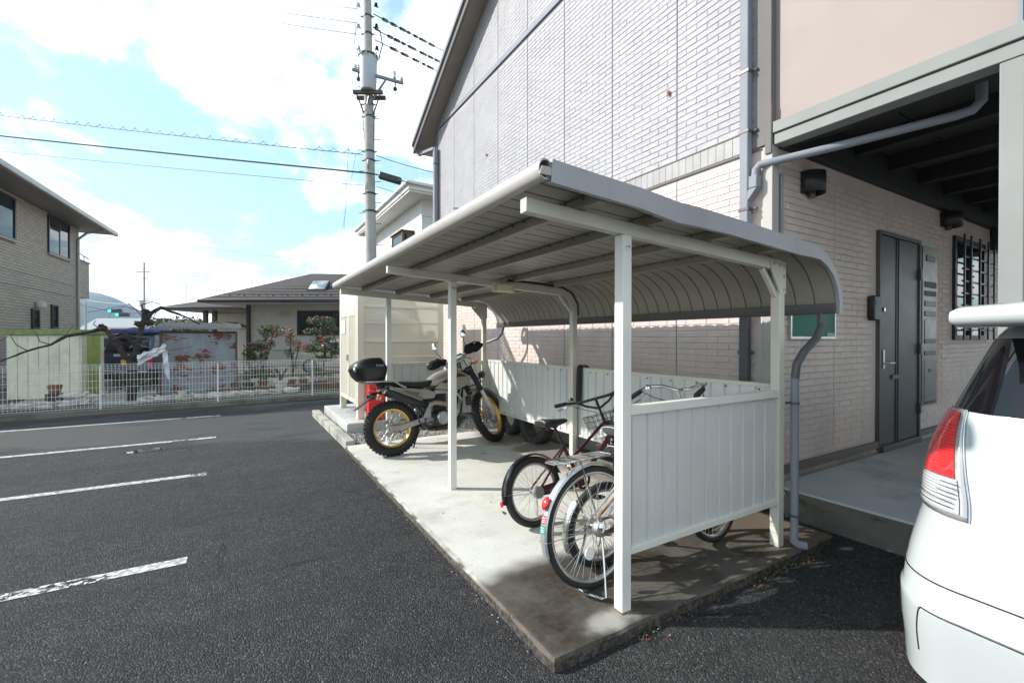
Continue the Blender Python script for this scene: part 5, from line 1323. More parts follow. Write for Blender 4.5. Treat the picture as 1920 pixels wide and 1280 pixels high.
    # raised white tailgate corner under the glass
# spoiler, two sections with a seam
def spoiler(y0, y1, name, taper=0):
    b = MB(); rings_ = []
    n_ = 14
    for k in range(n_+1):
        y = y0 + (y1-y0)*k/n_; f = 1
        if taper: q = abs(k/n_); f = 1 - .08*q - (.22*max(0,(q-.92)/.08)**2)
        c = [(2.42,1.470),(2.34,1.472),(2.300,1.482),(2.290,1.500),(2.290,1.525),(2.303,1.545),(2.36,1.558),(2.50,1.568),(2.70,1.572),(2.95,1.56),(2.95,1.53),(2.70,1.50),(2.52,1.470)]
        zc = 1.512; bow = .05*(abs(y-YC)/.7)**2
        rings_.append([(x + bow, y, zc + (z-zc)*f - .012*(abs(y-YC)/.7)**2) for x, z in c])
    b.loft(rings_); return b.build(name, M['car_white'], CAR, ang=50)
spoiler(YC-.48, YC+.478, 'spoiler'); spoiler(YC+.484, YC+.705, 'spoiler_end', 1); spoiler(YC-.484, YC-.705, 'spoiler_end', 1)
# wiper, sticker, plate, wheels, lights
b = MB(); b.add([tuple(srf(.70 + .30*u, 1.165 + .028*v, .003)) for u, v in ((0,0),(1,0),(1,1),(0,1))], [(0,1,2,3)]); st_ = b.build('glass_sticker', M['alu_dull'], CAR, fix=False)
b = MB()
for k in range(9):
    for r in range(2): b.add([tuple(srf(.71 + .031*k + a*.02, 1.168 + r*.013 + c*.009, .004)) for a, c in ((0,0),(1,0),(1,1),(0,1))], [(0,1,2,3)])
b.build('sticker_print', M['white'], st_, fix=False)
b = MB(); b.tube([srf(.0,1.12,.03), srf(.35,1.16,.03), srf(.6,1.18,.025)], .008, 6); b.build('rear_wiper', M['black'], CAR)
b = MB(); b.box(2.165,2.178,YC-.165,YC+.165,.58,.745); b.build('number_plate', M['white'], CAR, bevel=.003)
for wx in (2.95, 5.35):
    for s_ in (-1, 1):
        b = MB(); Mw = Matrix.Translation((wx, YC+s_*.76, .29)) @ RX
        b.lathe([(.18,-.085),(.24,-.09),(.285,-.075),(.29,0),(.285,.075),(.24,.09),(.18,.085)], 32, Mw); w = b.build('wheel', M['rubber'], CAR)
        b = MB(); b.lathe([(0,.03),(.10,.045),(.18,.075),(.19,.05),(.18,-.07),(0,-.05)], 24, Mw); b.build('rim', M['alu'], w)
    
b = MB(); b.box(2.4,5.9,YC-.70,YC+.70,.16,.30); b.build('underbody', M['black_matte'], CAR)
for s_ in (-1,1):
    b = MB(); b.ell((5.95, YC+s_*.62, .70), (.16,.14,.09), 14, 8); b.build('headlight', M['glass'], CAR)
    b = MB(); b.ell((4.55, YC+s_*.90, .98), (.09,.10,.07), 12, 8); b.build('door_mirror', M['car_white'], CAR)

# ================================================================ mesh fence
FA0 = Vector((-9.6,10.30,.0)); 
def fp(u): # point on the fence line, u metres from the post at (-2.25, 11.18)
    d = Vector((1, .055, 0)).normalized(); return Vector((-2.25,11.20,.10)) + d*u
F_ = thing('mesh_fence', tuple(fp(0)), 'white welded mesh fence on a low concrete kerb across the back of the car park', 'fence')
fd = Vector((1,.055,0)).normalized(); fn_ = Vector((-fd.y, fd.x, 0))
pos_ = [k*1.84 for k in range(-5, 4)]
for u in pos_:
    p = fp(u); b = MB(); b.tube([p, p + Vector((0,0,.80))], .017, 10); b.tube([p + Vector((0,0,.80)), p + Vector((0,0,.812))], [.019,.010], 10); b.build('post', M['fence_white'], F_)
for i in range(len(pos_)-1):
    a, c = pos_[i], pos_[i+1]; b = MB(); n_ = 34
    for k in range(n_+1):
        u = a + (c-a)*k/n_; p = fp(u) - fn_*.022
        b.tube([p + Vector((0,0,.03)), p + Vector((0,0,.80)), p - fn_*.03 + Vector((0,0,.83)), p - fn_*.035 + Vector((0,0,.80))], .0026, 4)
    for z in (.035,.075,.115,.27,.40,.53,.66,.73,.765,.80,.835):
        off = .022 if z < .81 else .052
        b.tube([fp(a) - fn_*(off+.004) + Vector((0,0,z)), fp(c) - fn_*(off+.004) + Vector((0,0,z))], .0030, 4)
    b.build('mesh_panel', M['fence_white'], F_, kind='stuff', fix=False)
b = MB(); q0, q1 = fp(-9.3), fp(5.8)
for a_, c_, w_ in ((q0, q1, .06),):
    b.add([a_ - fn_*w_ - Vector((0,0,.14)), c_ - fn_*w_ - Vector((0,0,.14)), c_ + fn_*w_ - Vector((0,0,.14)), a_ + fn_*w_ - Vector((0,0,.14)), a_ - fn_*w_, c_ - fn_*w_, c_ + fn_*w_, a_ + fn_*w_], [(3,2,1,0),(4,5,6,7),(0,1,5,4),(1,2,6,5),(2,3,7,6),(3,0,4,7)])
b.build('fence_kerb', M['conc_wet'], kind='structure', bevel=.008)
mb = MB(); mb.add([(-16,9.9,.006),(6,11.7,.006),(6,60,.03),(-16,60,.03)], [(0,1,2,3)]); 
# garden floor beyond the fence
mb.build('garden_ground', M['soil'], kind='structure')
mb = MB(); mb.add([(-4.2,13.2,.02),(-1.9,12.4,.02),(-1.7,16.6,.02),(-4.2,16.8,.02)], [(0,1,2,3)]); mb.build('drive', M['conc_old'], kind='structure')

# ================================================================ sandbags along the fence
random.seed(21)
def bag(p, rz, s_, i, lab):
    b = MB(); b.ell((0,0,0), (.25*s_,.13*s_,.085*s_), 16, 10, jit=.5, seed=i)
    b.ell((.24*s_,0,.04), (.05,.035,.05), 8, 6, jit=.6, seed=i+50)
    b.xf(Matrix.Rotation(rz, 4, 'Z')); me = mesh_of(b, 'sandbag', M['sandbag']); o = piece(me, 'sandbag', p); tag(o, lab, 'sandbag', 'sandbags lying behind the mesh fence')
sb = [(-3.99,12.42),(-3.68,12.46),(-3.36,12.50),(-3.06,12.56),(-2.80,12.66),(-1.75,12.62),(-1.45,12.56),(-1.13,12.60),(-.80,12.64),(-.48,12.66),(-.17,12.70),(.14,12.74),(.46,12.78),(.76,12.84),(1.06,12.90)]
where = ['leftmost of the row, below the cream storage shed','second from the left, below the cream shed','third from the left, below the cream shed','fourth from the left, in front of the small hanging pot','fifth, at the right end of the left row',
 'first of the right row, beside the plum tree','second of the right row, in front of the plum tree','third of the right row, at the rusty shed corner','fourth of the right row, below the rusty shed','fifth of the right row, at the rusty shed middle',
 'sixth of the right row, just left of the rusty shed corner post','seventh of the right row, at the right rusty shed corner','eighth of the right row, right of the rusty shed','ninth of the right row, before the white pot','last of the right row, beside the white pot']
for i, (x, y) in enumerate(sb): bag((x, y, .085), random.uniform(-.2,.35), random.uniform(.72,.95), i, 'grey white sandbag, ' + where[i])
bag((-2.98,12.75,.22), .2, .8, 31, 'pale crumpled sandbag piled on top of the left row'); bag((-2.72,12.85,.17), .5, .75, 32, 'small pale sandbag at the right end of the left pile')

# ================================================================ storage shed
G_ = thing('storage_shed', (-3.8,14.6,0), 'cream metal storage shed with green roof rim and yellow green sliding door', 'shed')
gd = Vector((1.37,-.51,0)).normalized(); gn = Vector((gd.y,-gd.x,0))*-1  # gn away from the camera
if gn.y < 0: gn = -gn
g0 = Vector((-4.54, 14.64, 0.0))
def gp_(u, v, z): return g0 + gd*u + gn*v + Vector((0,0,z))
def gbox(b, u0, u1, v0, v1, z0, z1, P_=gp_, m=0):
    return b.add([P_(u0,v0,z0),P_(u1,v0,z0),P_(u1,v1,z0),P_(u0,v1,z0),P_(u0,v0,z1),P_(u1,v0,z1),P_(u1,v1,z1),P_(u0,v1,z1)], [(3,2,1,0),(4,5,6,7),(0,1,5,4),(1,2,6,5),(2,3,7,6),(3,0,4,7)], m)
SW = 1.46; SD = .72
gbox(MB(), 0, SW, 0, SD, .03, 1.50).build('walls', M['shed_cream'], G_, bevel=.006)
for k in range(7):
    gbox(MB(), .02+k*.204, .212+k*.204, -.012, -.002, .06, 1.46).build('wall_panel', M['shed_cream'], G_, bevel=.003)
gbox(MB(), SW+.002, SW+.016, .0, .16, .06, 1.46).build('corner_panel', M['shed_cream'], G_, bevel=.003)
for u in (.17,.38): gbox(MB(), SW+.002, SW+.022, u, u+.20, .06, 1.46).build('door_panel', M['shed_yellowgreen'], G_, bevel=.004)
gbox(MB(), SW+.002, SW+.02, .60, SD, .04, 1.48).build('door_post', M['shed_cream'], G_, bevel=.004)
gbox(MB(), -.05, SW+.05, -.07, SD+.07, 1.50, 1.62).build('roof_rim', M['shed_green'], G_, bevel=.008)
# small hanging pot on it
b = MB(); b.lathe([(0,.24),(.09,.24),(.13,.42),(.12,.42),(0,.38)], 14, Matrix.Translation((-3.42,13.35,0))); b.build('flower_pot', M['terracotta'], label='brown pot on the ground in front of the cream storage shed', cat='pot', loc=(-3.42,13.35,.24), group='flower pots behind the fence')
b = MB(); b.box(-3.55,-3.29,13.25,13.45,.02,.24); b.build('stool', M['pot_dark'], label='low dark stand under the brown pot before the cream shed', cat='stand', bevel=.01, loc=(-3.42,13.35,0))

# ================================================================ rusty shed
Rr = thing('rusty_shed', (-.95,14.9,0), 'weathered blue grey sheet metal hut with rust patches and corrugated roof', 'shed')
rd = Vector((.98,.2,0)).normalized(); rn = Vector((0, 1, 0)); r0 = Vector((-1.64, 13.65, 0.0))
def rp_(u, v, z): return r0 + rd*u + rn*v + Vector((0,0,z))
RW = 1.56
gbox(MB(), 0, RW, 0, 1.3, 0, 1.56, rp_).build('walls', M['rust_sheet'], Rr)
for k in range(6): gbox(MB(), .02+k*.255, .268+k*.255, -.010-.004*(k%2), -.001, .02, 1.54, rp_).build('wall_sheet', M['rust_sheet'], Rr)
for u in (-.03, RW): gbox(MB(), u, u+.04, -.03, .02, 0, 1.58, rp_).build('corner_post', M['wood_brown'], Rr)
gbox(MB(), -.02, RW+.02, -.02, -.001, 1.545, 1.60, rp_).build('fascia', M['pot_dark'], Rr)
b = MB(); n_ = 112
def cor(u, v): return rp_(-.14 + (RW+.26)*u, -.16 + 1.5*v, 1.64 + .20*v + .014*sin(u*2*pi*28))
b.grid(cor, n_*2, 2); b.build('corrugated_roof', M['asbestos'], Rr, fix=False, solid=.008, ang=80)
b = MB(); b.lathe([(0,0),(.09,0),(.10,.16),(0,.16)], 10, Matrix.Translation((-1.2,13.4,0))); b.build('bucket', M['shed_cream'], label='small cream bucket at the foot of the rusty hut', cat='bucket', loc=(-1.2,13.4,0))

# ================================================================ van behind the plum tree
V = thing('parked_van', (-2.78,17.4,0), 'dark blue van with yellow plate parked between the cream shed and the rusty hut', 'van')
vd = Vector((1.21,-.72,0)).normalized(); vn = Vector((-vd.y, vd.x, 0)); v0 = Vector((-3.45,17.2,0))
def vp_(u, v, z): return v0 + vd*u + vn*v + Vector((0,0,z))
b = MB(); rings = []
for (z, i_, f_) in [(.25,.02,.02),(.40,.0,.0),(.85,0,0),(1.0,.01,.02),(1.45,.07,.14),(1.52,.10,.2),(1.56,.18,.35)]:
    w = 1.48; rings.append([vp_(i_,f_+.05,z),vp_(i_+.06,f_,z),vp_(w-i_-.06,f_,z),vp_(w-i_,f_+.05,z),vp_(w-i_,3.2,z),vp_(i_,3.2,z)])
b.loft(rings); b.build('body', M['van_paint'], V, bevel=.01)
def vq(u, z): # on tail face
    f_ = .02 + max(0,(z-1.0))/.45*.12; return f_
b = MB(); b.add([vp_(.12,vq(0,1.02)-.012,1.02),vp_(1.36,vq(0,1.02)-.012,1.02),vp_(1.30,vq(0,1.42)-.012,1.42),vp_(.18,vq(0,1.42)-.012,1.42)], [(0,1,2,3)]); b.build('rear_window', M['car_glass'], V, solid=.006)
gbox(MB(), .38,.98,-.015,.0,.90,.97,vp_).build('garnish', M['silver_paint'], V, bevel=.004)
gbox(MB(), .60,.92,-.02,.0,.66,.80,vp_).build('number_plate', M['plate_yellow'], V)
gbox(MB(), .0,1.48,-.06,.10,.30,.55,vp_).build('bumper', M['van_paint'], V, bevel=.02)
gbox(MB(), .10,1.38,-.075,-.06,.46,.50,vp_).build('bumper_strip', M['silver_paint'], V)
for u in (.02,1.36): gbox(MB(), u,u+.10,-.012,.03,.60,.98,vp_).build('tail_lamp', M['red_gloss'], V, bevel=.006)
gbox(MB(), .12,1.36,.15,.9,1.58,1.70,vp_).build('roof_box', M['sky_blue'], V, bevel=.03)
for u in (.08,1.22):
    b = MB(); b.cyl(vp_(u,.55,.27), vp_(u+.18,.55,.27), .27, 18); b.build('wheel', M['rubber'], V)
# ================================================================ pruned plum tree
T_ = thing('plum_tree', (-2.05,13.0,0), 'dark gnarled pruned tree with one long bare branch reaching over the shed', 'tree')
def limb(pts, r0_, r1_, name='limb', m='bark', seed=0, par=None, n=8, jit=.35):
    b = MB(); P_ = []
    for i in range(len(pts)-1):
        for k in range(4): P_.append(Vector(pts[i]).lerp(Vector(pts[i+1]), k/4))
    P_.append(Vector(pts[-1])); K = len(P_); rr = []
    for i, p in enumerate(P_):
        r = r0_ + (r1_-r0_)*i/(K-1); q = noise.noise(p*6 + Vector((seed,0,0))); rr.append(r*(1+jit*q)); P_[i] = p + Vector((noise.noise(p*4+Vector((seed,9,0))), noise.noise(p*4+Vector((seed,0,9))), noise.noise(p*5+Vector((3,seed,0)))))*r*.8
    b.tube(P_, rr, n); return b.build(name, M[m], par or T_)
tx, ty = -2.08, 13.0
limb([(tx,ty,-.05),(tx+.02,ty,.45),(tx-.0,ty,.80),(tx+.03,ty,1.0)], .10, .085, 'trunk')
limb([(tx,ty,.85),(tx+.08,ty,1.15),(tx+.14,ty,1.50),(tx+.24,ty,1.85),(tx+.24,ty,2.02)], .065, .05, 'limb', seed=2)
limb([(tx-.02,ty,.88),(tx-.18,ty,1.15),(tx-.34,ty+.02,1.45),(tx-.50,ty,1.66)], .06, .045, 'limb', seed=3)
limb([(tx+.1,ty,1.2),(tx-.05,ty-.1,1.42),(tx-.09,ty-.1,1.6)], .045, .03, 'limb', seed=5)
limb([(tx+.24,ty,1.86),(tx+.40,ty,2.02),(tx+.52,ty,2.12),(tx+.70,ty+.02,2.03),(tx+.95,ty+.05,1.93),(tx+1.25,ty,1.75)], .05, .015, 'branch', seed=7)
limb([(tx+.2,ty,2.0),(tx+.18,ty,2.18),(tx+.36,ty,2.24),(tx+.5,ty,2.20)], .018, .008, 'branch', seed=8)
limb([(tx-.5,ty,1.62),(tx-.75,ty-.05,1.55),(tx-1.05,ty-.1,1.46),(tx-1.28,ty-.1,1.30),(tx-1.62,ty-.1,1.16),(tx-1.98,ty-.1,.98),(tx-2.35,ty-.1,.84)], .038, .008, 'branch', seed=9)
for i, pts in enumerate([[(-1.28,1.30),(-1.45,1.35),(-1.5,1.55),(-1.58,1.62)],[(-1.62,1.17),(-1.78,1.28),(-1.86,1.46),(-1.8,1.60)],[(-1.98,.98),(-2.05,1.10),(-2.3,1.0),(-2.44,.95)],[(-2.1,.94),(-2.12,1.2),(-2.02,1.36),(-1.9,1.45)],[(-2.12,1.18),(-2.2,1.3),(-2.25,1.36)],[(-.3,1.4),(-.1,1.5),(.3,1.42),(.55,1.3),(.62,1.05)],[(.1,1.3),(.35,1.2),(.7,1.15),(1.1,1.22)],[(.2,1.9),(.05,2.1),(-.1,2.25)],[(-.5,1.62),(-.62,1.72),(-.58,1.8)],[(.5,2.1),(.4,1.9),(.62,1.7)],[(-1.05,1.46),(-1.0,1.6),(-.9,1.72)],[(.24,2.0),(.1,2.05),(-.1,2.12),(-.3,2.0)]]):
    limb([(tx+x, ty-.1, z) for x, z in pts], .012, .005, 'twig', 'twig', seed=20+i, n=5)
for (x, z, r_) in ((.24,2.02,.075),(.12,1.74,.08),(.30,1.78,.08),(-.5,1.66,.08),(.0,1.0,.10),(-.34,1.42,.06)):
    b = MB(); b.ell((tx+x, ty, z), (r_,r_,r_*.8), 12, 8, jit=.8, seed=x*10+z); b.build('knot', M['bark'], T_)
# plastic sheet tied by the tree, dark pots
b = MB()
b.grid(lambda u, v: (-1.93+.50*u+.03*noise.noise((u*5,v*4,0)), 12.62+.12*noise.noise((u*4,v*5,3)), .96+.27*u-.02 + (v-.5)*.24*(1-.4*u) + .06*noise.noise((u*6,v*3,8))), 24, 14)
b.grid(lambda u, v: (-1.50+.10*v+.05*u, 12.60+.08*noise.noise((u*4,v*5,5)), 1.15-.72*u*(.7+.3*v)+.04*noise.noise((u*5,v*3,2))), 24, 8)
b.build('plastic_sheet', M['plastic_bag'], label='white plastic sheet hanging on the pruned tree above the fence', cat='sheet', fix=False, loc=(-1.7,12.6,.9))

# ================================================================ shrubs
def crown(parent, blobs, n, size, mats, name='crown', seed=1, flowers=None):
    random.seed(seed); b = MB(); tot = sum(r[0]*r[1]*r[2] for _, r in blobs)
    n = int(n*1.5)
    for (c, r) in blobs:
        k = int(n * r[0]*r[1]*r[2] / tot)
        for _ in range(k):
            while True:
                d = Vector((random.uniform(-1,1), random.uniform(-1,1), random.uniform(-1,1)))
                if .12 < d.length < 1: break
            d = d * (.55 + .45*d.length)
            p = Vector(c) + Vector((d.x*r[0], d.y*r[1], d.z*r[2]))
            if noise.noise(p*5.5) < -.16: continue
            u = Vector((random.gauss(0,1), random.gauss(0,1), random.gauss(0,.6))).normalized(); w = u.orthogonal().normalized(); w = (Matrix.Rotation(random.uniform(0,6.28),3,u) @ w)
            s_ = size*random.uniform(.6,1.2); m = random.choices(range(len(mats)), weights=[q[1] for q in mats])[0]
            if p.z < .04: continue
            b.add([p - u*s_, p + w*s_*.45, p + u*s_, p - w*s_*.45], [(0,1,2,3)], m)
    return b.build(name, [M[q[0]] for q in mats], parent, kind=None, smooth=False, fix=False)
def shrub(loc, label, stems, blobs, n, size, mats, seed, nm='shrub', cat='shrub', flowers=0):
    t = thing(nm, loc, label, cat)
    for i, s_ in enumerate(stems): limb([(loc[0]+x, loc[1]+y, z) for x, y, z in s_], .035 if i == 0 else .02, .010, 'trunk' if i == 0 else 'limb', 'bark', seed*3+i, t, 6)
    crown(t, [((loc[0]+c[0], loc[1]+c[1], c[2]), r) for c, r in blobs], n, size, mats, seed=seed)
    if flowers:
        random.seed(seed+100); b = MB()
        for _ in range(flowers):
            c, r = random.choice(blobs); a = random.uniform(0,6.28); zz_ = random.uniform(-.8,.8); k = sqrt(1-zz_*zz_)
            p = Vector((loc[0]+c[0]+r[0]*k*cos(a)*.95, loc[1]+c[1]+r[1]*k*sin(a)*.95, c[2]+r[2]*zz_*.95))
            for q in range(5): u = Vector((random.gauss(0,1),random.gauss(0,1),random.gauss(0,1))).normalized(); w = u.orthogonal().normalized(); b.add([p, p+u*.04+w*.02, p+u*.055, p+u*.04-w*.02], [(0,1,2,3)])
        b.build('flowers', M['flower'], t, kind='stuff', smooth=False, fix=False)
    return t
GM = [('leaf_a',5),('leaf_b',3),('leaf_y',1)]
shrub((.55,15.9,0), 'camellia with red flowers just right of the rusty hut', [[(0,0,0),(.03,0,.5),(-.05,0,.9)],[(.03,0,.5),(.25,0,1.2),(.3,0,1.6)]], [((-.15,0,.95),(.38,.35,.32)),((.28,0,1.65),(.42,.35,.22)),((.1,0,1.25),(.28,.3,.22)),((.0,0,.35),(.5,.3,.28)),((-.25,0,1.2),(.22,.2,.12))], 2600, .040, [('leaf_a',5),('leaf_b',4),('leaf_y',1)], 3, 'camellia', 'shrub', 46)
shrub((1.35,15.4,0), 'thin shrub with orange red leaves between the two camellias', [[(0,0,0),(.02,0,.5),(-.05,0,1.1),(-.02,0,1.6)],[(.02,0,.4),(.15,0,.9),(.2,0,1.4)]], [((-.05,0,1.45),(.20,.2,.30)),((.15,0,1.2),(.18,.15,.2)),((-.08,0,.95),(.16,.15,.16)),((.1,0,.6),(.2,.15,.15))], 520, .038, [('leaf_r',6),('leaf_y',2),('leaf_b',1)], 5)
shrub((2.18,14.9,0), 'tall camellia with spaced leaf tiers and dark red blooms beside the enclosure', [[(0,0,0),(.0,0,.6),(.05,0,1.1),(.0,0,1.7)],[(.0,0,.7),(-.35,0,1.05)],[(.02,0,.9),(.35,0,1.3)],[(.03,0,1.2),(-.3,0,1.6)]], [((-.05,0,1.95),(.45,.4,.16)),((-.25,0,1.62),(.36,.3,.14)),((.25,0,1.68),(.34,.3,.16)),((-.32,0,1.12),(.34,.3,.15)),((.25,0,1.02),(.36,.3,.16)),((.0,0,.80),(.4,.3,.12)),((.0,0,1.36),(.38,.3,.13))], 3400, .038, GM, 7, 'camellia', 'shrub', 40)
shrub((1.85,14.2,0), 'low yellow green shrub at the foot of the tall camellia', [[(0,0,0),(0,0,.3)]], [((0,0,.5),(.28,.22,.2))], 300, .035, [('leaf_y',3),('leaf_b',3)], 8)
shrub((-2.1,19.6,0), 'round yellow green bush behind the rusty hut', [[(0,0,0),(0,0,1.0)]], [((.15,0,1.25),(1.05,.8,.95)),((.5,0,1.7),(.6,.5,.55))], 4200, .055, [('leaf_a',3),('leaf_b',5),('leaf_y',2)], 9)
shrub((-3.05,24.5,0), 'distant dark garden tree beyond the van', [[(0,0,0),(0,0,1.7)]], [((0,0,2.0),(.5,.5,.3)),((.2,0,1.6),(.6,.5,.25))], 900, .06, [('leaf_a',4),('leaf_b',1)], 10)
shrub((-2.25,14.1,0), 'low dark shrub at the foot of the pruned tree', [[(0,0,0),(0,0,.3)]], [((-.2,0,.35),(.35,.25,.3)),((.5,0,.3),(.5,.25,.25))], 900, .035, [('leaf_a',6),('leaf_r',1)], 11)
shrub((2.9,15.6,0), 'bare brown shrub beside the enclosure', [[(0,0,0),(.05,0,.8),(.0,0,1.7),(-.1,0,2.3)],[(0,0,.5),(.3,0,1.4),(.35,0,2.1)],[(0,0,.6),(-.3,0,1.5),(-.35,0,2.1)],[(0,0,1.2),(.15,0,2.4)]], [((0,0,1.9),(.5,.4,.5))], 140, .02, [('leaf_r',1),('leaf_y',1)], 12)
b = MB(); random.seed(77)
for _ in range(5200):
    x = random.uniform(-.2,2.6); y = random.uniform(12.9,14.6); h = random.uniform(.03,.14); a = random.uniform(0,3.1)
    b.add([(x-.018*cos(a),y-.018*sin(a),0),(x+.018*cos(a),y+.018*sin(a),0),(x+random.uniform(-.03,.03),y,h)], [(0,1,2)], random.choice((0,0,1,2)))
b.build('weeds', [M['leaf_b'], M['leaf_y'], M['leaf_r']], kind='stuff', smooth=False, fix=False)

# ================================================================ pots
def pot(x, y, z, r, h, m, lab, plant=None):
    t = thing('flower_pot', (x,y,z), lab, 'pot', 'flower pots behind the fence')
    b = MB(); b.lathe([(0,0),(r*.68,0),(r*.92,h*.82),(r*1.05,h*.84),(r*1.05,h),(r*.93,h),(r*.90,h*.9),(0,h*.88)], 18, Matrix.Translation((x,y,z))); b.build('pot', M[m], t)
    if plant == 'stub':
        limb([(x,y,z+h*.8),(x-.02,y,z+h+.12),(x-.10,y,z+h+.28),(x-.13,y,z+h+.33)], .045, .018, 'trunk', 'bark', 3, t, 7); limb([(x,y,z+h+.05),(x+.06,y,z+h+.18),(x+.13,y,z+h+.27),(x+.14,y,z+h+.34)], .035, .016, 'limb', 'bark', 5, t, 7)
    elif plant: crown(t, [((x,y,z+h+plant*.6),(r*1.1,r,plant))], int(260*plant/.2), .025, GM, 'leaves', seed=int(x*10)+40)
    return t
pot(.92,13.55,0,.17,.30,'pot_white','large cream ribbed pot holding a pruned forked stump','stub')
pot(.52,14.1,.05,.13,.22,'terracotta','terracotta pot left of the cream pot',.15)
pot(.18,13.9,0,.14,.24,'pot_dark','dark pot nearest the rusty hut',.22)
pot(1.22,14.2,.0,.13,.26,'terracotta','terracotta pot between the cream pot and the fence post')
pot(1.50,13.9,0,.12,.28,'terracotta','tall red brown pot just left of the rightmost fence post',.12)
pot(1.75,13.7,0,.13,.20,'pot_dark','small dark pot right of the fence post',.15)
pot(2.0,13.8,0,.13,.22,'terracotta','brown pot below the tall camellia',.1)
pot(2.25,13.6,0,.12,.20,'terracotta','brown pot at the edge of the enclosure')
b = MB(); b.box(.0,2.2,14.5,14.56,.0,.30); b.build('planter_wall', M['pot_white'], label='low pale garden edging behind the flower pots', cat='edging', bevel=.01, loc=(1.1,14.5,0))
# green net fence
t = thing('net_fence', (1.4,17.9,0), 'green pipe framed net fence in front of the tiled roof house', 'fence')
n0, n1 = Vector((.1,18.6,0)), Vector((4.6,16.1,0))
for k in range(4):
    p = n0.lerp(n1, k/3); b = MB(); b.tube([p, p + Vector((0,0,1.02))], .022, 8); b.build('post', M['net_green'], t)
b = MB(); b.tube([n0+Vector((0,0,1.0)), n1+Vector((0,0,1.0))], .018, 8); b.build('top_rail', M['net_green'], t)
b = MB()
for k in range(66):
    p = n0.lerp(n1, k/66); q = p + (n1-n0)/66*4; b.tube([p, q + Vector((0,0,.98))], .0022, 3); b.tube([q, p + Vector((0,0,.98))], .0022, 3)
b.build('net', M['net_green'], t, kind='stuff', fix=False)
# beige car beyond it
K = thing('parked_car', (3.4,19.6,0), 'beige car parked behind the green net fence, partly hidden by the tall camellia', 'car')
kd = Vector((1.9,-1.08,0)).normalized(); kn = Vector((-kd.y,kd.x,0)); k0 = Vector((1.75,20.2,0))
def kp_(u, v, z): return k0 + kd*u + kn*v + Vector((0,0,z))
b = MB(); pr = [(0,.28),(-.02,.60),(.10,.78),(.85,.86),(1.35,1.28),(1.9,1.38),(2.7,1.34),(3.3,.98),(3.75,.92),(3.8,.55),(3.78,.28)]
rings = []
for v, ins in ((0,.06),(.06,0),(1.52,0),(1.6,.06)): rings.append([kp_(u + (ins if u < 1.9 else -ins), v, z - (ins*.3 if z > .9 else 0)) for u, z in pr])
b.loft(rings); b.build('body', M['beige_paint'], K, bevel=.01)
b = MB(); b.add([kp_(1.02,-.004,.90),kp_(1.9,-.004,.90),kp_(1.9,-.004,1.27),kp_(1.42,-.004,1.22)], [(0,1,2,3)]); b.add([kp_(1.96,-.004,.90),kp_(3.0,-.004,.90),kp_(2.62,-.004,1.25),kp_(1.96,-.004,1.27)], [(0,1,2,3)]); b.build('side_window', M['car_glass'], K, solid=.01)
for u in (.72,3.0):
    b = MB(); b.cyl(kp_(u,-.01,.30), kp_(u,.16,.30), .30, 22); w = b.build('wheel', M['rubber'], K)
    b = MB(); b.cyl(kp_(u,-.02,.30), kp_(u,.0,.30), .18, 18); b.build('rim', M['alu'], w)
b = MB(); b.ell(kp_(.02,.05,.66), (.07,.07,.06), 10, 6); b.build('headlight', M['glass'], K)

# ================================================================ tan house on the left
LH = thing('brick_house', (-5.34,23.59,0), 'two storey tan brick clad house at the left edge with wide eaves', 'house')
wd = Vector((.0715,.9974,0)).normalized(); wn = Vector((wd.y,-wd.x,0)); h0 = Vector((-5.34,23.59,0))
def hp(u, v, z): return h0 - wd*u - wn*v + Vector((0,0,z))   # u towards the camera, v into the house
HL = 8.2
gbox(MB(), 0, HL, 0, 7, 0, 5.62, hp).build('wall', M['brick_far'], LH, smooth=False)
gbox(MB(), -.0, HL, -.02, .001, 2.98, 3.02, hp).build('wall_band', M['eave_taupe'], LH); gbox(MB(), -.0, HL, -.02, .001, 3.40, 3.43, hp).build('wall_band', M['eave_taupe'], LH)
b = MB(); e = .85; b.add([hp(-e,-e,5.64),hp(HL+1,-e,5.64),hp(HL+1,8,5.64),hp(-e,8,5.64),hp(-e,-e,5.70),hp(HL+1,-e,5.70),hp(HL+1,8,5.70),hp(-e,8,5.70)], [(3,2,1,0),(4,5,6,7),(0,1,5,4),(1,2,6,5),(2,3,7,6),(3,0,4,7)])
b.build('soffit', M['eave_taupe'], LH, smooth=False)
gbox(MB(), -e-.04, HL+1, -e-.12, -e, 5.60, 5.76, hp).build('gutter', M['gutter'], LH, bevel=.02)
b = MB(); b.add([hp(-e,-e,5.71),hp(HL+1,-e,5.71),hp(HL-3,3.5,7.2),hp(3.5,3.5,7.2),hp(-e,8,5.71),hp(HL+1,8,5.71)], [(0,1,2,3),(0,3,4),(3,2,5,4),(1,5,2)]); b.build('roof', M['roof_slate'], LH, smooth=False, fix=False)
b = MB(); b.cyl(hp(.22,-.05,0), hp(.22,-.05,5.2), .045, 10); b.tube([hp(.22,-.05,5.2),hp(.22,-.3,5.45),hp(.22,-.85,5.62)], .045, 8); b.build('downpipe', M['gutter'], LH)
def uz(p): return p
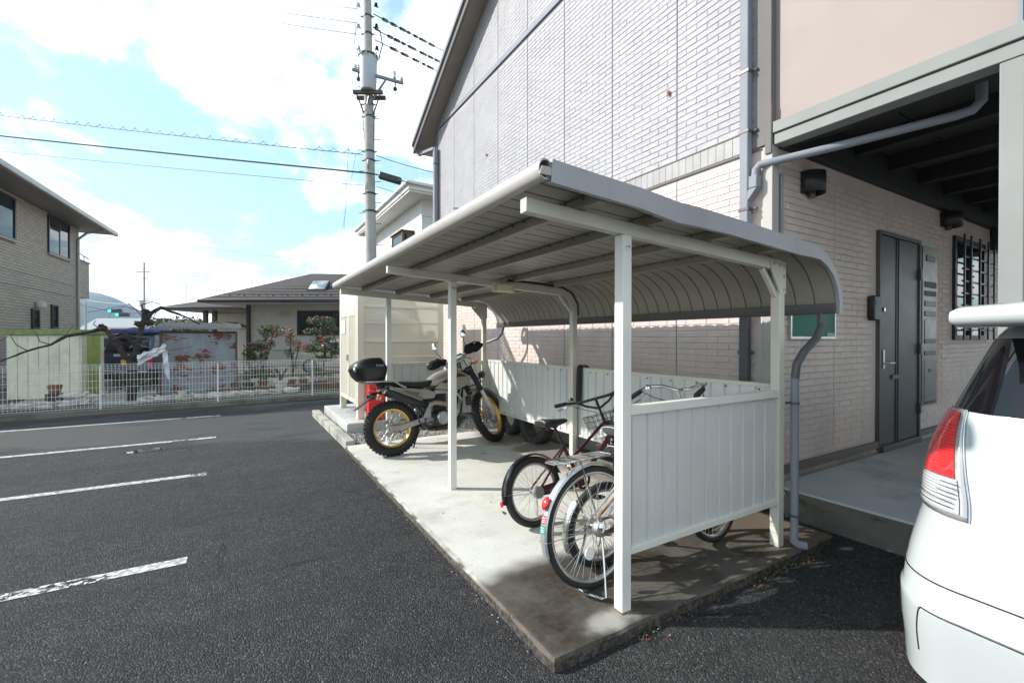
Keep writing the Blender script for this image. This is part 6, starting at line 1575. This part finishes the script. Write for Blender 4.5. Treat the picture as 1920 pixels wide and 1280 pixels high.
def lwin(a, c, name='window', panes=1):
    # a, c: opposite corners in world metres on the wall
    ua = (h0 - Vector(a)).dot(wd); uc = (h0 - Vector(c)).dot(wd); u0, u1 = sorted((ua, uc)); z0, z1 = sorted((a[2], c[2])); t_ = .06
    b = MB(); gbox(b, u0,u0+t_,-.05,.01,z0,z1,hp); gbox(b, u1-t_,u1,-.05,.01,z0,z1,hp); gbox(b, u0+t_,u1-t_,-.05,.01,z0,z0+t_,hp); gbox(b, u0+t_,u1-t_,-.05,.01,z1-t_,z1,hp)
    if panes == 2: gbox(b, (u0+u1)/2-.03,(u0+u1)/2+.03,-.045,.01,z0+t_,z1-t_,hp)
    w = b.build(name, M['frame_dark'], LH)
    if panes == 2:
        gbox(MB(), u0+t_,(u0+u1)/2-.03,-.022,-.012,z0+t_,z1-t_,hp).build('pane', M['glass'], w); gbox(MB(), (u0+u1)/2+.03,u1-t_,-.032,-.022,z0+t_,z1-t_,hp).build('pane', M['glass'], w)
    else: gbox(MB(), u0+t_,u1-t_,-.022,-.012,z0+t_,z1-t_,hp).build('pane', M['glass'], w)
    gbox(MB(), u0-.03,u1+.03,-.08,.01,z0-.05,z0,hp).build('sill', M['eave_taupe'], w)
    return u0, u1
lwin((-5.53, 20.97, 5.57), (-5.41, 22.66, 4.28), panes=2); lwin((-5.8, 17.11, 5.5), (-5.68, 18.88, 4.26), panes=2); lwin((-5.61, 19.82, 2.35), (-5.58, 20.31, 1.71)); lwin((-5.51, 21.17, 2.57), (-5.48, 21.65, 1.75))
p_ = Vector((-5.59, 20.17, 2.47)); b = MB(); b.lathe([(0,0),(.13,0),(.13,.16),(0,.2)], 10, Matrix.Translation(p_ + Vector((.12,0,-.05)))); b.build('vent_hood', M['soffit'], LH)
# balcony at the rear corner
gbox(MB(), -1.02, -.02, -.0, .9, 3.02, 4.42, hp).build('balcony', M['brick_far'], LH, smooth=False)
gbox(MB(), -1.06, .0, -.04, .94, 4.42, 4.48, hp).build('balcony_cap', M['eave_taupe'], LH)
b = MB(); b.tube([hp(-1.0,0,4.62), hp(-.1,0,4.70)], .02, 6); b.tube([hp(-.5,0,4.48), hp(-.5,0,4.66)], .015, 6); b.build('balcony_rail', M['frame_dark'], LH)

# ================================================================ hip roofed house
vr = Vector((.858,-.5135,0)); vf = Vector((.5135,.858,0))
HH = thing('tiled_roof_house', (0.45, 27.7, 1.25), 'long single storey house with low dark tiled hip roof and skylights behind the shrubs', 'house')
q0 = Vector((-1.72, 26.67, 1.42)); q0.z = 0
def qp(u, v, z): return q0 + vr*u + vf*v + Vector((0,0,z))
gbox(MB(), 1.5, 13, 1.6, 8.5, 0, 3.3, qp).build('wall', M['house_wall'], HH, smooth=False)
b = MB(); ev = 3.32
b.add([qp(0,0,ev),qp(14.5,0,ev-.03),qp(14.5,10,ev),qp(0,10,ev),qp(3.4,4.6,5.20),qp(10.2,4.6,5.12)], [(0,1,5,4),(0,4,3),(4,5,2,3),(1,2,5)]); b.build('roof', M['roof_slate'], HH, smooth=False, fix=False)
gbox(MB(), -.05, 14.5, -.08, .02, ev-.16, ev-.01, qp).build('gutter', M['frame_dark'], HH, bevel=.02)
gbox(MB(), -.06, .03, -.08, 10, ev-.16, ev-.01, qp).build('gutter', M['frame_dark'], HH, bevel=.02)
gbox(MB(), 0, 14.5, 0, 10, ev-.17, ev-.15, qp).build('soffit', M['soffit'], HH, smooth=False)
def rz(u, v): return ev + v/4.6*1.81
for (u, w_) in ((4.55,.95),(8.4,.95)):
    b = MB(); v0_, v1_ = 1.45, 2.15
    b.add([qp(u,v0_,rz(u,v0_)+.04),qp(u+w_,v0_,rz(u,v0_)+.04),qp(u+w_,v1_,rz(u,v1_)+.30),qp(u,v1_,rz(u,v1_)+.30),qp(u,v0_,rz(u,v0_)-.05),qp(u+w_,v0_,rz(u,v0_)-.05),qp(u+w_,v1_,rz(u,v1_)-.05),qp(u,v1_,rz(u,v1_)-.05)], [(3,2,1,0),(4,5,6,7),(0,1,5,4),(1,2,6,5),(2,3,7,6),(3,0,4,7)])
    s_ = b.build('skylight', M['frame_dark'], HH)
    b = MB(); b.add([qp(u+.06,v0_+.06,rz(u,v0_)+.085),qp(u+w_-.06,v0_+.06,rz(u,v0_)+.085),qp(u+w_-.06,v1_-.05,rz(u,v1_)+.30),qp(u+.06,v1_-.05,rz(u,v1_)+.30)], [(0,1,2,3)]); b.build('pane', M['alu'], s_, fix=False, solid=.01)
b = MB()
for k in range(34):
    for rr in (0,):
        u = 1.1 + k*.36 ; v = .55 + .12*(k % 2); b.box(0,0,0,0,0,0) if False else gbox(b, u, u+.07, v, v+.04, rz(u,v)-.01, rz(u,v)+.05, qp)
b.build('snow_stops', M['frame_dark'], HH, kind='stuff')
b = MB()
for k in range(9):
    v = .3 + k*.47; u0 = v/4.6*3.4; b.tube([qp(u0+.1,v,rz(0,v)+.01), qp(14.5 - v/4.6*4.9,v,rz(0,v)+.01)], .018, 4)
b.build('tile_courses', M['roof_slate'], HH, kind='stuff')
# dark post, wall bands and long window
gbox(MB(), 1.42, 1.58, 1.45, 1.6, 0, 3.2, qp).build('corner_post', M['frame_dark'], HH); gbox(MB(), .9, 1.25, 3.2, 3.6, .8, 2.4, qp).build('meter_box', M['pipe_grey'], HH)
gbox(MB(), 1.6, 13, 1.58, 1.598, 1.52, 1.56, qp).build('wall_band', M['eave_taupe'], HH)
wf = MB(); W0, W1, Z0, Z1 = 4.0, 7.9, 1.58, 2.86
gbox(wf, W0,W1,1.55,1.61,Z1-.06,Z1,qp); gbox(wf, W0,W1,1.55,1.61,Z0,Z0+.07,qp)
for k in range(5): u = W0 + (W1-W0-.07)*k/4; gbox(wf, u,u+.07,1.55,1.61,Z0+.07,Z1-.06,qp)
w = wf.build('window', M['frame_dark'], HH)
for k in range(4): u = W0 + (W1-W0-.07)*k/4; gbox(MB(), u+.07,u+(W1-W0-.07)/4,1.585,1.597,Z0+.07,Z1-.06,qp).build('pane', M['glass'], w)
gbox(MB(), 3.1,3.6,1.5,1.6,2.60,2.82,qp).build('air_vent', M['eave_taupe'], HH, bevel=.01)
# second roof at its left, on dark posts
H2 = thing('small_roof_house', (-2.86, 34.34, 1.22), 'small dark hip roofed house with open dark posts left of the long house', 'house')
s0 = Vector((-4.07, 33.9, 1.42)); s0.z = 0
def sp_(u, v, z): return s0 + vr*u + vf*v + Vector((0,0,z))
b = MB(); b.add([sp_(0,0,3.30),sp_(5.2,0,3.30),sp_(5.2,6,3.3),sp_(0,6,3.3),sp_(3.2,3,4.32),sp_(4.6,3,4.32)], [(0,1,5,4),(0,4,3),(4,5,2,3),(1,2,5)]); b.build('roof', M['roof_slate'], H2, smooth=False, fix=False)
gbox(MB(), -.05, 5.2, -.08, .02, 3.14, 3.29, sp_).build('gutter', M['frame_dark'], H2, bevel=.02)
gbox(MB(), .0, 5.2, 0, 6, 3.12, 3.14, sp_).build('soffit', M['house_wall'], H2, smooth=False)
for u in (1.95,2.5): gbox(MB(), u, u+.22, .8, 1.0, 0, 3.12, sp_).build('post', M['wood_brown'], H2)
gbox(MB(), .9, 4.6, 3.5, 6, 0, 3.1, sp_).build('wall', M['house_wall_pale'], H2, smooth=False)
gbox(MB(), 3.3, 3.75, 3.46, 3.52, 2.0, 2.5, sp_).build('window', M['glass'], H2)
b = MB(); zz0 = 2.0; b.add([sp_(2.3,-1,1.95),sp_(5.3,-1,1.95),sp_(3.9,-1,2.42),sp_(2.3,1,1.95),sp_(5.3,1,1.95),sp_(3.9,1,2.42)], [(0,1,2),(5,4,3),(0,2,5,3),(1,4,5,2)]); b.build('lean_to_roof', M['wood_brown'], H2, smooth=False)

# ================================================================ white house behind the pole
WH = thing('white_house', (5.3,14.3,0), 'white two storey house with flat eaves and a bay window behind the utility pole', 'house')
wx, wy = 5.14, 14.40
b = MB(); b.box(wx, wx+7, wy, wy+6, 0, 6.0); b.build('wall', M['white_wall'], WH, smooth=False)
for z in (3.9,4.9,5.45):
    b = MB(); b.box(wx-.004, wx+7, wy-.004, wy+6, z, z+.012); b.build('wall_joint', M['trim_grey'], WH)
b = MB(); b.box(wx-.62, wx+7.6, wy-.62, wy+6.6, 6.0, 6.05); b.build('soffit', M['white_wall'], WH, smooth=False)
b = MB(); b.box(wx-.66, wx+7.7, wy-.66, wy+6.7, 6.051, 6.26); b.build('fascia', M['white_wall'], WH, bevel=.02)
b = MB(); b.box(wx-.76, wx+7.8, wy-.76, wy+6.8, 6.20, 6.30); b.build('gutter', M['white'], WH, bevel=.02)
b = MB(); b.add([(wx-.7,wy-.7,6.31),(wx+7.7,wy-.7,6.31),(wx+7.7,wy+6.7,6.31),(wx-.7,wy+6.7,6.31),(wx+3,wy+3,7.0),(wx+4,wy+3,7.0)], [(0,1,5,4),(1,2,5),(2,3,4,5),(3,0,4)]); b.build('roof', M['far_roof'], WH, smooth=False)
b = MB(); y0, y1, z0, z1 = wy+.75, wy+2.0, 3.3, 5.0
for (a, c) in ((y0,y0+.08),(y1-.08,y1)): b.box(wx-.42,wx-.34,a,c,z0,z1)
b.box(wx-.42,wx,y0,y1,z1,z1+.07); b.box(wx-.48,wx,y0-.06,y1+.06,z1+.07,z1+.11); b.box(wx-.42,wx,y0,y1,z0-.08,z0); b.box(wx-.06,wx,y0,y0+.05,z0,z1)
w = b.build('bay_window', M['wood_brown'], WH)
b = MB(); b.box(wx-.40,wx-.39,y0+.08,y1-.08,z0,z1); b.box(wx-.34,wx-.06,y0+.02,y0+.03,z0,z1); b.build('pane', M['glass'], w)
b = MB(); b.box(wx-.30,wx-.28,y0+.1,y1-.1,z0,z1); b.build('curtain', M['curtain'], w)
b = MB(); b.tube([(wx-.5,wy+2.6,3.3),(wx-.5,wy+2.6,3.9),(wx-.3,wy+2.6,4.25),(wx,wy+2.6,4.3)], .035, 6); b.tube([(wx-.5,wy+2.4,3.3),(wx-.5,wy+2.6,3.7),(wx,wy+2.6,3.75)], .03, 6); b.build('balcony_rail', M['frame_dark'], WH)

# ================================================================ utility pole
UP = thing('utility_pole', (3.22,13.24,0), 'tall concrete utility pole with transformer and cross arm in front of the white house', 'utility pole')
def pc(z): return Vector((3.225 - .012*(z-3)/1.0*.9, 13.24 + .007*(z-3), z))
def pr_(z): return .178 - .0062*z
b = MB(); b.tube([pc(z) for z in (0,3,6,9,12,13)], [pr_(z) for z in (0,3,6,9,12,13)], 20); b.build('pole', M['pole_conc'], UP)
def band(z, w_=.05, e=.012, m='dark_steel', nm='band'):
    b = MB(); b.lathe([(pr_(z),-w_/2),(pr_(z)+e,-w_/2),(pr_(z)+e,w_/2),(pr_(z),w_/2)], 18, Matrix.Translation(pc(z))); p = pc(z)
    for s_ in (-1, 1): q = vr*s_*(pr_(z)+.03) ; b.cyl(p + q - vf*.04, p + q + vf*.04, .014, 6); b.cyl(p+q, p + vr*s_*(pr_(z)+.09), .012, 6)
    b.build(nm, M[m], UP)
for z in (8.10,7.75,6.75,6.50,5.55,5.05,10.6,10.1,9.55): band(z)
# climbing bolts
b = MB()
for k in range(22):
    z = 2.6 + k*.30; s_ = 1 if k % 2 else -1; b.cyl(pc(z) + vr*s_*(pr_(z)-.01), pc(z) + vr*s_*(pr_(z)+.17), .009, 6)
b.build('climbing_bolts', M['dark_steel'], UP, kind='stuff')
# transformer can
tcn = pc(8.85) + vr*.09 - vf*.30
b = MB(); b.lathe([(0,-.52),(.20,-.52),(.215,-.48),(.245,.42),(.255,.43),(.255,.46),(.20,.50),(0,.52)], 24, Matrix.Translation(tcn)); o = b.build('transformer', M['alu_dull'], UP); o.data.materials[0] = M['pipe_grey']
M['tr'] = plain('transformer_grey', (.46,.49,.52), .45, var=.05); o.data.materials[0] = M['tr']
b = MB(); b.lathe([(.255,.40),(.268,.40),(.268,.45),(.255,.45)], 24, Matrix.Translation(tcn)); b.build('transformer_rim', M['dark_steel'], UP)
for a in (-2.6,-2.0,-1.1,-.5):
    p = tcn + Vector((.25*cos(a), .25*sin(a), .36)); b = MB(); b.tube([p, p + Vector((.10*cos(a),.10*sin(a),.08))], [.025,.015], 8); b.build('bushing', M['insulator'], UP)
b = MB(); p = tcn - Vector((0,0,.56)); b.bar(p - vr*.42, p + vr*.40, .10, .09); b.bar(p - vr*.42 + vf*.3, p + vr*.40 + vf*.3, .10, .09); b.build('transformer_platform', M['wood_brown'], UP)
b = MB(); b.tube([p - vr*.35, pc(7.75) - vr*.10], .02, 6); b.tube([p + vr*.35, pc(7.75) + vr*.10], .02, 6); b.build('platform_brace', M['dark_steel'], UP)
ca0 = Vector((2.7, 13.18, 8.91)); ca1 = Vector((3.92, 12.46, 8.53))
b = MB(); b.bar(ca0, ca1, .075, .075); b.build('cross_arm', M['pipe_grey'], UP, bevel=.008)
b = MB(); b.bar(ca0.lerp(ca1,.40) + Vector((0,0,-.05)), pc(8.05) - vf*.12, .05, .03); b.bar(ca0.lerp(ca1,.65) + Vector((0,0,-.05)), pc(8.05) + vr*.05 - vf*.12, .05, .03); b.build('arm_brace', M['alu_dull'], UP)
for u, h in ((.06,.14),(.13,.16),(.83,.26),(.97,.14)):
    p = ca0.lerp(ca1, u); b = MB(); b.lathe([(.02,.03),(.045,.05),(.03,.07),(.05,.09),(.03,.12),(.045,h),(.015,h+.02),(0,h+.02)], 10, Matrix.Translation(p)); b.build('insulator', M['insulator'], UP)
for u in (.12,.84):
    p = ca0.lerp(ca1, u) - Vector((0,0,.22)); b = MB(); b.ell(p, (.06,.06,.06), 10, 6); b.cyl(p, p + Vector((0,0,.2)), .02, 6); b.build('cutout', M['black'], UP)
b = MB()
for (a, c, d) in (((.83,.3),(.55,.5),(.3,.2)),((.97,.25),(.9,.7),(.8,1.2)),((.06,.25),(.04,.8),(.1,1.3))):
    p0 = ca0.lerp(ca1, a[0]) + Vector((0,0,a[1])); p1 = ca0.lerp(ca1, c[0]) + Vector((0,0,c[1])); p2 = ca0.lerp(ca1, d[0]) + Vector((0,0,d[1])); b.tube([p0, p0.lerp(p1,.5)+vr*.06, p1, p2], .008, 5)
b.tube([pc(10.3)+vr*.15, pc(10.2)+vr*.35, pc(9.8)+vr*.42, pc(9.4)+vr*.3], .016, 6)
b.tube([pc(8.0)+vr*.16, pc(6.8)+vr*.13], .012, 6); b.tube([pc(8.2)-vr*.2, pc(6.7)-vr*.12], .010, 6)
b.build('jumper_wires', M['wire_black'], UP)
for z in (10.95,10.35,9.72):
    for s_ in (-1, 1):
        p = pc(z) + vr*s_*(pr_(z)+.14); b = MB(); b.lathe([(.03,-.04),(.045,-.02),(.03,0),(.045,.02),(.03,.04),(0,.05)], 10, Matrix.Translation(p)); b.box(p.x-.06,p.x+.06,p.y-.02,p.y+.02,p.z-.07,p.z-.05); b.build('insulator', M['insulator'] if s_ < 0 else M['black'], UP)
b = MB(); b.tube([pc(6.25)-vf*.17, pc(6.32)-vf*.22+vr*.02, pc(6.45)-vf*.2+vr*.03], .03, 8); b.build('wire_hook', M['alu_dull'], UP)

# ================================================================ wires
WG = 'overhead wires'
def wire(name, a, c, r, m, lab, sag=.15, n=24, cat='wire'):
    a, c = Vector(a), Vector(c); P_ = [a.lerp(c, k/n) + Vector((0,0,-sag*4*(k/n)*(1-k/n))) for k in range(n+1)]
    b = MB(); b.tube(P_, r, 5); return b.build(name, M[m], label=lab, cat=cat, group=WG, loc=tuple(a))
wire('overhead_wire', (3.08, 13.07, 6.07), (-8.2, 22.39, 8.27), .024, 'wire_black', 'thick black cable running left from the utility pole', .02)
wire('overhead_wire', (2.9, 13.42, 10.81), (-2.08, 21.06, 14.9), .010, 'wire_blue', 'topmost thin wire leaving the pole top to the left', .1)
wire('overhead_wire', (2.9, 13.42, 10.41), (-3.8, 22.08, 14.7), .010, 'wire_blue', 'second thin wire leaving the pole top to the left', .1)
wire('overhead_wire', (2.9, 13.42, 10.09), (-3.45, 21.88, 14.26), .010, 'wire_blue', 'third thin wire leaving the pole top to the left', .1)
a_, c_ = Vector((3.03, 13.34, 6.67)), Vector((-8.74, 23.88, 9.46))
wire('overhead_wire', a_, c_, .010, 'wire_blue', 'thin messenger wire with a coiled cord left of the pole', .05)
b = MB(); P_ = []
for k in range(560):
    u = k/560; p = a_.lerp(c_, u) + Vector((0,0,-.05*4*u*(1-u))); a = u*2*pi*34; P_.append(p + Vector((0,0,.06 + .06*cos(a))) + vr*.06*sin(a))
b.tube(P_, .007, 4); b.build('coiled_cord', M['wire_blue'], label='loosely coiled cord wound along the messenger wire left of the pole', cat='wire', loc=tuple(a_), group=WG)
wire('overhead_wire', (3.03, 13.34, 5.79), (-8.26, 23.59, 8.12), .008, 'wire_blue', 'thin wire just below the thick black cable', .03)
wire('overhead_wire', (3.34, 13.15, 6.64), (4.91, 11.63, 5.89), .010, 'wire_blue', 'thin wire from the pole to the building eaves', .04)
wire('overhead_wire', (3.34, 13.15, 5.76), (6.88, 16.86, 6.67), .008, 'wire_blue', 'thin low wire passing behind the downpipe right of the pole', .02)
wire('overhead_wire', (3.8, 12.65, 5.89), (3.97, 9.98, 4.87), .016, 'wire_black', 'black cable from the splice box to the building wall', .0)
p0, p1 = Vector((3.37, 12.9, 6.01)), Vector((3.89, 12.59, 5.83))
t = thing('splice_box', tuple(p0), 'black cable splice box hanging on the cable right of the pole', 'splice box')
b = MB(); b.bar(p0, p1, .17, .19); b.build('case', M['black'], t, bevel=.03)
b = MB(); b.tube([Vector((3.08, 13.07, 6.07)), p0], .02, 6); b.build('cable', M['wire_black'], t)
ends = (((3.26, 13.08, 10.59), (7.65, 17.57, 13.18)), ((3.29, 13.06, 10.16), (7.84, 17.45, 12.55)), ((3.29, 13.06, 9.86), (7.65, 17.57, 12.24)))
for i, (A_, C_) in enumerate(ends):
    A_, C_ = Vector(A_), Vector(C_)
    o = wire('overhead_wire', A_, C_, .014, 'wire_black', ['top','middle','lowest'][i] + ' of the three black sleeved wires right of the pole', .0)
    random.seed(i+3); u = .08 + .03*i
    while u < .72:
        l_ = random.uniform(.03,.10); b = MB(); p, q = A_.lerp(C_, u), A_.lerp(C_, u+l_); b.tube([p, p.lerp(q,.1), p.lerp(q,.9), q], [.016,.045,.045,.016], 6); b.build('wire_sleeve', M['black'], o, loc=None) if False else None
        me = b
        ob = b.build('wire_sleeve', M['black']); ob.parent = o; ob.matrix_parent_inverse = Matrix.Translation(-A_); u += l_ + random.uniform(.01,.05)
wire('overhead_wire', (2.94, 13.62, 11.58), (3.77, 21.05, 3.16), .006, 'wire_blue', 'faint guy wire dropping left of the pole', 0)
wire('overhead_wire', (2.89, 13.66, 6.76), (3.88, 23.32, 4.37), .005, 'wire_blue', 'faint second guy wire dropping left of the pole', 0)
wire('overhead_wire', (-10.35, 52.81, 11.11), (6.86, 37.85, 7.31), .012, 'wire_blue', 'thin distant wire from the tan house eaves to the right', .3)
wire('overhead_wire', (-11.35, 79.05, 11.19), (13.34, 73.6, 10.4), .012, 'wire_blue', 'faint distant wire right of the far pole', .5)

# ================================================================ far town
def farpole(px_pt, h, lab, arms=True, r=.13):
    t = thing('utility_pole', (px_pt[0], px_pt[1], 0), lab, 'utility pole'); x, y = px_pt[0], px_pt[1]
    b = MB(); b.tube([(x,y,0),(x,y,h)], [r*1.2, r*.8], 8); b.build('pole', M['pole_conc'], t)
    if arms:
        for z, w_ in ((h-1.3,1.1),(h-2.2,.9),(h*.55,1.0)):
            b = MB(); b.bar(Vector((x,y,z)) - vr*w_, Vector((x,y,z)) + vr*w_*.7, .10, .10); b.build('cross_arm', M['dark_steel'], t)
        b = MB(); b.lathe([(0,-.45),(.3,-.45),(.3,.45),(0,.5)], 12, Matrix.Translation((x,y,h*.52) ) @ Matrix.Translation(-vr*.35)); b.build('transformer', M['tr'], t)
    return t
farpole((-11.28, 79.01, 1.42), 11.8, 'distant utility pole with cross arms above the rusty hut')
farpole((-11.25, 134.93, 1.42), 14.5, 'faint thin antenna pole beyond the small roof', False, .07)
farpole((-11.72, 53.63, 1.42), 4.6, 'short grey pole just right of the tan house', False, .09)
farpole((-18.87, 98.7, 1.42), 7.0, 'thin distant pole left of the traffic lights', False, .08)
for i, (A_, C_) in enumerate([((-20.23, 93.69, 12.46), (-11.28, 79.01, 10.98)), ((-20.23, 93.69, 7.27), (-10.08, 82.95, 6.39)), ((-14.45, 66.92, 4.3), (-9.41, 82.55, 8.1)), ((-13.69, 60.63, 4.81), (-10.92, 76.46, 4.74)), ((-11.28, 79.01, 10.98), (-2.53, 94.75, 12.9))]):
    wire('overhead_wire', A_, C_, .03, 'wire_blue', ['upper distant wire left of the far pole','level distant wire above the traffic lights','distant wire crossing in front of the hills','low distant wire over the far roofs','upper distant wire right of the far pole'][i], .3)
def farhouse(p, w_, d_, h, rh, wm_, rm_, lab, gable=True):
    t = thing('far_house', (p[0],p[1],0), lab, 'house'); o_ = Vector((p[0],p[1],0))
    def P_(u, v, z): return o_ + vr*u + vf*v + Vector((0,0,z))
    gbox(MB(), 0, w_, 0, d_, 0, h, P_).build('wall', M[wm_], t, smooth=False)
    b = MB(); e = .5; b.add([P_(-e,-e,h),P_(w_+e,-e,h),P_(w_+e,d_+e,h),P_(-e,d_+e,h),P_(-e,d_/2,h+rh),P_(w_+e,d_/2,h+rh)], [(0,1,5,4),(2,3,4,5),(0,4,3),(1,2,5),(0,3,2,1)]); b.build('roof', M[rm_], t, smooth=False)
    for k in range(max(1, int(w_/3))): 
        u = 1 + k*3; gbox(MB(), u, u+1.4, -.04, .0, h*.45, h*.8, P_).build('window', M['glass'], t)
    return t
farhouse((-18.25, 80.85, 1.42), 9, 6, 2.3, 1.9, 'far_wall', 'far_roof', 'long grey roofed building behind the cream shed')
farhouse((-10.82, 55.43, 1.42), 3.0, 4, 1.7, .8, 'far_wall', 'far_roof_brown', 'small brown roofed house behind the van')
farhouse((-8.64, 40.13, 1.42), 1.3, 3, 1.8, .4, 'far_wall', 'far_roof_brown', 'low reddish lean-to roof right of the tan house')
farhouse((-16.66, 103.2, 1.42), 9, 8, 2.9, 2.0, 'far_wall', 'far_roof_brown', 'distant brown roofed house right of the traffic lights')
farhouse((-8.78, 61.2, 1.42), 4.5, 4, 1.9, .9, 'house_wall_pale', 'far_roof', 'pale house between the plum tree and the bush')
b = MB(); o_ = Vector((-3.63, 24.32, 1.42)); o_.z = 0; gbox(b, 0, 1.3, 0, .2, 0, 1.66, lambda u, v, z: o_ + vr*u + vf*v + Vector((0,0,z))); b.build('garden_wall', M['brown_block'], label='reddish brown block wall behind the plum tree', cat='wall', loc=tuple(o_))
for i, (p, q) in enumerate((((-16.21, 86.62, 5.38), (-14.08, 85.34, 5.38)), ((-15.28, 86.06, 4.84), (-13.41, 84.94, 4.84)))):
    t = thing('traffic_signal', tuple(p), ('higher' if i == 0 else 'lower') + ' green traffic light in the distance behind the plum tree', 'traffic light')
    p = Vector(p); b = MB(); b.bar(p - vr*.3, p + vr*1.6, .3, .5); b.build('housing', M['frame_dark'], t)
    b = MB(); b.ell(p - vf*.17, (.22,.1,.22), 12, 6); b.build('lit_lamp', M['signal'], t)
    b = MB(); b.tube([p + vr*1.6, p + vr*3, Vector((p.x+vr.x*3, p.y+vr.y*3, 0))], .06, 6); b.build('mast', M['pole_conc'], t)
# far wooded hills
random.seed(2)
b = MB(); n_ = 90
def hill(u, v):
    a = rad(-62 + 95*u); R_ = 1250 + 400*v; h = 88*math.exp(-((u-.525)/.055)**2) + 32*noise.noise((u*6, 2, 0)) + 24 + 12*noise.noise((u*22, v*3, 4))
    prof_ = sin(pi*min(v*1.05,1))**.9
    return (R_*sin(a), R_*cos(a), max(0, h)*prof_ - 2)
b.grid(hill, n_, 16); b.build('hills', M['mountain'], kind='structure', fix=False, ang=180)
b = MB(); b.box(-1750,1750,-200,1750,-1.2,135); o = b.build('haze', M['black'], kind='stuff', smooth=False)
hm = bpy.data.materials.new('haze_air'); hm.use_nodes = True; hn = hm.node_tree.nodes; hn.remove(hn['Principled BSDF']); pv = hn.new('ShaderNodeVolumePrincipled'); pv.inputs['Density'].default_value = .00026; pv.inputs['Color'].default_value = (.62,.78,.98,1); pv.inputs['Anisotropy'].default_value = .3
hm.node_tree.links.new(pv.outputs[0], hn['Material Output'].inputs['Volume']); o.data.materials[0] = hm
